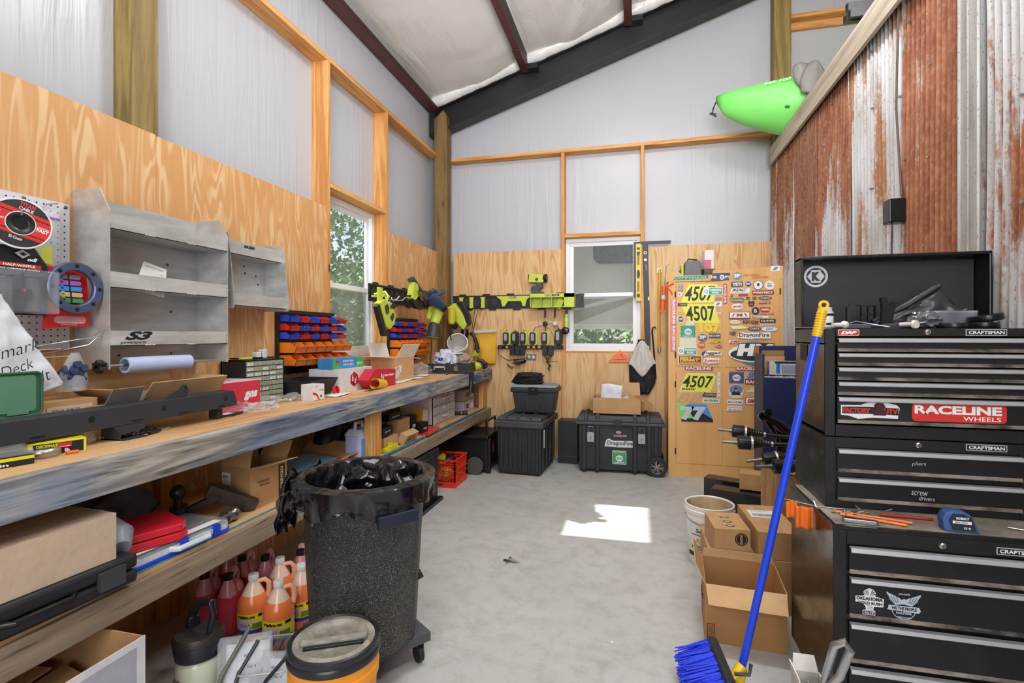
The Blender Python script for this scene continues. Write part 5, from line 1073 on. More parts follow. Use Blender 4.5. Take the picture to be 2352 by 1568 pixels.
# tray in the corner with bags, bucket
ct = thing('crate_lid', 'black plastic tool crate tray with grey latch in the bench corner', 'tray', (-1.93, 5.12, BT), 8)
m = MB(blk).box((-.21, -.2, 0), (.21, .2, .012)).box((-.21, -.2, .012), (.21, -.185, .10)).box((-.21, .185, .012), (.21, .2, .10)).box((-.21, -.185, .012), (-.195, .185, .10)).box((.195, -.185, .012), (.21, .185, .10))
for x in (-.2, -.08, .08, .2): m.box((x - .012, -.21, 0), (x + .012, -.2, .105))
for z in (.03, .06): m.box((-.21, -.206, z), (.21, -.2, z + .006)).box((.2, -.2, z), (.216, .2, z + .006))
m.obj('tray', ct); MB(P('#a9aaac', .4)).box((-.15, -.222, .06), (-.03, -.21, .08)).box((-.15, -.222, .04), (-.14, -.21, .08)).box((-.04, -.222, .04), (-.03, -.21, .08)).obj('latch', ct)
sb = thing('shopping_bag', 'crumpled white shopping bag with blue print in the corner tray', 'bag', (-1.98, 5.05, BT + .10)); MB(P('#c9cde0', .4)).blob((0, 0, .04), (.13, .10, .09), 4, .5, 2.5, 21, -.5).obj('bag', sb)
MB(P('#2f3f9c', .4)).at(frame((-.05, -.108, .05), (1, 0, 0), (0, -.1, 1))).text('R3', 0, -.02, .06, .035, 0, .06, .3).obj('print', sb)
crumple('tan_rag', 'crumpled tan rag behind the white shopping bag', 'rag', (-1.80, 5.12, BT + .10), (.08, .09, .07), P('#a58f7d', .8), 31)
oneof(MB(P('#e5e5e3', .4)).box((-1.88, 5.02, BT + .20), (-1.80, 5.10, BT + .215)).box((-1.87, 4.98, BT + .11), (-1.84, 5.0, BT + .19)), 'white_fitting', 'white plastic fitting on the shopping bag', 'fitting')
oneof(MB(steel).tube([(-1.83, 4.915, BT + .08), (-1.815, 4.905, BT + .1), (-1.80, 4.915, BT + .08)], .004).box((-1.835, 4.905, BT + .03), (-1.795, 4.925, BT + .08)), 'padlock', 'brass coloured padlock hanging on the corner tray', 'padlock')
bu = thing('white_bucket', 'small white bucket tipped over behind the corner tray on the bench', 'bucket', (-2.0, 5.48, BT + .27), 0); bu.rotation_euler = (R(62), R(12), R(10))
MB(P('#e0dcd6', .4)).lathe([(0, -.16), (.085, -.16), (.112, .09), (.118, .09), (.118, .10), (.109, .10), (.109, .09), (.083, -.155), (0, -.155)], seg=36).lathe([(.112, .06), (.119, .06), (.119, .066), (.112, .066)], seg=36).obj('pail', bu)
crumple('cardboard_scrap', 'brown crumpled paper supporting the tipped bucket in the bench corner', 'paper', (-2.06, 5.50, BT), (.14, .12, .07), P('#9d8a78', .8), 41)
# right end of bench
yb = thing('yellow_bag', 'yellow canvas bag hanging on the back wall above the bench end', 'bag', (-1.79, 5.84, 1.09))
MB(P('#e0a92c', .7, 0, .1, 6)).at(FY(0)).grid(16, 16, lambda u, v: ((u - .5) * (.27 + .03 * v), v * .40, .05 * math.sin(math.pi * u) * math.sin(math.pi * min(.95, v + .2)) + .01 * noise.noise(Vector((u * 5, v * 5, 3))))).obj('bag', yb, solid=.003)
MB(P('#cfcac2', .7)).at(FY(-.03)).prism([(-.13, .37), (.15, .385), (.15, .415), (-.12, .41)], .004).obj('hem', yb)
def ptool(name, label, cat, loc, rot, parts):
    t_ = thing(name, label, cat, loc); t_.rotation_euler = [R(a) for a in rot]
    for nm, mb in parts: mb.obj(nm, t_, bevel=.003)
    return t_
ptool('string_trimmer_head', 'lime green hand vacuum hanging from a black cord above the bench end', 'power tool', (-1.86, 5.62, 1.30), (8, 0, -12), [('handle', MB(blk).tube([(-.03, 0, .15), (-.01, 0, .16), (.02, 0, .12), (.045, 0, .04), (.05, 0, -.03)], [.02, .022, .02, .022, .03], 12)), ('body', MB(lime).tube([(.05, 0, -.03), (.03, 0, -.08), (-.03, 0, -.11)], [.035, .04, .025], 12)), ('vent', MB(blk).tube([(.04, -.02, -.0), (.075, -.02, -.06)], .02, 10))])
oneof(MB(blks).tube([(-1.90, 5.80, 1.75), (-1.90, 5.72, 1.6), (-1.885, 5.62, 1.45)], .004).tube([(-1.865, 5.80, 1.75), (-1.87, 5.72, 1.6), (-1.875, 5.62, 1.45)], .004), 'hanging_cable', 'black looped cord hanging from the back rail to the hand vacuum', 'cord')
ptool('sander', 'lime and black palm sander lying at the bench right end', 'power tool', (-1.80, 5.42, BT + .0), (0, 0, 20), [('body', MB(lime).blob((0, 0, .05), (.10, .055, .055), 3, .1, 2, 3, -.8)), ('pad', MB(blk).tube([(.11, -.02, .03), (.14, -.03, .05), (.15, 0, .07), (.10, .02, .11), (.04, .02, .12)], .022, 10)), ('grip', MB(blk).tube([(-.10, 0, .03), (-.12, 0, .08), (-.05, .02, .12)], .018, 10))])
# clamp on the bench front
cl = thing('bar_clamp', 'black and blue bar clamp hanging on the bench front board', 'clamp', (-1.67, 4.98, .93)); bl = P('#3b4f9c', .4)
MB(bl).box((-.02, -.006, .06), (.0, .17, .075)).box((-.0, .15, .03), (.012, .165, .10)).obj('bar', cl)
MB(blk).box((-.02, -.02, .03), (.02, .02, .12)).tube([(0, -.005, .04), (0, -.045, -.10)], [.018, .013], 8).tube([(0, .01, .04), (0, .05, -.09)], [.016, .012], 8).obj('grip', cl)
MB(P('#8fa0c0', .4)).box((-.01, .02, .005), (.008, .12, .015)).cyl((0, .15, .10), (0, .17, .10), .014).obj('jaw', cl)
# ================================================================ tool rails, chargers and hand tools on the walls
def rail(name, label, M_, L, h=.16):
    t_ = thing(name, label, 'tool rail'); m = MB(blk).at(M_).prism([(0, 0), (L, 0), (L, h), (0, h)], .008).prism([(0, h - .018), (L, h - .018), (L, h), (0, h)], .022).prism([(0, 0), (L, 0), (L, .014), (0, .014)], .018)
    for k in range(int(L / .3)):
        m.prism(rrect(.09, .022, .006, 3, .12 + .3 * k, h + .008), .014).prism(rrect(.09, .022, .006, 3, .2 + .3 * k, -.008), .014)
    m.obj('rail', t_)
    for k in range(int((L - .06) / .115)):
        MB(P('#2a2a2f', .5)).at(M_ @ Matrix.Translation((.07 + .115 * k, h / 2 - .005, .008))).prism([(.045 * math.cos(R(45 * q + 22)), .052 * math.sin(R(45 * q + 22))) for q in range(8)], .012).obj('rail_cap', t_, bevel=.002)
    return t_
rail('tool_rail', 'long black wall rail with octagonal caps on the back wall', FY(YB, -2.2, 1.755), 1.59)
rail('tool_rail', 'black wall rail on the left wall beside the window', FX(XL, 4.1, 1.745), 1.45)
for k, x in enumerate((-2.09, -1.96, -1.815)):
    t_ = thing('tool_hook', 'lime green hook on the back wall rail, ' + ('nearest the corner', 'middle of the three', 'furthest from the corner')[k], 'hook', (x, YB - .02, 1.83), 0, 'lime hooks on the back rail')
    MB(lime).at(FY(0)).prism([(-.03, -.065), (.03, -.065), (.022, -.04), (.022, .045), (.035, .065), (-.035, .065), (-.022, .045), (-.022, -.04)], .014).obj('plate', t_)
    MB(blks).tube([(-.02, -.01, -.06), (-.02, -.06, -.075), (0, -.08, -.085), (.02, -.06, -.075), (.02, -.01, -.06)], .005).obj('hook', t_)
lb = thing('tool_bracket', 'long lime bracket plate in the middle of the back wall rail', 'bracket', (-1.44, YB - .03, 1.84))
MB(lime).at(FY(0)).prism([(-.20, .06), (.20, .06), (.2, .04), (.17, .02), (.15, -.06), (.12, -.06), (.10, .0), (-.06, .0), (-.10, -.06), (-.13, -.06), (-.15, .02), (-.19, .045)], .016).obj('plate', lb)
MB(blk).at(FY(-.017)).prism([(-.04, .035), (.04, .035), (.04, .055), (-.04, .055)], .001).use(white).text('RYOBI', -.035, .039, .045, .011, .0015, .05).text('LINK', .015, .041, .022, .007, .0015, .03).obj('logo', lb)
gs = thing('wall_organizer', 'lime green four-compartment shelf box clipped to the back wall rail', 'organizer', (-.96, YB - .03, 1.755))
m = MB(lime).box((-.25, -.12, 0), (.26, -.0, .008)).box((-.25, -.012, .0), (.26, 0, .16)).box((-.25, -.12, .15), (.26, 0, .158))
for x in (-.25, -.125, 0, .115, .145, .252): m.box((x, -.12, 0), (x + .006, 0, .155))
m.box((-.25, -.125, .115), (.26, -.118, .158)).box((.145, -.125, 0), (.26, -.119, .158)).use(limed).box((.15, -.126, .09), (.19, -.125, .092)).box((.15, -.126, .08), (.18, -.125, .082)); m.obj('shelf', gs)
MB(blk).at(FY(-.1255)).prism([(-.07, .128), (.09, .128), (.09, .148), (-.07, .148)], .001).use(white).text('RYOBI', -.065, .132, .07, .012, .0015, .06).text('LINK', .025, .134, .05, .008, .0015, .03).obj('logo', gs)
oneof(MB(lime).at(TR(-.87, YB - .11, 1.80, rx=20, ry=30)).box((-.035, -.03, -.05), (.035, .03, .05)), 'lime_box', 'tilted small lime green box inside the wall organizer', 'box')
rail_end = thing('rail_bracket', 'black end bracket of the rail overlapping the window edge', 'bracket', (-.66, YB - .03, 1.755)); MB(blk).at(FY(0)).prism([(0, 0), (.06, 0), (.06, .02), (.03, .04), (.03, .12), (.06, .14), (.06, .16), (0, .16)], .02).obj('plate', rail_end)
# inflator/light on top of the rail
ptool('cordless_light', 'lime and grey swivel work light standing on the wall organizer', 'work light', (-1.14, YB - .07, 1.914), (0, 0, 0), [('base', MB(dgrey).at(FY(.03)).prism([(-.06, 0), (.09, 0), (.08, .018), (.03, .03), (.03, .06), (.07, .08), (.06, .12), (.03, .14), (.0, .13), (.0, .10), (-.06, .09), (-.075, .05)], .06)), ('head', MB(lime).at(FY(.035)).prism([(-.10, .14), (.06, .13), (.08, .15), (.08, .22), (-.09, .24)], .07)), ('lens', MB(blk).tube([(.07, 0, .185), (.115, 0, .185)], [.042, .05], 16).tube([(-.105, 0, .2), (-.09, 0, .2)], .035, 12)), ('knob', MB(dgrey).cyl((.0, -.05, .17), (.0, -.035, .17), .018))])
for k, (x, nm, z1) in enumerate(((-1.05, 'left', .18), (-.935, 'right', .175))):
    t_ = thing('carabiner_strap', nm + ' short black strap with a reel clip hanging under the wall organizer', 'strap', (x, YB - .06, 1.56))
    MB(blk).box((-.012, -.003, .08), (.012, .003, .18)).obj('strap', t_); MB(lime).tube([(0, 0, .08), (.018, 0, .055), (.014, 0, .02)], .004).obj('clip', t_)
    MB(blk if k == 0 else P('#d8d8d8', .3)).at(FY(-.01, 0, .01)).lathe([(0, .012), (.02, .01), (.028, 0), (.028, -.02), (0, -.02)], seg=20).obj('reel', t_)
ptool('flashlight', 'lime and black right-angle light hanging at the right end of the back rail', 'flashlight', (-.80, YB - .06, 1.46), (0, 0, 0), [('strap', MB(blk).box((-.014, -.003, .17), (.014, .003, .31))), ('body', MB(lime).tube([(0, 0, .06), (0, 0, .22)], [.026, .02], 12)), ('band', MB(P('#cfd8a0', .3)).tube([(0, -.004, .13), (0, -.004, .17)], .024, 12)), ('head', MB(blks).at(FY(-.02, -.01, .03)).lathe([(0, .02), (.035, .015), (.045, 0), (.04, -.03), (0, -.03)], seg=20))])
# power strip, chargers
ps = thing('power_strip', 'long black wall power strip with plug adapters', 'power strip', (-1.63, YB - .035, 1.275))
MB(blks).box((0, 0, 0), (.79, .03, .042)).obj('strip', ps, bevel=.003)
for x in (.02, .10, .36, .425, .49, .68): MB(P('#c9a45c', .5) if x not in (.02, .68) else dgrey).box((x, -.002, .008), (x + .03, 0, .034)).obj('outlet', ps)
for k, x in enumerate((-1.44, -1.375, -1.315, -1.05, -.98)):
    oneof(MB(P('#23262f', .4)).box((x - .028, YB - .09, 1.205), (x + .028, YB - .037, 1.30)), 'plug_adapter', '%s black plug adapter on the wall power strip' % ('first', 'second', 'third', 'fourth', 'fifth')[k], 'plug adapter', 'adapters on the power strip', bevel=.004)
for k, (x, g) in enumerate(((-1.518, 1), (-1.417, 0), (-1.312, 1), (-1.193, 1), (-1.054, 1), (-.896, 2))):
    t_ = thing('battery_charger', ('leftmost lime charger', 'black charger second from left', 'lime charger third from left', 'lime charger fourth from left', 'lime charger with looping cord', 'tall black charger at the right end')[k] + ' above the power strip', 'charger', (x, YB - .01, 1.318), 0, 'battery chargers above the power strip')
    h = .165 if g < 2 else .19
    MB(lime if g == 1 else blk).at(FY(0)).prism(rrect(.082, h, .03, 5, .006, h / 2), .025).obj('base', t_, bevel=.003)
    MB(blk).at(FY(-.02)).prism(rrect(.068, h - .02, .026, 5, -.008, h / 2), .03).obj('battery', t_, bevel=.004)
    MB(P('#a9abae', .3, .3)).at(FY(-.051)).prism(rrect(.036, h * .5, .01, 4, -.008, h * .58), .002).obj('label', t_)
    MB(blk).cyl((0, -.015, h - .003), (0, -.015, h + .015), .006).obj('cord_stub', t_)
ot = thing('wall_outlet', 'grey metal double wall outlet below the power strip', 'outlet', (-1.225, YB - .012, 1.18)); MB(P('#7d7f86', .4, .5)).box((-.06, 0, -.035), (.06, .012, .035)).obj('plate', ot, bevel=.003)
for x in (-.028, .028): MB(P('#e6e4e0', .4)).at(FY(-.0005, x, 0)).prism(ellipse(.034, .034, 20), .002).use(blk).box((-.008, .004, .002), (-.006, .012, .0026)).box((.006, .004, .002), (.008, .012, .0026)).obj('socket', ot)
m = MB(blks).tube([(-1.62, 5.83, 1.28), (-1.61, 5.83, 1.2), (-1.5, 5.82, 1.14), (-1.38, 5.82, 1.15), (-1.28, 5.83, 1.17), (-1.25, 5.84, 1.18)], .004)
for k in range(5): m.tube([(-1.45 + .01 * k, 5.825, 1.11 + .008 * k), (-1.38, 5.82, 1.085 + .009 * k), (-1.28, 5.82, 1.12 + .006 * k), (-1.32, 5.825, 1.155), (-1.43, 5.82, 1.14 + .004 * k)], .0035)
m.tube([(-1.51, 5.83, 1.10), (-1.48, 5.825, 1.07), (-1.43, 5.825, 1.05), (-1.45, 5.825, 1.035), (-1.51, 5.83, 1.08)], .005)
oneof(m, 'coiled_cable', 'coiled black power cord under the left half of the power strip', 'cable')
m = MB(blks)
for k in range(4): m.tube([(-1.06 + k * .03, 5.80, 1.205), (-1.03, 5.82, 1.15 - .01 * k), (-1.01 + .01 * k, 5.82, 1.08), (-1.0 - .008 * k, 5.82, 1.02 + .01 * k)], .0035)
m.tube([(-.90, 5.83, 1.13), (-1.0, 5.82, 1.135), (-1.05, 5.82, 1.12)], .003)
oneof(m, 'adapter_cables', 'bundle of black adapter cords hanging below the right adapters', 'cable')
m = MB(blks).tube([(-1.19, 5.84, 1.49), (-1.17, 5.83, 1.53), (-1.08, 5.83, 1.55), (-1.0, 5.83, 1.51), (-.95, 5.83, 1.42), (-.94, 5.83, 1.32)], .003).tube([(-1.05, 5.84, 1.49), (-1.04, 5.83, 1.56), (-.97, 5.83, 1.575), (-.91, 5.83, 1.55), (-.90, 5.84, 1.51)], .003)
oneof(m, 'charger_cables', 'thin black cords looping between the right-hand chargers', 'cord')
# tools on the left rail, in the corner
ptool('nail_gun', 'lime and black cordless nail gun hanging left of the corner tools', 'nail gun', (-2.17, 4.05, 1.68), (0, 0, 0), [
    ('hanger', MB(lime).at(FX(0)).prism([(-.12, .17), (-.05, .17), (-.05, .02), (-.12, .0)], .02).at(Matrix()).box((-.155, .06, .10), (.008, .085, .12)).box((-.01, -.06, .10), (.008, .085, .12))),
    ('magazine', MB(blk).at(FX(0)).prism([(-.19, .0), (-.14, .02), (-.02, -.2), (.04, -.22), (.02, -.25), (-.06, -.25)], .04)),
    ('body', MB(lime).at(FX(-.01)).prism([(-.15, .03), (-.06, .07), (.02, .05), (.06, .0), (.10, -.02), (.14, -.07), (.11, -.14), (.03, -.19), (-.03, -.17)], .06)),
    ('grip', MB(dgrey).at(FX(.052)).prism([(-.08, .01), (-.03, .03), (.0, .0), (-.01, -.05), (-.05, -.06)], .006).prism([(.02, -.08), (.07, -.04), (.10, -.07), (.06, -.12)], .006)),
    ('handle_loop', MB(lime).tube([(-.02, 0, -.02), (.05, 0, .10), (.0, .03, .14), (-.10, .02, .12)], .012, 8)), ('battery', MB(blk).at(FX(-.01)).prism([(.02, .0), (.10, -.005), (.13, .03), (.06, .06)], .07))])
for k, y in enumerate((4.36, 4.48)): oneof(MB(P('#d9dade', .3, .5)).tube([(-2.32, y, 1.80), (-2.3, y, 1.77), (-2.18, y - .04, 1.77), (-2.15, y - .04, 1.80)], .006), 'rail_hook', ('first', 'second')[k] + ' bare white hook on the left wall rail', 'hook', 'white hooks on the left rail')
ptool('circular_saw', 'lime and grey circular saw hanging high in the corner', 'circular saw', (-2.15, 4.68, 1.84), (0, 0, 0), [
    ('handle', MB(P('#3d4a4a', .5)).tube([(0, -.16, .13), (0, -.08, .15), (0, -.02, .12), (0, .06, .06), (0, .16, .02)], [.02, .026, .022, .03, .03], 12)),
    ('housing', MB(lime).at(FX(-.03)).prism([(-.10, .12), (-.02, .10), (.02, .0), (-.08, -.06), (-.16, -.04)], .06)),
    ('blade_guard', MB(blk).at(FX(-.02)).prism([(-.18, -.02)] + [(.02 + .15 * math.cos(R(a)), -.0 + .14 * math.sin(R(a))) for a in range(200, 361, 20)] + [(.12, .06)], .04)),
    ('shoe', MB(P('#8b7430', .4, .6)).at(FX(.035)).prism([(-.05, .04), (.08, .03), (.10, -.06), (.02, -.05)], .006)), ('motor', MB(dgrey).tube([(-.04, .12, .0), (.06, .12, .0)], .05, 14))])
ptool('blue_sander', 'dark blue cordless tool with twin handles right of the circular saw', 'power tool', (-2.08, 5.0, 1.80), (0, 0, 0), [('body', MB(P('#2f4468', .4)).tube([(-.03, -.10, .05), (0, 0, .0), (.04, .1, -.05)], [.05, .065, .045], 14)), ('handle', MB(P('#3a4f70', .5)).tube([(0, -.02, .07), (0, .08, .07), (.02, .17, .10), (.02, .19, .13)], .02, 10).tube([(0, -.14, .08), (0, -.05, .11), (0, .03, .10)], .02, 10)), ('collar', MB(blk).tube([(.03, .09, -.05), (.05, .14, -.08)], .04, 12))])
ptool('leaf_blower', 'lime blower with dark nozzle hanging down in the corner', 'blower', (-2.13, 5.15, 1.60), (0, 0, -10), [('hanger', MB(lime).at(FX(-.02)).prism([(-.12, .14), (.14, .19), (.12, .12), (-.06, .10), (-.14, .0), (-.16, .02)], .03)), ('body', MB(lime).tube([(0, .04, .13), (0, .0, .05), (0, -.04, -.04)], [.075, .065, .05], 14)), ('nozzle', MB(dgrey).tube([(0, -.04, -.04), (0, -.07, -.15), (0, -.08, -.19)], [.055, .06, .075], 14)), ('foot', MB(limed).tube([(0, -.08, -.19), (0, -.081, -.195)], .077, 14))])
ptool('rotary_tool', 'small yellow and black tool with dangling cord between blower and saw', 'power tool', (-2.05, 5.42, 1.62), (0, 0, 0), [('body', MB(P('#c9bb2c', .4)).tube([(0, -.02, .12), (0, 0, .0), (0, -.02, -.06)], [.04, .05, .03], 12)), ('head', MB(blk).tube([(0, .02, -.06), (.02, .07, -.08)], .04, 10)), ('cord', MB(blks).tube([(.0, -.03, -.08), (.0, -.05, -.2), (0, -.02, -.24)], .006, 6))])
ptool('reciprocating_saw', 'lime reciprocating saw with silver blade hanging beside the corner post', 'saw', (-2.02, 5.60, 1.66), (0, 0, 0), [('body', MB(lime).at(FY(.03)).prism([(-.14, .10), (-.05, .15), (.04, .04), (.10, -.10), (.06, -.16), (.0, -.10)], .08)), ('battery', MB(blk).at(FY(.03)).prism([(-.03, .17), (.03, .17), (.12, .02), (.14, -.08), (.10, -.12), (.06, .02)], .07)), ('boot', MB(blks).tube([(.06, 0, -.15), (.06, 0, -.2), (.05, 0, -.25)], [.04, .05, .05], 12)), ('blade', MB(steel).at(FY(0)).prism([(-.14, .02), (-.12, .03), (-.03, -.13), (-.05, -.15), (-.10, -.08)], .003))])
oneof(MB(blks).tube([(-2.30, 5.45, 1.75), (-2.27, 5.35, 1.3), (-2.26, 5.28, 1.06)], .005), 'hanging_cable', 'black cord hanging down the left wall beside the bins', 'cord')
# wall tools right of the back window
lv = thing('spirit_level', 'short yellow box level hanging beside the back window', 'level', (.0, YB - .03, 1.82)); YL = P('#e0c22f', .4)
MB(YL).box((-.026, 0, 0), (.028, .025, .64)).obj('frame', lv)
for z, h in ((.585, .03), (.53, .045), (.30, .10), (.06, .045)): MB(blk).at(FY(-.0005, .001, z)).prism(ellipse(.036, h, 16), .001).obj('vial_mount', lv)
for z in (.10, .40): MB(P('#8a7425', .5)).box((-.01, -.001, z), (.012, 0, z + .12)).obj('slot', lv)
sq = thing('framing_square', 'black steel framing square hanging over the yellow level', 'square', (-.05, YB - .015, 1.86)); MB(blk).at(FY(.008)).prism([(0, 0), (.038, 0), (.038, .59), (.40, .59), (.40, .625), (0, .625)], .004).obj('blade', sq)
m = MB(P('#77777a', .5)).at(FY(.0035))
for k in range(22): m.box((.002, .01 + k * .026, 0), (.010, .013 + k * .026, .0005))
m.obj('scale_marks', sq)
l2 = thing('spirit_level', 'long black box level hanging right of the yellow level', 'level', (.105, YB - .03, 1.225)); l2.rotation_euler = (0, R(-1.5), 0)
MB(blk).box((-.028, 0, 0), (.03, .025, 1.22)).obj('frame', l2, bevel=.003)
for z in (1.13, .08): MB(P('#d8d2b0', .3)).at(FY(-.0005, 0, z)).prism(ellipse(.036, .036, 16), .001).use(blk).prism(ellipse(.02, .02, 12), .0005, .001).obj('vial', l2)
MB(P('#c9c34a', .3)).box((.015, -.001, .60), (.032, .026, .64)).obj('vial', l2); MB(white).box((-.015, -.001, 1.04), (.015, 0, 1.065)).at(FY(-.001, .006, .95) @ TR(rz=-90)).text('Johnson', -.05, -.008, .07, .014, 0, .0, .3).obj('label', l2)
pb_ = thing('bolt_cutter', 'long yellow handled bar hanging left of the cabinet', 'bolt cutter', (.225, YB - .03, 1.25)); MB(P('#dba42a', .35)).tube([(0, 0, .04), (-.004, 0, .5), (.004, 0, .92)], [.015, .014, .02], 10).use(steel).tube([(0, 0, .0), (0, 0, .05)], .017, 10).box((-.02, -.01, .88), (-.01, .01, .93)).box((.01, -.01, .88), (.02, .01, .93)).obj('bar', pb_)
cr = thing('crowbar', 'thin dark crowbar hooked on the wall below the long level', 'crowbar', (.17, YB - .03, .95)); MB(P('#3b2c28', .5, .5)).tube([(.022, 0, 0), (.0, 0, .3), (-.02, 0, .52), (-.015, 0, .57), (.01, 0, .58), (.02, 0, .56)], [.006, .009, .009, .009, .008, .006], 8).obj('bar', cr)
cg_ = thing('caulking_gun', 'orange caulking gun hanging on the left edge of the cabinet', 'caulking gun', (.29, 5.75, 1.64)); cg_.location = (.262, 5.44, 1.68); OR_ = P('#e8582c', .4)
MB(OR_).tube([(-.02, 0, .0), (-.016, 0, .13)], .024, 12).box((-.05, -.02, .0), (.01, .02, .012)).tube([(-.01, 0, .17), (-.005, 0, .26)], .022, 12).tube([(-.02, 0, .25), (.04, 0, .265), (.09, 0, .29)], .013, 8).tube([(.02, 0, .25), (.06, 0, .21), (.075, 0, .17)], .01, 8).obj('frame', cg_)
MB(P('#c9c6c0', .3)).tube([(-.014, 0, .10), (-.01, 0, .175)], .0215, 12).obj('tube', cg_); MB(steel).tube([(.0, 0, .27), (.02, 0, .48), (.05, 0, .485)], .004).obj('rod', cg_)
sqo = thing('speed_square', 'orange plastic speed square on the wall below the back window', 'square', (-.325, YB - .02, 1.13)); MB(P('#f0702a', .35)).at(FY(.008)).prism([(0, 0), (.25, 0), (.25, .02), (.13, .135), (.12, .135), (0, .015)], .006).obj('body', sqo); MB(P('#7a3c1c', .6)).at(FY(.0015)).prism([(.06, .03), (.19, .03), (.19, .036), (.06, .036)], .001).prism([(.13, .09), (.165, .05), (.17, .055), (.135, .095)], .001).obj('slots', sqo)
ap = thing('black_sack', 'black bag hanging on the wall to the right of the back window', 'bag', (.03, YB - .03, .78))
MB(P('#1f1f21', .6, 0, .2, 10)).at(FY(0)).grid(18, 24, lambda u, v: ((u - .5) * (.05 + .23 * max(.1, min(1, (1 - v) * 2.2) * min(1, .35 + v * 3))) + .02 * (1 - v), .0 + v * .61, .05 * math.sin(math.pi * u) * math.sin(math.pi * min(.98, (1 - v) * .9 + .05)) + .012 * noise.noise(Vector((u * 5, v * 9, 4))))).obj('sack', ap, solid=.004)
rg_ = thing('white_rag', 'off-white rag hanging over the black bag on the wall', 'rag', (.03, YB - .115, .98))
def rag(u, v):
    w_ = .008 + (1 - v) ** .7 * .14; x = (u - .5) * 2 * w_ + .01; zb = abs(u - .5) * .26 * (1 + .3 * math.sin(u * 9))
    return (x, v * .40 + (1 - v) * zb, .02 * math.sin(u * 14) * (1 - v) + .01 * noise.noise(Vector((u * 5, v * 5, 9))))
MB(P('#cfc9c2', .8)).at(FY(0)).grid(22, 20, rag).obj('cloth', rg_, solid=.003)
# ---------------------------------------------------------------- totes along the back wall
tb = P('#2c2d31', .55, 0, .25, 7); tb2 = P('#45464b', .6, 0, .3, 9)
t1 = thing('storage_tote', 'black ribbed rolling tote with dusty lid near the bench end', 'tote', (-1.17, 5.38, 0), -3)
m = MB(tb).box((-.225, -.31, .02), (.225, .31, .50), 1.06)
for x in (-.19, -.09, .01, .11, .19): m.prism([(x, 0), (x, 0), (x, 0)], 0) if 0 else m.box((x - .018, -.335, .05), (x + .018, -.30, .49))
for y in (-.24, -.08, .08, .24): m.box((.20, y - .02, .05), (.248, y + .02, .49))
m.box((-.20, -.29, 0), (.20, .29, .03)).obj('body', t1, bevel=.012)
m = MB(tb2).box((-.265, -.36, .49), (.265, .36, .56)).box((-.24, -.33, .56), (.24, .33, .60), .94)
for x in (-.15, -.02, .11): m.box((x, -.33, .58), (x + .03, .33, .615))
m.obj('lid', t1, bevel=.014); MB(P('#b9b6ac', .5)).box((.262, -.33, .30), (.27, -.30, .48)).obj('strap', t1)
t0 = thing('storage_box', 'small black storage box with grey lid on top of the ribbed tote', 'storage box', (-1.07, 5.38, .617), 0)
m = MB(tb).box((-.20, -.13, 0), (.20, .13, .22), 1.14)
for x in (-.12, -.07, -.02, .03, .08, .13): m.box((x - .012, -.142, .01), (x + .012, -.12, .10))
m.obj('body', t0, bevel=.012); MB(P('#22242a', .5)).box((-.25, -.16, .215), (.25, .16, .265)).obj('rim', t0, bevel=.012); MB(P('#8b929c', .45)).box((-.245, -.155, .265), (.245, .155, .295), .95).obj('lid', t0, bevel=.012); MB(blks).box((-.05, -.172, .20), (.05, -.158, .275)).use(P('#8b929c', .4)).cb((0, -.173, .25), (.02, .004, .006)).obj('latch', t0, bevel=.003)
jk = thing('folded_jacket', 'pile of black folded fabric on the grey-lidded storage box', 'fabric', (-1.17, 5.38, .915)); fb = P('#1d1d1f', .85)
for k, (w_, z) in enumerate(((.17, .0), (.16, .035), (.15, .068))): MB(fb).blob((.01 * k, 0, z + .02), (w_, .12, .035), 4, .25, 2.5, 51 + k, -.6).obj('fold', jk)
tm = thing('dark_box', 'plain dark box standing between the two large totes', 'box', (-.765, 5.72, 0)); MB(P('#1f212a', .4)).box((-.11, -.06, 0), (.11, .13, .48)).obj('body', tm, bevel=.004); MB(P('#5a5650', .6)).box((-.11, -.062, .08), (.11, -.06, .084)).obj('seam', tm)
t2 = thing('storage_tote', 'wide black wheeled storage chest with latches and stickers', 'tote', (-.20, 5.58, 0), 2)
m = MB(tb).box((-.41, -.20, .03), (.42, .20, .50), 1.02)
for x in (-.36, -.22, .16, .30, .37): m.box((x - .022, -.235, .02), (x + .022, -.19, .50))
m.obj('body', t2, bevel=.01)
m = MB(tb2).box((-.45, -.235, .50), (.46, .235, .535)).box((-.44, -.225, .535), (.45, .225, .595), .95)
for x in (-.34, -.22, .16, .29): m.box((x - .02, -.235, .53), (x + .02, .2, .61))
m.obj('lid', t2, bevel=.012)
for x in (-.29, .225): MB(P('#a7a9ac', .3, .8)).box((x - .035, -.25, .33), (x + .035, -.24, .43)).tube([(x - .025, -.248, .42), (x - .025, -.25, .49), (x + .025, -.25, .49), (x + .025, -.248, .42)], .004).use(blk).box((x - .003, -.252, .36), (x + .003, -.25, .385)).obj('latch', t2)
MB(blks).box((-.06, -.242, .50), (.03, -.236, .56)).obj('lock_plate', t2)
fr = FY(-.208)
sticker(t2, [(0, .1), (.06, .8), (.15, 1), (.3, .75), (.95, .8), (1, .1), (.5, .05)], '#d9d9da', -.15, .27, .30, .095, [('DragonFire', .1, .15, .86, .6, '#57595e', .03, 0)], 0, 0, fr=fr)
sticker(t2, 'r', '#e8efe8', -.068, .10, .14, .14, [], 0, 0, fr=fr); sticker(t2, 'r', '#2f9a6c', -.063, .105, .13, .13, [('COMPETITOR', .1, .04, .8, .1, W_, .03, 0), ('BEST DESERT', .1, .86, .8, .09, '#e8e04a', .02, 0)], 0, .0007, fr=fr)
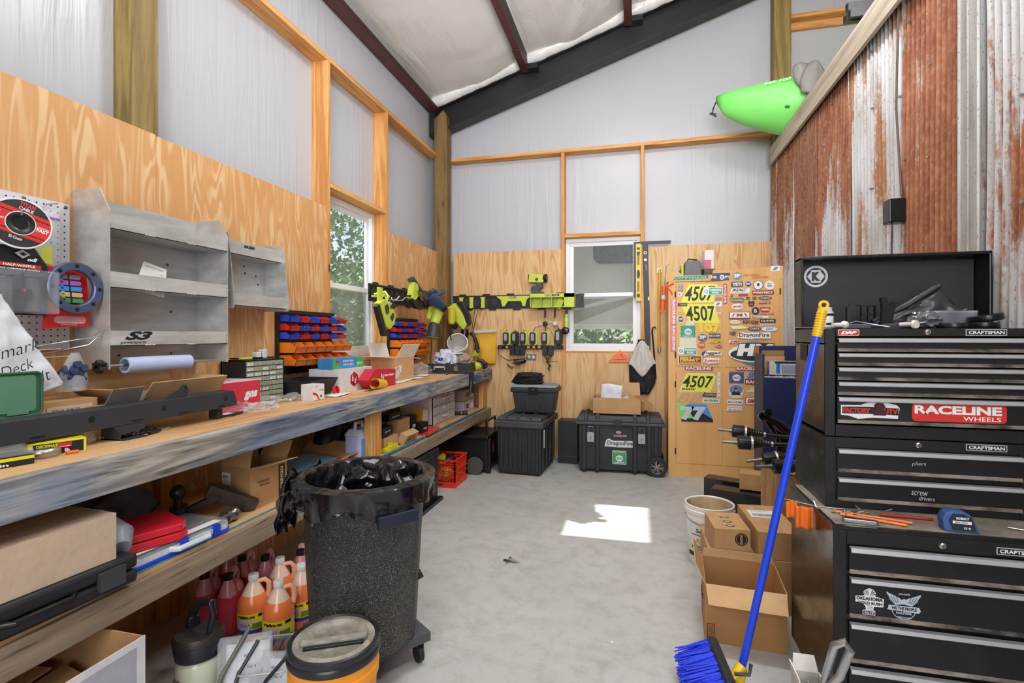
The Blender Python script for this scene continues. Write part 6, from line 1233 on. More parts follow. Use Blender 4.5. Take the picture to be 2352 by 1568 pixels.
sticker(t2, [(.5, 1), (.95, .75), (1, .4), (.75, .05), (.25, .05), (0, .4), (.05, .75)], '#dfe5ea', -.035, .127, .075, .07, [('RACE', .15, .35, .7, .3, '#8a3038', .03, 0)], 0, .0014, fr=fr)
sticker(t2, 'e', '#c9c9c9', -.03, .415, .05, .03, [('o', .3, .2, .4, .6, '#555555', .05, 0)], 0, 0, fr=fr); sticker(t2, 'rr', '#c7a0a0', -.055, .385, .13, .018, [('MAXIMA', .1, .2, .8, .6, '#7c3a3a', .03, 0)], 0, 0, fr=fr)
for y in (-.25, .19):
    wl = MB(P('#26262a', .7)).at(frame((.375, y, .1), (1, 0, 0), (0, 0, 1))).lathe([(.062, -.03), (.10, -.03), (.10, .018), (.09, .022), (.062, .016)], seg=32).obj('wheel', t2)
    m = MB(P('#8b8b8d', .4, .3)).at(frame((.375, y, .1), (1, 0, 0), (0, 0, 1))).lathe([(.06, .012), (.066, .018), (.07, .012)], seg=30).lathe([(0, .014), (.016, .012), (.016, 0)], seg=14)
    for k in range(12): a = R(30 * k + (4 if k % 2 else -4)); m.cb((.038 * math.cos(a), .038 * math.sin(a), .008), (.05, .008, .008), Matrix.Rotation(a, 4, 'Z'))
    m.obj('hub', wl)
cx_ = carton('cardboard_box', 'open carton full of papers on top of the wide storage chest', (-.22, 5.57, .613), .49, .30, .165, 0, flaps=(('x', .16, -38), ('-x', .16, -38), ('y', .14, 78)))
oneof(MB(P('#e6e8f0', .5)).at(FY(5.52, -.40, .70)).grid(10, 10, lambda u, v: (u * .22 + .02 * v, v * .21 + .01 * math.sin(u * 5), .015 * noise.noise(Vector((u * 3, v * 3, 2))))), 'white_envelope', 'white envelope sticking out of the open carton on the chest', 'envelope', solid=.004)
m = MB(kraft).at(TR(-.08, 5.55, .72, ry=38, rz=20)).box((-.06, -.05, -.03), (.09, .05, .07)); oneof(m, 'small_carton', 'small kraft box tilted inside the open carton on the chest', 'box')
oneof(MB(P('#e1e1e3', .3)).at(TR(-.13, 5.48, .74, ry=-30, rz=-20)).box((-.03, -.005, -.04), (.05, .005, .05)), 'packing_sheet', 'white glossy packing piece beside the small kraft box', 'packing')
bg = thing('cooler_bag', 'grey and lime lunch bag on top of the sticker cabinet', 'bag', (.53, 5.62, 2.021)); MB(P('#77767c', .8)).box((-.07, -.09, 0), (.11, .09, .19), .86).obj('body', bg, bevel=.02); MB(lime).box((-.10, -.088, 0), (-.07, .088, .16), .9).obj('side', bg, bevel=.01); MB(blk).tube([(-.03, 0, .19), (-.02, 0, .215), (.06, 0, .205), (.08, 0, .18)], .008).box((-.105, -.09, 0), (-.098, .09, .10)).obj('handle', bg)
px_ = thing('retail_box', 'white and pink retail box beside the lunch bag on the cabinet', 'box', (.70, 5.60, 2.021), 8); MB(P('#5d5a4c', .6)).box((-.05, -.06, 0), (.05, .06, .10)).obj('body', px_); MB(P('#efe9ec', .5)).box((-.045, -.055, .10), (.045, .055, .29)).use(P('#e0708c', .5)).box((-.046, -.056, .10), (.02, -.054, .19)).use(dgrey).at(FY(-.0605)).text('BOX KIT', -.04, .03, .08, .03, 0, .04).obj('upper', px_)
# ---------------------------------------------------------------- kayak and things on the loft
ky = thing('kayak', 'bright green plastic kayak lying on the loft with its bow sticking out', 'kayak', (.745, 5.33, 3.335)); kg = P('#7fe06a', .4, 0, .05, 5)
def hull(u, v):
    x = u * 2.4; t_ = max(.0, min(1, (x + .004) / .70)); w_ = .30 * t_ ** .62; ht = .445 - .01 * t_; keel = .445 - .443 * t_ ** .42
    a = math.pi * v
    y = -w_ * math.cos(a); s_ = math.sin(a) ** .8
    return (x, y, ht - (ht - keel) * s_ - .03 * s_ * 0)
MB(kg).grid(40, 24, hull).obj('hull', ky, solid=.006)
MB(kg).grid(40, 8, lambda u, v: (u * 2.4, (v - .5) * 2 * .30 * min(1, u * 2.4 / .95) ** .62, .445 + .03 * math.sin(math.pi * v) * min(1, u * 6))).obj('deck', ky)
m = MB(P('#5fc84e', .4)); m.tube([(u * 2.4, -.305 * min(1, u * 2.4 / .95) ** .62, .43) for u in [i / 20 for i in range(21)]], .012, 8).tube([(u * 2.4, .305 * min(1, u * 2.4 / .95) ** .62, .43) for u in [i / 20 for i in range(21)]], .012, 8); m.obj('rim', ky)
MB(P('#2c7a2a', .6)).blob((.60, -.215, .20), (.05, .02, .028), 3, 0, 1).obj('scupper', ky); MB(blks).tube([(.0, 0, .40), (-.03, 0, .33), (-.035, 0, .28), (.0, -.0, .25)], .006).tube([(-.06, 0, .29), (.0, 0, .27)], .012).obj('toggle', ky)
MB(P('#cfe8d2', .4)).at(frame((.38, -.232, .405), (.30, -.085, 0), (0, 0, 1))).text('bali 100', 0, 0, .22, .025, 0, .02, .3).obj('lettering', ky)
for k, (x, y, z, a, lb) in enumerate(((1.52, 5.02, 3.62, 18, 'upper grey plastic blade piled on the kayak'), (1.46, 4.98, 3.56, -25, 'lower grey plastic blade piled on the kayak'))):
    t_ = thing('paddle_blade', lb, 'paddle blade', (x, y, z)); gy = P('#8b8680', .45)
    MB(gy).at(FY(0) @ TR(rz=a)).grid(12, 16, lambda u, v: ((u - .5) * .22 * math.sin(math.pi * (.12 + .85 * v)) ** .6 - .07 * v * v, v * .26, .035 * math.sin(math.pi * u) + .03 * v)).obj('blade', t_, solid=.01); MB(gy).tube([(.0, .02, -.24), (.01, .01, .02)], .018).obj('stem', t_)
pw_ = thing('clear_bowl', 'small shiny grey plastic cup beside the kayak on the loft', 'cup', (1.44, 5.03, 3.39)); MB(P('#b5b2b4', .25)).lathe([(0, 0), (.045, 0), (.06, .06), (.055, .06), (.04, .005), (0, .005)], seg=24).obj('cup', pw_)
for k, (y, z, lb) in enumerate(((4.02, 3.735, 'upper square steel tube end sticking out over the loft edge'), (4.06, 3.675, 'lower left square steel tube end over the loft edge'), (3.98, 3.665, 'lower right square steel tube end over the loft edge'))):
    o = MB(P('#6f6f72', .4, .7)).at(frame((1.42, y, z), (0, 1, .25), (-.0, 0, 1)) @ TR()).prism([(-.028, -.028), (.028, -.028), (.028, .028), (-.028, .028)], 1.1).use(P('#1a1a1a', .9)).prism([(-.023, -.023), (.023, -.023), (.023, .023), (-.023, .023)], -.001).obj('steel_tube'); tag(o, lb, 'steel tube', 'steel tubes on the loft')
oneof(MB(P('#9a8266', .8)).box((1.5, 3.4, 3.33), (2.3, 4.4, 3.62)), 'wooden_crate', 'wooden support box carrying the steel tubes on the loft', 'box')
ad = thing('power_adapter', 'black plug adapter with cord on the rusty metal wall', 'adapter', (1.37, 3.20, 2.05)); MB(blks).box((-.05, -.04, 0), (.03, .04, .13)).obj('body', ad, bevel=.006); MB(blks).tube([(-.02, 0, 0), (-.02, .0, -.05), (-.01, .03, -.15), (-.015, -.01, -.3), (-.01, .02, -.5)], .005).obj('cord', ad)
oneof(MB(P('#5c4a40', .6)).tube([(1.395, 3.2, 2.2), (1.39, 3.25, 2.7), (1.38, 3.2, 3.2)], .006), 'wall_cable', 'thin cable running up the rusty wall above the adapter', 'cable')
# ================================================================ under the bench
wb_ = carton('taped_carton', 'large brown carton wrapped in clear tape on the lower shelf', (-1.90, 1.03, .693), .36, .62, .15, -4, closed=True, mat=P('#b98f5c', .5, 0, .15, 6))
MB(glassy('clear_tape', '#f2e8d8', .35, .12)).box((-.182, -.1, -.001), (.182, .312, .152)).obj('tape_wrap', wb_)
oneof(MB(kraft).at(TR(-2.05, .98, .87, rx=8, ry=-40)).box((-.1, -.25, 0), (.1, .2, .008)), 'cardboard_flap', 'loose pale cardboard sheet behind the taped carton', 'cardboard')
oneof(MB(P('#8d909c', .4)).tube([(-1.88, 1.38, .78), (-1.78, 1.40, .72), (-1.74, 1.38, .70)], [.05, .055, .03], 14), 'grey_bottle', 'rounded grey plastic shape beside the taped carton', 'bottle')
bc = thing('tool_case', 'black moulded plastic tool case under the taped carton', 'tool case', (-1.86, 1.02, ST + .002), -4); MB(P('#222327', .45)).box((-.17, -.34, 0), (.16, .38, .045)).box((-.17, -.34, .05), (.16, .38, .098)).obj('shell', bc, bevel=.012); m = MB(dgrey)
for y in (-.1, .25): m.box((.155, y, .02), (.172, y + .08, .08))
m.obj('latch', bc); MB(blks).tube([(.165, .0, .05), (.19, .02, .05), (.19, .16, .05), (.165, .18, .05)], .01).obj('handle', bc)
bo = thing('parts_organizer', 'clear lidded parts case with blue edges and white handle on the shelf', 'organizer', (-1.86, 1.64, ST + .002), -3)
MB(P('#2f4fc4', .35)).prism(rrect(.27, .44, .035, 5), .018).obj('base', bo, bevel=.004); MB(P('#d9dcdf', .35)).prism(rrect(.262, .432, .035, 5), .02, .018).obj('tray', bo); MB(clearhard).prism(rrect(.262, .432, .035, 5), .012, .038).obj('lid', bo, bevel=.003)
MB(P('#d6dbe6', .4)).tube([(.128, -.07, .028), (.155, -.05, .028), (.155, .08, .028), (.128, .1, .028)], .011, 8).obj('handle', bo); MB(P('#2342c4', .35)).box((.12, -.03, .01), (.142, -.0, .052)).box((.12, .12, .01), (.14, .15, .05)).obj('latch', bo); MB(P('#b03a6a', .5)).box((.06, -.2, .0502), (.065, .2, .0506)).use(papw).box((.07, -.18, .0502), (.11, .18, .0506)).obj('label', bo)
rc_ = thing('tool_case', 'red plastic tool case lying on the clear parts organizer', 'tool case', (-1.88, 1.53, ST + .055), -22); MB(P('#cf1f33', .35)).prism([(-.10, -.15), (.10, -.15), (.12, -.12), (.12, .13), (.09, .16), (-.09, .16), (-.12, .13), (-.12, -.12)], .03).prism([(-.097, -.145), (.097, -.145), (.117, -.12), (.117, .13), (.087, .155), (-.087, .155), (-.117, .13), (-.117, -.12)], .03, .033).obj('shell', rc_, bevel=.005)
MB(papw).at(frame((-.03, -.1505, .008), (1, 0, 0), (0, 0, 1))).prism([(0, 0), (.075, 0), (.075, .022), (0, .022)], .0008).use(blk).text('27031', .01, .004, .055, .013, .001, .05).obj('label', rc_)
crumple('grey_tarp', 'crumpled dark grey tarp at the back of the lower shelf', 'tarp', (-2.15, 1.60, ST + .0), (.14, .21, .15), P('#55555c', .75, 0, .3, 8), 61, .45)
crumple('black_cloth', 'black cloth heap at the far left back of the lower shelf', 'cloth', (-2.22, 1.14, ST), (.09, .16, .15), P('#26262a', .8), 62, .4)
bm_ = thing('hitch_ball_mount', 'rusty dark trailer ball mount with black ball on the lower shelf', 'hitch', (-2.0, 1.95, ST)); rusty = P('#4a3d36', .5, .5, .4, 25)
MB(P('#3f3a38', .35, .6)).blob((-.03, -.08, .135), (.033, .033, .033), 3, 0).cyl((-.03, -.08, .06), (-.03, -.08, .11), .018).cyl((-.03, -.08, .0), (-.03, -.08, .065), .045, .035).obj('ball', bm_)
MB(rusty).at(TR(.0, -.02, .03, rz=40, ry=-25)).box((-.05, -.025, 0), (.12, .025, .03)).at(TR(.08, .06, .09, rz=42, ry=28)).box((-.07, -.03, -.03), (.16, .03, .03)).obj('shank', bm_, bevel=.003)
MB(G['stud'][1]).box((-.14, .02, 0), (-.08, .20, .05)).obj('wood_block', bm_)
b2 = thing('hitch_ball', 'silver trailer hitch ball lying at the shelf front edge', 'hitch ball', (-1.80, 1.93, ST + .033)); MB(P('#8f8a86', .25, .9)).blob((0, .015, 0), (.032, .032, .032), 3, 0).cyl((0, -.02, 0), (0, -.06, 0), .016).cyl((0, -.015, 0), (0, -.035, 0), .03).obj('ball', b2)
tc = carton('cardboard_box', 'brown carton with black lettered side band and raised flaps on the shelf', (-1.95, 2.255, ST + .001), .20, .23, .185, -8, flaps=(('-x', .11, 82), ('y', .10, 60), ('-y', .10, 105), ('x', .09, 12)))
label_on(tc, frame((-.095, -.1155, .01), (1, 0, 0), (0, 0, 1)), .06, .14, [('10201', .1, .05, .8, .12), ('SHIP', .1, .8, .6, .1)], bars=(.1, .3, .8, .25))
m = MB(blk).at(FX(.1015, .06, 0)).prism([(0, 0), (.04, 0), (.04, .165), (0, .165)], .0008).use(P('#d9b98c', .6)); o = m.M; m.M = o @ TR(.038, .01, 0) @ Matrix.Rotation(R(90), 4, 'Z'); m.text('TORQUE FORCE', 0, .006, .145, .022, .001, .06); m.M = o; m.use(P('#5a4028', .7)).text('CHAIN HOIST', -.13, .10, .07, .012, .001, .02).text('FRAGILE', -.12, .083, .06, .010, .001, .02); m.obj('print', tc)
ob_ = carton('cardboard_box', 'wide shallow open carton behind the trash can on the shelf', (-2.09, 2.90, ST + .001), .34, .34, .05, 3, flaps=(('x', .12, 10), ('y', .12, 25), ('-x', .1, 40)))
oneof(MB(P('#7dbfe0', .4)).at(TR(-1.97, 2.74, ST + .05, ry=4)).prism(rrect(.30, .36, .03), .012), 'blue_lid', 'light blue flat plastic lid on the shelf behind the trash can', 'tray', bevel=.003)  # loose storage lid lying flat on the shelf
bt = thing('rubber_boot', 'tall black rubbery bag slumped against the shelf back', 'bag', (-2.18, 3.32, ST + .05)); MB(P('#202022', .45, 0, .3, 12)).tube([(0, -.12, .0), (.02, -.08, .1), (.0, .05, .2), (-.02, .1, .30)], [.09, .10, .09, .04], 14).blob((.12, .0, .05), (.07, .08, .11), 4, .4, 2.5, 71).obj('bag', bt)
oneof(MB(blk).blob((-2.2, 2.62, ST + .12), (.06, .12, .05), 3, .2, 2, 75).box((-2.24, 2.55, ST), (-2.16, 2.7, ST + .09)), 'padded_cushion', 'dark padded shape in the shadow at the back of the shelf', 'cushion')
wj = thing('washer_jug', 'translucent jug of pale blue fluid on the shelf beside the bench post', 'jug', (-1.90, 3.40, ST + .001)); MB(P('#b9c2ea', .3)).prism(rrect(.13, .17, .03, 4), .17).obj('body', wj, bevel=.01); MB(P('#d6daf0', .3)).box((-.06, -.08, .17), (.06, .08, .21), .7).tube([(0, -.05, .2), (0, -.04, .25), (0, .04, .25), (0, .06, .2)], .012).obj('handle', wj); MB(P('#5a9ad0', .4)).at(FX(.0655, -.07, .03)).prism([(0, 0), (.11, 0), (.11, .12), (0, .12)], .001).use(P('#1f2a5c', .4)).prism([(.05, .03), (.09, .03), (.09, .10), (.05, .10)], .001, .001).use(redm).prism([(.05, .02), (.09, .02), (.09, .03), (.05, .03)], .001, .001).obj('label', wj)
wj.location = (-1.86, 3.12, ST + .001)
oneof(MB(P('#e02a2a', .4)).cyl((-1.82, 2.86, ST), (-1.82, 2.86, ST + .07), .04, .035), 'red_cap_jar', 'short red plastic tub in front of the pale blue jug', 'tub', bevel=.004)
# right half of the lower shelf
def rbox(label, x, y, z, w_, d, h, rz, mat, rx=0, txt=None, ry=0):
    t_ = thing('parts_box', label, 'box', (x, y, z), rz, 'small part boxes on the right shelf', rx, ry); MB(mat).box((-w_ / 2, -d / 2, 0), (w_ / 2, d / 2, h)).obj('body', t_, bevel=.001)
    if txt: MB(white).at(frame((w_ / 2 + .0006, -d / 2, h * .4), (0, 1, 0), (0, 0, 1))).text(txt, d * .2, 0, d * .6, h * .16, 0, .05, .2).obj('print', t_)
    return t_
bk_ = P('#16171b', .4)
rbox('open kraft box at the bottom left of the small box pile', -1.86, 3.47, ST + .001, .13, .22, .09, 0, kraft)
rbox('black box with white top leaning at the left of the pile', -1.86, 3.44, ST + .105, .10, .18, .06, 5, bk_, 0, 'icon', 0)
rbox('kraft box standing upright in the middle of the pile', -1.90, 3.80, ST + .001, .10, .20, .17, 0, kraft)
rbox('black box stacked at the top of the pile', -1.93, 3.72, ST + .172, .09, .22, .055, 0, bk_, 0, 'BRAKING')
rbox('upright black box right of the standing kraft box', -1.88, 3.96, ST + .001, .08, .10, .17, 0, bk_, 0, '702')
rbox('black box with a red line nearest the drawers', -1.83, 4.08, ST + .001, .08, .12, .095, 0, bk_, 0, 'icon')
rk_ = rbox('kraft box tipped forward at the pile front', -1.785, 3.70, ST + .01, .06, .22, .08, 0, kraft, 0, None, 25)
MB(P('#4a3a28', .6)).at(FX(.0306, -.07, .03)).prism([(0, 0), (.13, 0), (.13, .035), (0, .035)], .0005).use(kraft).text('DYNOJET', .01, .008, .11, .02, .0008, .06).obj('stamp', rk_)
oneof(MB(P('#ead62a', .4)).box((-1.785, 3.36, ST + .001), (-1.755, 3.50, ST + .035)).box((-1.79, 3.40, ST + .03), (-1.76, 3.43, ST + .055)).box((-1.79, 3.31, ST + .005), (-1.765, 3.36, ST + .03)), 'yellow_clamp', 'yellow plastic clamp at the front edge of the right shelf', 'clamp')
oneof(MB(P('#d9a92c', .6)).at(TR(-1.92, 4.22, ST + .002, rx=-18)).box((-.05, -.06, 0), (.05, .06, .18)).use(P('#ddd8cf', .6)).box((.0505, -.05, .01), (.052, .06, .18)), 'padded_envelope', 'yellow padded envelope leaning against the plastic drawers', 'envelope')
oneof(MB(P('#dd2f22', .35)).at(TR(-1.78, 4.17, ST + .002, rz=6)).prism([(-.06, -.2), (.05, -.2), (.05, .12), (.02, .2), (-.06, .2)], .008), 'red_folder', 'flat red plastic folder at the front of the right shelf', 'folder')
dr = thing('drawer_unit', 'white plastic three-drawer unit with frosted drawers on the right shelf', 'drawer unit', (-2.02, 4.70, ST + .001), 0); wp = P('#e3dde2', .35)
MB(wp).box((-.18, -.28, 0), (.16, -.27, .26)).box((-.18, .27, 0), (.16, .28, .26)).box((-.18, -.28, .255), (.165, .28, .265)).box((-.18, -.28, 0), (.16, .28, .008)).box((.15, -.28, 0), (.165, -.255, .26)).box((.15, .255, 0), (.165, .28, .26)).box((.15, -.28, .083), (.165, .28, .089)).box((.15, -.28, .168), (.165, .28, .174)).obj('frame', dr)
for k in range(3): d = MB(P('#c9c7c9', .4)).box((-.17, -.253, .012 + .085 * k), (.17, .253, .080 + .085 * k)).obj('drawer', dr, bevel=.002); MB(wp).box((.17, -.06, .055 + .085 * k), (.19, .06, .07 + .085 * k)).obj('handle', d)
m = MB(P('#b58a8a', .4)); m.cb((.1705, .02, .215), (.001, .04, .03)); m.cb((.1705, .09, .21), (.001, .06, .025)); m.obj('decal', dr)
for k in range(2): t_ = thing('parts_carton', ('lower printed white and violet carton at the shelf end', 'upper printed carton stacked at the shelf end')[k], 'box', (-1.94, 5.38, ST + .001 + .125 * k), 0); MB(P(('#c9b6c2', '#a88d84')[k], .5)).box((-.10, -.17, 0), (.11, .17, .12)).obj('body', t_, bevel=.001); MB(P('#4a3a44', .5)).box((.1105, -.1, .04), (.111, -.03, .09)).use(white).box((.1105, .04, .03), (.111, .12, .09)).obj('print', t_)
fl_ = thing('flashlight', 'dark metal flashlight lying at the far end of the right shelf', 'flashlight', (-1.85, 5.08, ST + .022), 25); MB(P('#3b2f2a', .4, .4)).tube([(-.09, 0, 0), (.04, 0, 0), (.06, 0, 0), (.10, 0, 0)], [.017, .017, .022, .024], 14).obj('body', fl_); MB(P('#bdb9b4', .3)).tube([(.03, 0, 0), (.035, 0, 0)], .021, 14).tube([(.10, 0, 0), (.105, 0, 0)], .022, 14).obj('ring', fl_)
# crates under the right half of the bench
mkc = thing('milk_crate', 'red orange plastic milk crate under the bench', 'crate', (-1.84, 4.66, 0)); om = P('#e8381c', .4); m = MB(om); W2, D2, H2 = .17, .17, .265
m.box((-W2, -D2, 0), (W2, D2, .01))
for (a, b_, ax) in (((-W2, -D2), (W2, -D2), 0), ((-W2, D2), (W2, D2), 0), ((W2, -D2), (W2, D2), 1), ((-W2, -D2), (-W2, D2), 1)):
    for z, h in ((0, .055), (.10, .008), (.15, .008), (.20, .008), (.22, .008), (.24, .025)):
        if ax == 0: m.box((a[0], a[1] - .004, z), (b_[0], a[1] + .004, z + h))
        else: m.box((a[0] - .004, a[1], z), (a[0] + .004, b_[1], z + h))
    n_ = 6
    for k in range(n_ + 1):
        q = -.17 + k * .34 / n_
        if ax == 0: m.box((q - .004, a[1] - .004, .05), (q + .004, a[1] + .004, .25))
        else: m.box((a[0] - .004, q - .004, .05), (a[0] + .004, q + .004, .25))
    for k in range(5):
        q0 = -.15 + k * .06
        f = (lambda s_: (q0 + .06 * s_, a[1], .06 + .14 * s_)) if ax == 0 else (lambda s_: (a[0], q0 + .06 * s_, .06 + .14 * s_))
        m.tube([f(0), f(1)], .004, 4)
m.obj('crate', mkc); MB(blk).at(FY(-.1745, -.10, .012)).text('Ramsey', 0, 0, .16, .03, 0, .03, .3).obj('lettering', mkc)
cf = thing('work_gloves', 'lime and black work gloves in the red orange crate', 'gloves', (-1.84, 4.62, .20)); MB(P('#cdd63a', .6)).blob((-.03, 0, .03), (.09, .10, .05), 3, .35, 2, 81).obj('palm', cf); MB(blk).blob((.05, .03, .04), (.06, .08, .035), 3, .3, 2, 82).obj('cuff', cf)
oneof(MB(P('#c98a3a', .6)).blob((-1.85, 4.6, .10), (.12, .10, .075), 3, .3, 3, 83, -.8), 'tan_contents', 'tan padded items filling the red orange crate', 'contents')
rt = thing('rolling_toolbox', 'black rolling tool box with telescoping handle under the bench end', 'tool box', (-1.74, 5.25, 0)); m = MB(P('#17181d', .4)).box((-.20, -.22, .04), (.22, .22, .36)).box((-.22, -.25, .36), (.24, .25, .40)); 
for y in (-.2, .18): m.box((.20, y, .0), (.25, y + .05, .36))
m.obj('body', rt, bevel=.01); MB(blks).tube([(.20, -.16, .38), (.20, -.16, .54), (.20, .16, .54), (.20, .16, .38)], .014, 8).obj('handle', rt); MB(redm).box((.221, .0, .18), (.223, .035, .30)).use(white).box((.223, .01, .19), (.2235, .025, .24)).obj('badge', rt)
for y in (-.28, .25): MB(P('#55504a', .7)).cyl((.10, y, .09), (.10, y + .035, .09), .09, seg=28).obj('wheel', rt)
bx_ = thing('tool_box_stack', 'stack of black latching tool boxes with oval sticker behind the trash can', 'tool box', (-1.90, 3.95, 0)); 
MB(P('#1b1c21', .4)).box((-.18, -.20, .0), (.20, .20, .22)).obj('lower_box', bx_, bevel=.01); MB(P('#222329', .4)).box((-.18, -.20, .225), (.20, .20, .44)).box((-.19, -.21, .40), (.21, .21, .455)).obj('upper_box', bx_, bevel=.01)
MB(P('#9a9a98', .4, .5)).box((.201, -.20, .24), (.206, -.12, .40)).obj('latch', bx_); sticker(bx_, 'e', '#e6c9c0', -.19, .285, .05, .085, [('o', .25, .2, .5, .6, '#c0302c', .05, 0)], 0, 0, fr=FX(.2075)); MB(blks).box((.20, -.22, .0), (.24, .22, .03)).box((.20, -.05, .10), (.215, .15, .15)).obj('feet', bx_)
oneof(MB(white).tube([(-1.77, 3.55, .44), (-1.77, 3.55, .37), (-1.76, 3.60, .36), (-1.76, 3.60, .43)], .004).tube([(-1.76, 3.48, .44), (-1.76, 3.48, .38)], .004), 'white_hooks', 'small white wire hooks under the shelf board above the tool boxes', 'hook')
# ---------------------------------------------------------------- jugs
def orange_jug(name, label, x, y, rz, lab=True, first=[None]):
    if first[0] is not None: return dup(first[0], (x, y, .001), rz, label)
    t_ = thing(name, label, 'jug', (x, y, .001), rz, 'orange washer fluid jugs under the bench'); r = .069
    MB(P('#ef7f45', .18, 0, .06)).lathe([(0, 0), (r - .008, 0), (r, .01), (r, .16), (r - .006, .185), (r - .02, .208)], seg=36).obj('fluid', t_)
    MB(P('#f0cdb8', .2, 0, .03)).lathe([(r - .02, .208), (.028, .25), (.02, .262), (.02, .272)], seg=36).obj('neck', t_)
    MB(P('#f2b48e', .2)).tube([(.018, 0, .258), (.05, 0, .262), (.066, 0, .245), (.068, 0, .21), (.062, 0, .18)], [.010, .011, .011, .012, .014], 10).obj('handle', t_)
    m = MB(P('#eceaea', .4)).lathe([(.022, .268), (.023, .272), (.023, .292), (.021, .296), (0, .296)], seg=24); m.obj('cap', t_)
    lb_ = MB(P('#f2dd25', .35)).lathe([(r + .0006, .045), (r + .0006, .135)], seg=24, arc=(180, 345)); F_ = []
    lb_.use(P('#2c3a9a', .35)).lathe([(r + .001, .045), (r + .001, .062)], seg=24, arc=(195, 330)).use(P('#c4b4dc', .4)).lathe([(r + .0012, .062), (r + .0012, .098)], seg=12, arc=(205, 262)).use(P('#6a8a2f', .4)).lathe([(r + .0014, .066), (r + .0014, .092)], seg=12, arc=(272, 312))
    def wrap(s_, a0, a1, z0, z1, mat, bo=.03, sh=0):
        vs, fs = text_geo(s_, bo, sh); lb_.use(mat).add([((r + .002) * math.cos(R(a0 + (a1 - a0) * v.x)), (r + .002) * math.sin(R(a0 + (a1 - a0) * v.x)), z0 + (z1 - z0) * v.y) for v in vs], fs)
    wrap('rain-x', 212, 284, .115, .130, blk, .05); wrap('All Season', 208, 292, .096, .113, P('#d8c8e8', .4), .04, .1); wrap('2 in 1', 228, 262, .078, .092, P('#3a4ab0', .4), .03)
    lb_.use(blk).lathe([(r + .001, .118), (r + .001, .132)], seg=6, arc=(292, 318)); lb_.obj('label', t_)
    first[0] = t_; return t_
orange_jug('fluid_jug', 'front left orange washer fluid jug with yellow label', -1.79, 2.06, 35)
orange_jug('fluid_jug', 'front right orange washer fluid jug with yellow label', -1.63, 2.035, 40)
orange_jug('fluid_jug', 'orange washer fluid jug behind the two front ones', -1.79, 2.245, 30)
orange_jug('fluid_jug', 'orange washer fluid jug half hidden by the trash can', -1.635, 2.205, 34)
red0 = None
for k, (x, y, lb) in enumerate(((-2.055, 2.065, 'leftmost red jug with black cap in the front row'), (-1.935, 2.08, 'red jug with black cap next to the front orange jug'), (-2.14, 2.28, 'red jug with black cap at the back left of the group'), (-2.02, 2.27, 'red jug with black cap behind the front red pair'), (-1.91, 2.30, 'red jug with black cap behind the middle orange jug'), (-1.78, 2.40, 'pale topped red jug with black cap near the trash can'))):
    if red0 is None:
        red0 = thing('coolant_jug', lb, 'jug', (x, y, .001), 20, 'red fluid jugs under the bench')
        MB(P('#d83a54', .2, 0, .08)).prism(rrect(.105, .135, .04, 5), .19).obj('fluid', red0, bevel=.008)
        MB(P('#d98f98', .22, 0, .05)).blob((0, .015, .185), (.05, .062, .055), 3, 0, 1, 0, -.1).tube([(0, -.04, .19), (0, -.04, .225), (0, -.04, .262)], [.042, .032, .018], 16).obj('shoulder', red0)
        MB(P('#e0a9ae', .25)).tube([(0, -.02, .22), (0, .0, .262), (0, .04, .272), (0, .066, .24), (0, .062, .19)], [.014, .018, .02, .018, .014], 10).obj('handle', red0)
        m = MB(blks).cyl((0, -.04, .262), (0, -.04, .288), .022, .021, 18); m.obj('cap', red0); MB(P('#e8e0d8', .4)).box((.0528, -.05, .03), (.0535, -.03, .16)).use(P('#e0c030', .4)).box((.0528, -.03, .03), (.0535, -.025, .16)).obj('label', red0)
    else: dup(red0, (x, y, .001), 15 + 9 * (k % 3), lb)
# ---------------------------------------------------------------- trash can, dolly, orange bucket
dl = thing('dolly', 'dark speckled square dolly with casters under the trash can', 'dolly', (-1.18, 2.04, 0), 53)
t = NT('speckled_black'); t.pr(.5); v = t.coords(); sp = t.noise(v, 330, 1); big = t.noise(v, 3, 3)
zz = t.n('ShaderNodeSeparateXYZ', {0: v}).outputs[2]
msk = t.ramp(t.math('ADD', sp, t.math('ADD', t.math('MULTIPLY', big, .10), t.math('MULTIPLY', zz, -.11))), [(.625, 0.0), (.66, .85)])
t.base(t.mix(msk, t.mix(t.ramp(t.noise(v, 5, 4), [(.4, 0.0), (.8, .5)]), '#202227', '#3b3c40'), '#a39a80')); speck = t.m
MB(P('#55565a', .9, 0, .3, 80)).box((-.21, -.21, .095), (.21, .21, .135)).obj('deck', dl, bevel=.003)
for sx in (-1, 1):
    for sy in (-1, 1):
        c_ = MB(P('#3c3a38', .5, .5)).box((sx * .17 - .02, sy * .17 - .02, .085), (sx * .17 + .02, sy * .17 + .02, .095)).box((sx * .17 - .016, sy * .17 - .02, .03), (sx * .17 - .012, sy * .17 + .02, .09)).box((sx * .17 + .012, sy * .17 - .02, .03), (sx * .17 + .016, sy * .17 + .02, .09)).obj('caster', dl)
        MB(P('#2a2725', .6)).cyl((sx * .17 - .011, sy * .17, .037), (sx * .17 + .011, sy * .17, .037), .036, seg=24).obj('wheel', c_)
tcn = thing('trash_can', 'large round black trash can speckled with dust, standing on the dolly', 'trash can', (-1.16, 2.0, .136)); 
def rib(a, r, z): return r + (.008 if (math.degrees(a) % 30) < 9 and z < .55 else 0)
m = MB(speck).lathe([(0, 0), (.205, 0), (.215, .01), (.235, .35), (.252, .57), (.256, .575), (.262, .65), (.28, .655), (.285, .665), (.285, .69), (.278, .697), (.265, .69), (.255, .60), (.20, .02), (0, .02)], seg=72, fn=rib); m.obj('barrel', tcn)
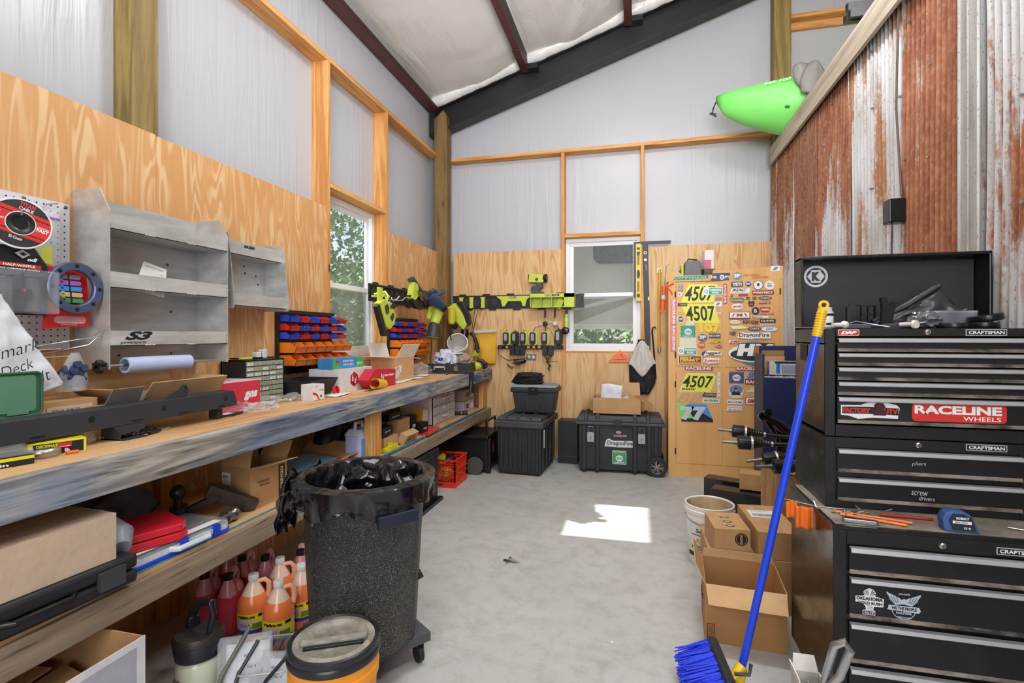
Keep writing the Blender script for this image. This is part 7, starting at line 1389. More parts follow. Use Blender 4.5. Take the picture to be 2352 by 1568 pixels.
for a in (-35, 145): q = Matrix.Rotation(R(a), 4, 'Z'); MB(P('#23283a', .35)).at(q).box((.25, -.085, .575), (.30, -.07, .60)).box((.25, .07, .575), (.30, .085, .60)).box((.285, -.085, .555), (.31, .085, .605)).box((.25, -.085, .63), (.29, .085, .645)).obj('handle', tcn, bevel=.004)
MB(P('#c9c7c5', .6)).at(Matrix.Rotation(R(-112), 4, 'Z') @ frame((.255, 0, .60), (0, 1, 0), (0, 0, 1))).prism([(-.03, .0), (-.01, -.015), (-.012, -.045), (.0, -.055), (.004, -.03), (.02, -.04), (.014, -.015), (.03, -.005), (.01, .01), (.015, .03), (-.005, .02), (-.02, .03)], .0015).obj('paint_smear', tcn)
t = NT('black_bag_plastic'); t.pr(.16, 0, .7); v = t.coords(); t.base('#101013'); t.bump(t.noise(t.coords(scale=(1, 1, .6)), 7, 2, .5, .4), .35, .03); bagm = t.m
ln = thing('bin_liner', 'glossy black bin liner folded over the trash can rim', 'bin liner', (-1.16, 2.0, .136))
def liner(u, v):
    a = 2 * math.pi * u; q = Vector((math.cos(a), math.sin(a), v * 3)); nz = noise.noise(q * 2.2 + Vector((5, 1, 0))); n2 = noise.noise(q * 7)
    if v < .3: k = v / .3; fo = abs(noise.noise(Vector((math.cos(a) * 5, math.sin(a) * 5, v * 2)))) ; r = .304 - .05 * fo * (1.1 - k) + .006 * n2 * (1 - k); z = .60 + .04 * nz * (1 - k) + .10 * k
    elif v < .42: k = (v - .3) / .12; r = .296 - .05 * k; z = .70 + .008 * math.sin(math.pi * k) + .006 * n2
    else: k = (v - .42) / .58; fo = abs(noise.noise(Vector((math.cos(a) * 3.2, math.sin(a) * 3.2, v * 5 + 3)))); r = .246 - .05 * k - .09 * fo * min(1, k * 3) + .02 * n2 * min(1, k * 2); z = .70 - .45 * k + .05 * n2 * k
    return (r * math.cos(a), r * math.sin(a), z)
MB(bagm).grid(150, 48, liner).obj('bag', ln)
MB(bagm).blob((.0, .0, .22), (.20, .20, .05), 4, .5, 3, 91).obj('bag_bottom', ln)
MB(bagm).grid(24, 24, lambda u, v: (-.29 - .13 * math.sin(math.pi * v * .5) + .03 * noise.noise(Vector((u * 4, v * 4, 1))), -.02 + (u - .5) * .26 * (1 - .5 * v) + .05 * v, .70 - .30 * v + .03 * math.sin(u * 9) * (1 - v) + .03 * noise.noise(Vector((u * 5, v * 5, 7))))).obj('overhang', ln)
m = MB(bagm)
for k, (a, L) in enumerate(((98, .075), (72, .09), (125, .06))): m.blob((.17 * math.cos(R(a)), .17 * math.sin(R(a)), .63), (.10, .05, L), 4, .4, 1.8, 93 + k)
m.obj('crumpled_fold', ln)
ob = thing('orange_bucket', 'orange five gallon bucket with dusty black screw lid', 'bucket', (-1.04, 1.585, 0)); obm = P('#f39a1e', .35, 0, .05)
MB(obm).lathe([(0, 0), (.13, 0), (.134, .01), (.146, .25), (.153, .255), (.153, .285), (.148, .29), (.150, .335), (0, .335)], seg=48).obj('pail', ob)
MB(P('#25262b', .3, 0, .2)).lathe([(.150, .325), (.158, .327), (.160, .345), (.155, .352), (.158, .36), (.154, .375), (.146, .378), (.138, .372)], seg=48).obj('lid_ring', ob)
dsl = NT('dusty_lid'); dsl.pr(.5); dsl.base(dsl.mix(dsl.ramp(dsl.noise(dsl.coords(), 9, 5, .7), [(.3, 0.0), (.6, 1.0)]), '#3a3b40', '#a39c8e')); dsl = dsl.m
MB(dsl).lathe([(.138, .372), (.118, .374), (.112, .362), (.10, .355), (0, .355)], seg=48).obj('lid', ob)
MB(dsl).at(TR(0, 0, .355, rz=28)).box((-.11, -.016, 0), (.11, .016, .016)).use(P('#1c1d21', .3)).box((-.10, -.030, .001), (.10, -.017, .010)).box((-.10, .017, .0005), (.10, .026, .003)).obj('lid_grip', ob, bevel=.003)
MB(white).lathe([(.1445, .11), (.1455, .17)], seg=10, arc=(260, 300)).obj('label', ob)
# ---------------------------------------------------------------- front left foreground
fbx = carton('open_carton', 'big open carton with white printed outside at the bottom left', (-1.90, 1.03, 0), .64, .60, .45, 0, flaps=(), mat=card)
m = MB(P('#d5d4da', .4)).box((.3202, -.30, 0), (.324, .30, .452)).use(P('#9a98a6', .4)).box((.324, -.30, 0), (.3244, .28, .42)).use(white).prism([(0, 0)] * 3, 0) if 0 else MB(P('#d5d4da', .4)).box((.3202, -.30, 0), (.324, .30, .452)).use(P('#aaa9b4', .4)).box((.324, -.30, 0), (.3244, .27, .43)).use(papw).at(FX(.3246)).prism([(-.25, .1), (.12, .1), (.12, .34), (.0, .30)], .0005); m.obj('printed_side', fbx)
oneof(MB(kraft).at(TR(-2.0, 1.12, .31, rx=6, ry=-6)).box((-.2, -.16, 0), (.12, .14, .006)).use(P('#e8e04a', .6)).box((.0, -.14, .0065), (.07, -.02, .008)), 'inner_carton', 'inner cardboard sheet with a yellow note inside the open carton', 'cardboard')
oneof(MB(P('#8f6c45', .8)).at(TR(-1.74, 1.08, .30, rx=3, ry=14)).box((-.12, -.2, 0), (.1, .2, .006)), 'cardboard_divider', 'brown cardboard divider slanting inside the open carton', 'cardboard')
th = thing('drink_jug', 'clear drink jug with dusty black flip handle lid on the floor', 'jug', (-1.70, 1.66, 0), -20)
MB(P('#cdd4bf', .2, 0, .05)).lathe([(0, 0), (.07, 0), (.076, .01), (.082, .12), (.078, .16), (.066, .175)], seg=36).obj('body', th); MB(P('#8b7f77', .6)).at(FY(-.079, -.03, .06)).prism([(0, 0), (.05, 0), (.055, .05), (.02, .06), (0, .04)], .002).obj('logo', th)
MB(P('#24262e', .4)).lathe([(.064, .165), (.082, .175), (.09, .225), (.088, .23)], seg=36).obj('collar', th); MB(P('#2f2c2a', .45, 0, .3)).lathe([(.09, .23), (.092, .24), (.082, .262), (.04, .27), (0, .27)], seg=36).obj('lid', th)
MB(P('#1c1c20', .3)).tube([(-.05, 0, .262), (-.045, 0, .33), (.0, .01, .37), (.06, .02, .385), (.075, .02, .34), (.06, .01, .27)], [.016, .018, .016, .014, .012, .010], 12).box((-.07, -.022, .262), (-.03, .022, .31)).obj('handle', th, bevel=.004)
for k, (x, y, rz, lb) in enumerate(((-1.46, 1.64, 30, 'clear plastic sleeve with white label leaning by the drink jug'), (-1.37, 1.66, 10, 'small clear plastic bag with dark hardware beside the candy box'))):
    t_ = thing('plastic_sleeve', lb, 'bag', (x, y, 0), rz)
    M_ = frame((0, 0, 0), (1, .0, .0), (-.1, .45, 1)); L = .26 - .06 * k
    MB(clearbag).at(M_).grid(12, 14, lambda u, v: ((u - .5) * .20, v * L, .02 * noise.noise(Vector((u * 4, v * 4, k))) + .012 * math.sin(3 * u))).obj('sleeve', t_, solid=.0008)
    MB(P('#dfe0e6', .45)).at(M_ @ TR(0, 0, -.014)).grid(6, 6, lambda u, v: ((u - .45) * .16, .02 + v * (L - .05), .012 * noise.noise(Vector((u * 3, v * 3, k))))).obj('insert', t_, solid=.002)
    MB(blk).at(M_ @ TR(0, 0, .014)).tube([(-.07, .0, 0), (-.02, L * .5, .004), (.05, L * .9, 0)], .007, 6).obj('strap', t_)
    if k == 0: MB(P('#6a6c60', .6)).at(M_ @ TR(0, 0, .016)).tube([(-.12, .0, 0), (-.08, L * .5, .004), (.02, L * 1.1, 0)], .008, 6).obj('cord', t_)
    MB(dgrey).at(M_ @ TR(0, 0, .015)).text('KIT', .0, L * .7, .03, .01, 0).text('No. 4', .01, L * .55, .03, .01, 0).obj('print', t_)
ctb = thing('clear_tub', 'clear plastic tub holding black plastic parts beside the orange bucket', 'tub', (-1.475, 1.80, 0), 25)
m = MB(clearhard).box((-.085, -.11, .002), (.085, .11, .12), 1.12); m.f = [f for i, f in enumerate(m.f) if i != 1]; m.mi = m.mi[:-1]; m.sm = m.sm[:-1]; m.obj('tub', ctb, bevel=.008, solid=.002)
MB(P('#c2b9ae', .25)).tube([(x, y, .12) for x, y in rrect(.20, .26, .03, 4)], .004, 6, closed=True).obj('rim', ctb)
for k in range(4): MB(P(('#222226', '#2b2b2f', '#1c1c20', '#8b867e')[k], .4)).at(TR(-.05 + k * .035, .0, .03, ry=24, rx=8)).box((-.003, -.08, 0), (.003, .08, .11)).obj('part', ctb)
cdy = thing('candy_box', 'small blue candy box with pink lettering at the bottom edge', 'candy', (-1.30, 1.66, 0), 12); cdy.location = (-1.385, 1.745 - .06, 0)
cdy.location = (-1.30, 1.60, 0) if 0 else (-1.36, 1.56, 0); MB(P('#2f9bd6', .4)).box((-.045, -.02, 0), (.045, .02, .13)).obj('box', cdy, bevel=.002)
MB(P('#f0a9b8', .4)).at(FY(-.0205)).text('Laffy', -.04, .06, .075, .035, .0, .06, .2).text('Taffy', -.03, .02, .07, .03, .0, .06, .2).use(white).box((.005, .105, 0), (.04, .125, .0006)).obj('print', cdy)
oneof(MB(P('#dcdad8', .5)).blob((-1.62, 1.50, 0), (.06, .05, .05), 3, .3, 2, 97, 0), 'white_wrapper', 'crumpled white wrapper beside the open carton at the bottom edge', 'wrapper')
# ---------------------------------------------------------------- right side: bucket, cartons, axles
wbk = thing('white_bucket', 'open white hydraulic oil bucket with black printed label', 'bucket', (.44, 3.44, 0)); wm = P('#e5e1da', .4, 0, .06)
MB(wm).lathe([(0, 0), (.125, 0), (.129, .008), (.142, .28), (.150, .283), (.150, .30), (.145, .303), (.146, .325), (.153, .328), (.153, .345), (.148, .348), (.150, .372), (.144, .375), (.138, .37), (.122, .02), (0, .02)], seg=48).obj('pail', wbk)
MB(P('#cdb48c', .6, 0, .3)).lathe([(.1375, .365), (.1215, .022), (0, .022)], seg=40).obj('stained_inside', wbk)
m = MB(blk)
def wr(s_, a0, a1, z0, z1, mat, bo=.02, sh=0):
    vs, fs = text_geo(s_, bo, sh); m.use(mat).add([((.1305 + .012 * (z0 + (z1 - z0) * v.y) / .28 + .0012) * math.cos(R(a0 + (a1 - a0) * v.x)), (.1305 + .012 * (z0 + (z1 - z0) * v.y) / .28 + .0012) * math.sin(R(a0 + (a1 - a0) * v.x)), z0 + (z1 - z0) * v.y) for v in vs], fs)
m.lathe([(.1395, .245), (.1398, .25)], seg=20, arc=(205, 300)).lathe([(.1385, .195), (.1388, .20)], seg=20, arc=(215, 300)).lathe([(.1335, .06), (.1345, .085)], seg=20, arc=(200, 300)); wr('Super', 228, 262, .205, .24, blk, .02, .3); wr('AW 68', 225, 285, .145, .18, P('#c9a93a', .5), .04); wr('HYDRAULIC', 215, 290, .108, .132, blk, .03); m.obj('label', wbk)
MB(steel).tube([(.15 * math.cos(R(a)), .15 * math.sin(R(a)), .31 - .05 * math.sin(R(a - 180))) for a in range(185, 356, 10)], .0025, 6).obj('bail', wbk)
k1 = carton('brown_carton', 'large open brown carton with curved smile print, nearest the broom', (.49, 2.69, 0), .35, .33, .27, -4, flaps=(('-y', .10, -35), ('-x', .10, 65), ('y', .04, 88)), mat=P('#b08050', .75, 0, .12, 6))
k1['label'] = 'large open brown carton with curved arrow print, nearest the broom'
m = MB(P('#3a2a1c', .6)).at(frame((-.1755, .12, .10), (0, -1, 0), (0, 0, 1))).tube([(.0, .03, 0), (.04, .005, 0), (.10, .01, 0), (.14, .05, 0)], .004, 5).use(P('#3f7fd0', .5)).prism([(.05, -.07), (.10, -.08), (.11, -.04), (.06, -.03)], .0006); m.obj('print', k1)
m = MB(P('#3a2a1c', .6)).at(frame((-.165, -.1655, .02), (1, 0, 0), (0, 0, 1))); m.box((0, 0, 0), (.034, .003, .0006)).box((0, .064, 0), (.034, .067, .0006)).box((0, 0, 0), (.003, .067, .0006)).box((.031, 0, 0), (.034, .067, .0006))
for k in range(8): m.box((.006, .006 + k * .007, 0), (.028, .008 + k * .007, .0006))
m.obj('barcode', k1)
k2 = carton('brown_carton', 'wide closed brown carton behind the open one', (.62, 3.08, 0), .50, .42, .272, 0, closed=True)
k3 = carton('brown_carton', 'small taped carton with round black logos on top of the stack', (.475, 3.02, .275), .18, .26, .135, 4, closed=True)
dd = MB(P('#241d18', .5)).at(frame((.045, -.1312, .085), (1, 0, 0), (0, 0, 1))).prism(ellipse(.066, .066, 28), .0006).use(kraft).prism(ellipse(.054, .054, 28), .0003, .0006).use(P('#241d18', .5)).prism(ellipse(.05, .05, 28), .0003, .0009).use(kraft); o = dd.M; dd.M = o @ Matrix.Rotation(R(90), 4, 'Z'); dd.text('DHOS', -.022, -.006, .044, .013, .0014, .06); dd.M = o; dd.obj('logo', k3)
for y in (-.08, -.02, .05): MB(P('#5a4a38', .5)).at(TR(.0, y, .1366)).prism(ellipse(.05, .035, 20), .0005).use(kraft).prism(ellipse(.03, .02, 16), .0003, .0005).obj('logo', k3)
k4 = carton('brown_carton', 'long taped carton with white shipping label on top of the stack', (.70, 3.10, .275), .21, .44, .14, 3, closed=True)
label_on(k4, frame((-.08, .0, .1415), (1, 0, 0), (0, 1, 0)), .14, .12, [('STYLE  ROLLED', .15, .8, .6, .08)], bars=(.1, .15, .8, .35))
for k, (x, y, lb) in enumerate(((.97, 4.44, 'rear long black shrink-wrapped box on the floor by the cabinet'), (.99, 4.17, 'front long black shrink-wrapped box on the floor by the cabinet'))):
    t_ = thing('long_box', lb, 'box', (x, y, 0), -22, 'long black boxes by the cabinet'); MB(P('#201f21', .22)).box((-.44, -.07, 0), (.40, .07, .24 - .01 * k)).obj('body', t_, bevel=.003); m = MB(P('#cfcfd2', .3)).at(frame((-.4405, .05, .05), (0, -1, 0), (0, 0, 1)))
    for q in range(3): m.prism([(.01, .02 + q * .04), (.08, .03 + q * .04), (.08, .05 + q * .04), (.01, .04 + q * .04)], .0006)
    m.obj('print', t_)
k5 = carton('brown_carton', 'small carton with white label lying on the long black boxes', (.95, 4.30, .242), .34, .16, .12, -14, closed=True); label_on(k5, frame((-.1705, .06, .02), (0, -1, 0), (0, 0, 1)), .10, .08, [('TO', .1, .6, .3, .2)])
k6 = carton('brown_carton', 'tall brown carton carrying the drive axles beside the tool cabinet', (1.06, 3.62, 0), .44, .56, .60, 0, closed=True)
def axle(label, x, y, z, rz, ry, s=1.0):
    t_ = thing('drive_axle', label, 'axle', (x, y, z), rz, 'drive axles on the carton stack', 0, ry); bs = P('#1b1c20', .3, .2)
    m = MB(P('#8b8784', .3, .8)).tube([(0, 0, 0), (.075, 0, 0)], .011, 16).tube([(.07, 0, 0), (.10, 0, 0)], .015, 14); m.obj('splined_shaft', t_)
    MB(bs).tube([(.088, 0, 0), (.092, 0, 0), (.095, 0, 0), (.165, 0, 0), (.17, 0, 0)], [.02, .038, .043, .044, .043], 24).obj('joint', t_)
    MB(P('#c9c9cb', .3, .7)).tube([(.165, 0, 0), (.178, 0, 0)], .0455, 24).tube([(.285, 0, 0), (.296, 0, 0)], .017, 14).obj('band', t_)
    pts = []; rr = []
    for k in range(15): pts.append((.178 + k * .0078, 0, 0)); rr.append((.043 - .0019 * k) * (1.0 if k % 2 == 0 else .82))
    MB(blks).tube(pts, rr, 22).obj('boot', t_); MB(bs).tube([(.29, 0, 0), (.52, 0, 0)], .014, 12).obj('shaft', t_)
    return t_
axle('topmost drive axle, its bare shaft pointing at the cabinet doors', .53, 3.72, .795, -4, 4)
axle('second drive axle from the top, slightly nearer than the first', .53, 3.52, .75, -2, 0)
axle('third drive axle from the top with a white sticker', .655, 3.42, .655, 2, -8)
axle('lowest drive axle, nearest the tool cabinet', .69, 3.32, .648, 4, -3)
am = thing('control_arm', 'glossy black suspension control arm resting above the drive axles', 'control arm', (.82, 3.78, .86)); bs = P('#131316', .15, .1)
MB(bs).tube([(.0, .0, .03), (.10, 0, -.02), (.22, 0, -.12), (.36, 0, -.16)], [.024, .03, .035, .04], 12).tube([(.03, 0, .0), (.09, -.02, -.12), (.10, -.03, -.2)], .014, 8).obj('arm', am)
MB(bs).at(frame((0, 0, .02), (1, 0, 0), (0, .3, 1))).lathe([(.012, -.03), (.026, -.03), (.026, .03), (.012, .03)], seg=20).at(frame((.035, 0, .045), (1, 0, 0), (0, .3, 1))).lathe([(.012, -.03), (.026, -.03), (.026, .03), (.012, .03)], seg=20).obj('bushing', am); MB(bs).at(FY(.0)).prism([(.08, -.06), (.22, -.14), (.24, -.22), (.10, -.24), (.12, -.15)], .012).obj('gusset', am)
nb = thing('blue_bin', 'tall dark navy blue bin standing between cabinet and tool chest', 'bin', (1.20, 4.78, 0)); nv = P('#18244f', .45, 0, .1)
MB(nv).box((-.19, -.17, 0), (.17, -.155, 1.09)).box((-.19, .15, 0), (.17, .165, 1.345)).box((-.19, -.155, 0), (-.175, .15, 1.28)).box((.155, -.155, 0), (.17, .15, 1.28)).obj('bin', nb, bevel=.004); MB(P('#a5643c', .6)).box((-.192, .14, 1.27), (-.155, .148, 1.345)).obj('worn_corner', nb); MB(P('#9aa5b8', .4)).tube([(-.18, -.165, 1.09), (.16, -.165, 1.085)], .008).obj('trim', nb)
cc = thing('parts_carton', 'grey and blue printed carton resting in the top of the navy bin', 'box', (1.17, 4.70, 1.09), -4); MB(P('#c9c6c3', .5)).box((-.10, -.07, 0), (.16, .07, .13)).obj('body', cc); m = MB(P('#2f6ac0', .4)).at(FY(-.0705)).box((-.05, .03, 0), (-.02, .11, .0006)).use(P('#8f97ac', .4)).box((-.01, .03, 0), (.15, .10, .0006)).use(blk).box((-.10, .0, 0), (.16, .018, .0006)).box((-.06, .112, 0), (.16, .13, .0006)).use(white).text('A/AR  1 UN', -.06, .004, .14, .009, .001, .02); m.obj('print', cc)
carton('brown_carton', 'small brown carton behind the grey printed one in the navy bin', (1.12, 4.85, 1.09), .20, .10, .17, 4, flaps=(('-y', .05, 60),), mat=kraft)
# broom
br = thing('push_broom', 'blue broom with yellow grip leaning against the tool chest', 'broom', (.376, 2.12, 0)); A = Vector((0, 0, .09)); B = Vector((.296, .01, 1.535)); bb_ = P('#1f45d8', .3, 0, .04); yy = P('#f0c51e', .35)
q = lambda t_: A + (B - A) * t_
MB(bb_).tube([q(.03), q(.93)], .0145, 16).obj('handle', br)
m = MB(yy).tube([q(.93), q(1.0)], .016, 14)
for k in range(9): m.tube([q(.935 + k * .0068), q(.938 + k * .0068)], .0185, 14)
m.tube([q(.0), q(.04)], .021, 14); m.obj('grip', br)
MB(yy).at(frame(q(1.015), (B - A).normalized(), (0, 0, 1) if 0 else (.1, 0, 1)) if 0 else frame(q(1.012), (1, 0, 0), (0, 0, 1))).lathe([(.009, -.004), (.009, .004), (.018, .004), (.018, -.004), (.009, -.004)], seg=18).obj('hang_loop', br)
hb = MB(P('#26272c', .45)).at(frame((-.062, .12, .155), (.10, -1, -.0), (.25, 0, 1))).prism(rrect(.46, .05, .02, 4, .2, 0), .035); hb.obj('head_block', br, bevel=.005)
MB(P('#26272c', .45)).tube([(-.02, -.04, .15), (.03, -.05, .16), (.04, -.03, .19)], .007).obj('clip', br); MB(yy).tube([(-.02, -.02, .12), q(.05)], .02, 12).obj('socket', br)
rn = random.Random(2); m = MB(P('#1c3fe6', .4))
for k in range(420):
    s_ = rn.uniform(-.02, .40); p = Vector((-.085 + .10 * s_ + rn.uniform(-.0, .01), .12 - s_, .155 + rn.uniform(-.02, .02))); e = p + Vector((-.13 + rn.uniform(-.02, .012), rn.uniform(-.012, .012), -.075 + rn.uniform(-.03, .03)))
    m.tube([p, e], [.004, .003], 4, caps=False)
o = m.obj('bristles', br); o['kind'] = 'stuff'
m = MB(P('#3a3532', .7))
for k in range(40): s_ = rn.uniform(-.02, .40); p = Vector((-.10 + .10 * s_, .12 - s_, .13)); m.tube([p, p + Vector((-.10, rn.uniform(-.02, .02), -.10))], .002, 4, caps=False)
o = m.obj('worn_bristles', br, 'dark worn outer bristles'); o['kind'] = 'stuff'
# flag on cabinet corner and small tools on the roller cabinet
fg = thing('orange_flag', 'folded bright orange flag hanging off the tool cabinet corner', 'flag', (.565, 2.2, .70)); fo = P('#f2761f', .6)
MB(fo).at(FY(0)).grid(14, 6, lambda u, v: (u * .04, .02 + v * .065 + .005 * u, .004 * math.sin(u * 9))).at(FY(-.01)).grid(14, 8, lambda u, v: (.03 + u * .065, -.01 + v * .085 - .006 * u, .006 * math.sin(u * 12))).obj('cloth', fg, solid=.002); MB(P('#8b8a86', .3, .8)).tube([(-.01, 0, .095), (.10, -.01, .078), (.19, -.03, .08)], .002).obj('staff', fg)
TZ = .7764
for k, (x0, y0, x1, y1, c_, lb) in enumerate(((.70, 2.13, .93, 2.06, '#f08040', 'longer orange rod on the tool cabinet top'), (.72, 2.10, .90, 2.03, '#f08040', 'shorter orange rod on the tool cabinet top'), (.86, 2.13, 1.02, 2.12, '#b02a2a', 'thin red rod pointing at the tape measure'))):
    oneof(MB(P(c_, .4)).tube([(x0, y0, TZ + .006), (x1, y1, TZ + .006)], .005, 10), 'plastic_rod', lb, 'rod')
pn = thing('pocket_tool', 'silver folding pocket tool on the tool cabinet top', 'pocket tool', (.76, 2.035, TZ), -8); MB(P('#a8a9ac', .25, .9)).prism(rrect(.11, .022, .01, 4), .014).obj('body', pn, bevel=.002); MB(blk).prism(rrect(.03, .012, .005, 3, -.03, 0), .002, .014).obj('slot', pn)
rn = random.Random(6); m = MB(steel)
for k in range(30): p = Vector((.76 + rn.gauss(0, .045), 2.13 + rn.gauss(0, .015), TZ + .006)); a = rn.uniform(0, 6.28); m.tube([p, p + Vector((math.cos(a), math.sin(a), rn.uniform(0, .5))) * rn.uniform(.01, .035)], .0022, 5)
o = oneof(m, 'small_hardware', 'scatter of small steel pins and clips at the left of the cabinet top', 'hardware'); o['kind'] = 'stuff'
tmz = thing('tape_measure', 'dark blue tape measure standing on the tool cabinet top', 'tape measure', (1.05, 2.04, TZ), -4)
pf = [(-.042, 0), (.052, 0), (.056, .008), (.045, .03), (.03, .06), (.01, .07), (-.02, .072), (-.04, .06), (-.048, .04)]
MB(P('#3a5a94', .6, 0, .15, 70)).at(FY(.02)).prism(pf, .045).obj('case', tmz, bevel=.005); MB(P('#232b3a', .35)).at(FY(-.0255)).prism([(-.02, .008), (.045, .008), (.032, .052), (.01, .062), (-.02, .062), (-.032, .04)], .003).use(white).text('KOBALT', -.012, .045, .035, .008, .0035, .05).box((-.022, .031, .003), (.03, .040, .0036)).text('25 ft', .008, .014, .02, .007, .0035, .03).use(blk).text('SELF LOCK', -.016, .033, .036, .005, .004, .03).obj('face', tmz)
oneof(MB(P('#d9b02c', .4)).blob((1.27, 2.06, TZ + .004), (.016, .01, .006), 2, .2), 'yellow_bit', 'tiny yellow plastic bit at the right of the cabinet top', 'bit'); oneof(MB(steel).tube([(1.23, 2.1, TZ + .004), (1.33, 2.05, TZ + .004)], .003), 'steel_pin', 'thin steel pin at the right of the cabinet top', 'pin')
# things on top of the upper chest
CZ = 1.4655
cn = thing('glass_jar', 'small clear jar with white and black label beside the chest lid', 'jar', (.743, 2.33, CZ)); MB(P('#cfcfca', .15)).lathe([(0, 0), (.028, 0), (.030, .004), (.030, .07), (.026, .074), (.026, .086), (.024, .087), (0, .082)], seg=28).obj('jar', cn); m = MB(white).lathe([(.0308, .008), (.0308, .066)], seg=24, arc=(180, 360)).use(blk).lathe([(.0312, .052), (.0312, .062)], seg=14, arc=(230, 330)).lathe([(.0312, .015), (.0312, .024)], seg=10, arc=(260, 330)); m.obj('label', cn)
for k, (x, y, r, lb) in enumerate(((.765, 2.24, 25, 'white cap end lying at the left of the chest top'), (.99, 2.22, -60, 'white ribbed cap end lying in the middle of the chest top'))):
    oneof(MB(P('#e2ded8', .4)).at(TR(x, y, CZ + .014, rz=r)).tube([(-.03, 0, 0), (.012, 0, 0), (.02, 0, 0), (.03, 0, 0)], [.008, .009, .016, .015], 14), 'white_plug', lb, 'cap')
oneof(MB(steel).tube([(.78, 2.24, CZ + .012), (.83, 2.26, CZ + .028), (.88, 2.25, CZ + .016), (.93, 2.22, CZ + .004)], .003), 'metal_rod', 'bent metal rod between the white caps on the chest', 'rod')
oneof(MB(steel).tube([(.46, 2.205, CZ + .010), (.6, 2.205, CZ + .004), (.74, 2.21, CZ + .003)], .0016), 'thin_wire', 'thin pale wire sticking out left from the chest top', 'wire')
br_ = thing('plastic_bracket', 'black ribbed plastic bracket standing against the open chest lid', 'bracket', (.87, 2.45, CZ)); m = MB(blk).at(FY(0)); m.prism([(-.01, 0), (.0, 0), (.0, .085), (.02, .10), (.10, .095), (.10, .10), (.012, .108), (-.01, .09)], .02)
for x in (.045, .07, .095): m.box((x, 0, 0), (x + .005, .095, .015))
for z in (.0, .03, .06): m.box((.045, z, 0), (.10, z + .004, .015))
m.obj('bracket', br_)
fk = thing('black_bracket', 'upright glossy black forked bracket on the chest top', 'bracket', (.965, 2.35, CZ)); MB(blks).at(FY(0)).prism([(-.02, 0), (.015, 0), (.03, .09), (.045, .105), (.02, .108), (.01, .09), (.0, .125), (-.02, .125), (-.015, .08)], .02).obj('fork', fk)
vb = thing('vinyl_cover', 'black vinyl zippered cover draped against the chest lid', 'cover', (.95, 2.44, CZ)); vm = P('#33343c', .28, 0, .15, 10)
def vin(u, v):
    x = u * .36; top_ = .03 + .15 * min(1, u / .65) if u < .65 else .18 - (u - .65) / .35 * .15
    return (x, v * top_, .03 * math.sin(math.pi * v) + .02 * noise.noise(Vector((u * 7, v * 5, 4))) + .02 * (1 - v))
MB(vm).at(FY(0)).grid(26, 14, vin).obj('vinyl', vb, solid=.003); MB(P('#1c1c20', .4)).at(FY(-.01)).tube([(0, .03, .01), (.12, .09, .01), (.24, .175, .01)], .009, 8).obj('zipper', vb)
oneof(MB(P('#3d4046', .5)).at(TR(1.0, 2.30, CZ + .012, rz=10, ry=-8)).box((-.09, -.04, -.01), (.10, .04, .012)), 'rubber_block', 'dark grey rubber block in the middle of the chest top', 'block', bevel=.004)
oneof(MB(P('#4d5568', .55)).at(TR(.84, 2.33, CZ + .008, rz=-5)).box((-.07, -.03, -.008), (.06, .04, .010)), 'blue_grey_pad', 'flat blue-grey textured pad at the left of the chest top', 'pad', bevel=.003)
oneof(MB(P('#7d7f86', .2, .4)).blob((1.08, 2.30, CZ + .03), (.05, .04, .035), 4, .5, 3, 101, -.8), 'plastic_wrap', 'crumpled shiny grey plastic wrap on the chest top', 'wrap')
oneof(MB(P('#8b8c98', .3)).at(FY(2.38, 1.12, CZ)).grid(14, 8, lambda u, v: (u * .17, v * .07, .015 * math.sin(u * 6) + .02 * v)), 'grey_strap', 'glossy grey vinyl strap bag at the right of the chest top', 'strap', solid=.003)
oneof(MB(blks).at(TR(1.155, 2.27, CZ, rx=0)).lathe([(.03, 0), (.045, 0), (.048, .01), (.044, .02), (.03, .02)], seg=30), 'black_ring', 'black knurled ring lying at the front of the chest top', 'ring')
lc_ = thing('stacked_discs', 'pair of round black screw caps stacked at the right of the chest top', 'cap', (1.29, 2.34, CZ), 0); MB(blks).lathe([(0, 0), (.05, 0), (.052, .004), (.05, .022), (0, .022)], seg=30).obj('lower_cap', lc_); MB(blks).at(TR(.012, 0, .034, ry=-10)).lathe([(0, 0), (.052, -.006), (.055, .0), (.052, .018), (0, .02)], seg=30).obj('upper_cap', lc_)
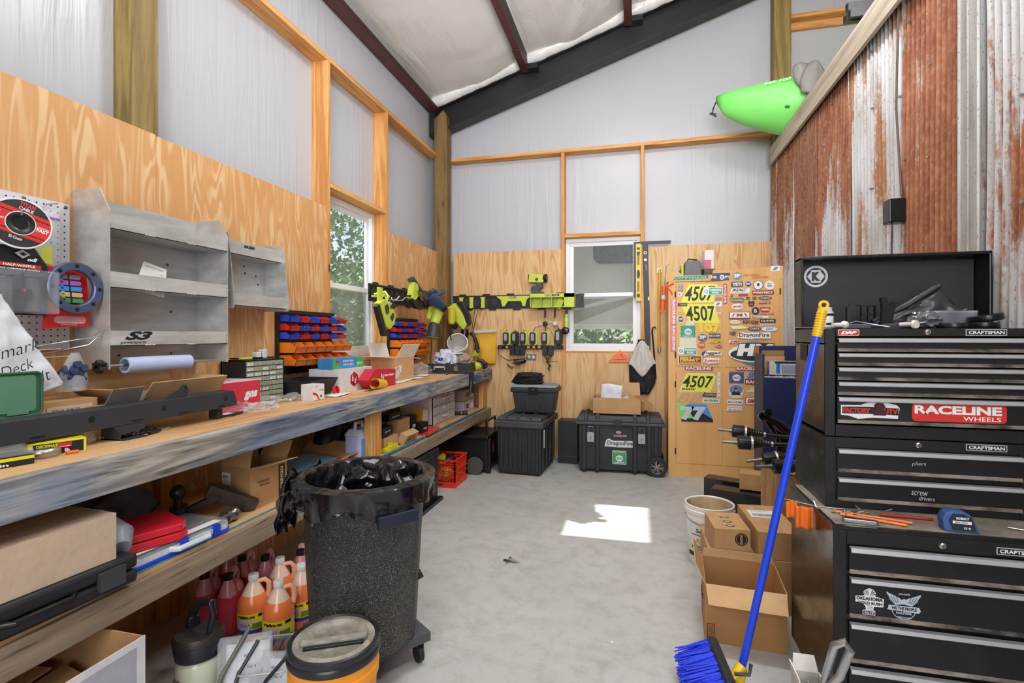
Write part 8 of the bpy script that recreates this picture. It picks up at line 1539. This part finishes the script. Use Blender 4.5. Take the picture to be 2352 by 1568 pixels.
oneof(MB(steel).tube([(1.29, 2.45, CZ + .03), (1.275, 2.44, CZ + .06), (1.285, 2.44, CZ + .065), (1.28, 2.44, CZ + .075), (1.292, 2.44, CZ + .08)], .003), 'spring_clip', 'small bent steel clip against the right side of the chest lid', 'clip')
sc = thing('clamp_tool', 'silver handled tool standing in a white carton at the bottom right', 'tool', (.575, 1.86, 0)); al2 = P('#c6c6c9', .28, .9)
MB(al2).tube([(.0, -.02, .27), (.045, -.05, .36), (.07, -.06, .45), (.055, -.06, .475), (.03, -.05, .455), (.02, -.03, .38), (.005, -.01, .28)], [.012, .013, .013, .013, .013, .012, .011], 10).obj('handle', sc); MB(al2).box((-.03, -.03, .18), (.03, .02, .29)).obj('clamp_body', sc, bevel=.004)
wc = carton('white_carton', 'small white carton with torn top at the bottom right corner', (.565, 1.90, 0), .09, .13, .27, 0, flaps=(('y', .05, 70), ('-x', .04, 80)), mat=P('#d8d3ca', .6), inner=P('#e6e2da', .6))
# ---------------------------------------------------------------- small things on the open floor
hb_ = thing('dead_hummingbird', 'tiny dead hummingbird lying on the concrete floor', 'bird', (-.78, 3.12, .001), -10)
MB(P('#8d8f8c', .7)).tube([(-.03, 0, .008), (-.015, 0, .012), (.005, 0, .013), (.02, 0, .010), (.032, 0, .010), (.036, 0, .009), (.062, .003, .006)], [.003, .008, .010, .007, .008, .004, .001], 10).obj('body', hb_)
for s_, L in ((1, .045), (-1, .04)): MB(P('#3a3632', .8)).prism([(0, 0), (-.012, s_ * L * .6), (-.026, s_ * L), (-.03, s_ * L * .55), (-.014, 0)], .002, .012).obj('wing', hb_)
MB(P('#2f2c29', .8)).prism([(-.025, -.006), (-.05, -.016), (-.055, 0), (-.05, .012), (-.025, .006)], .002, .006).obj('tail', hb_)
for k, (x, y, lb) in enumerate(((-.12, 2.42, 'small white paint chip in the middle of the floor'), (.10, 1.92, 'small white chip on the floor near the broom'))):
    oneof(MB(white).at(TR(x, y, .0005)).prism([(-.008, -.006), (.006, -.008), (.009, .004), (-.004, .008)], .001), 'paint_chip', lb, 'debris')
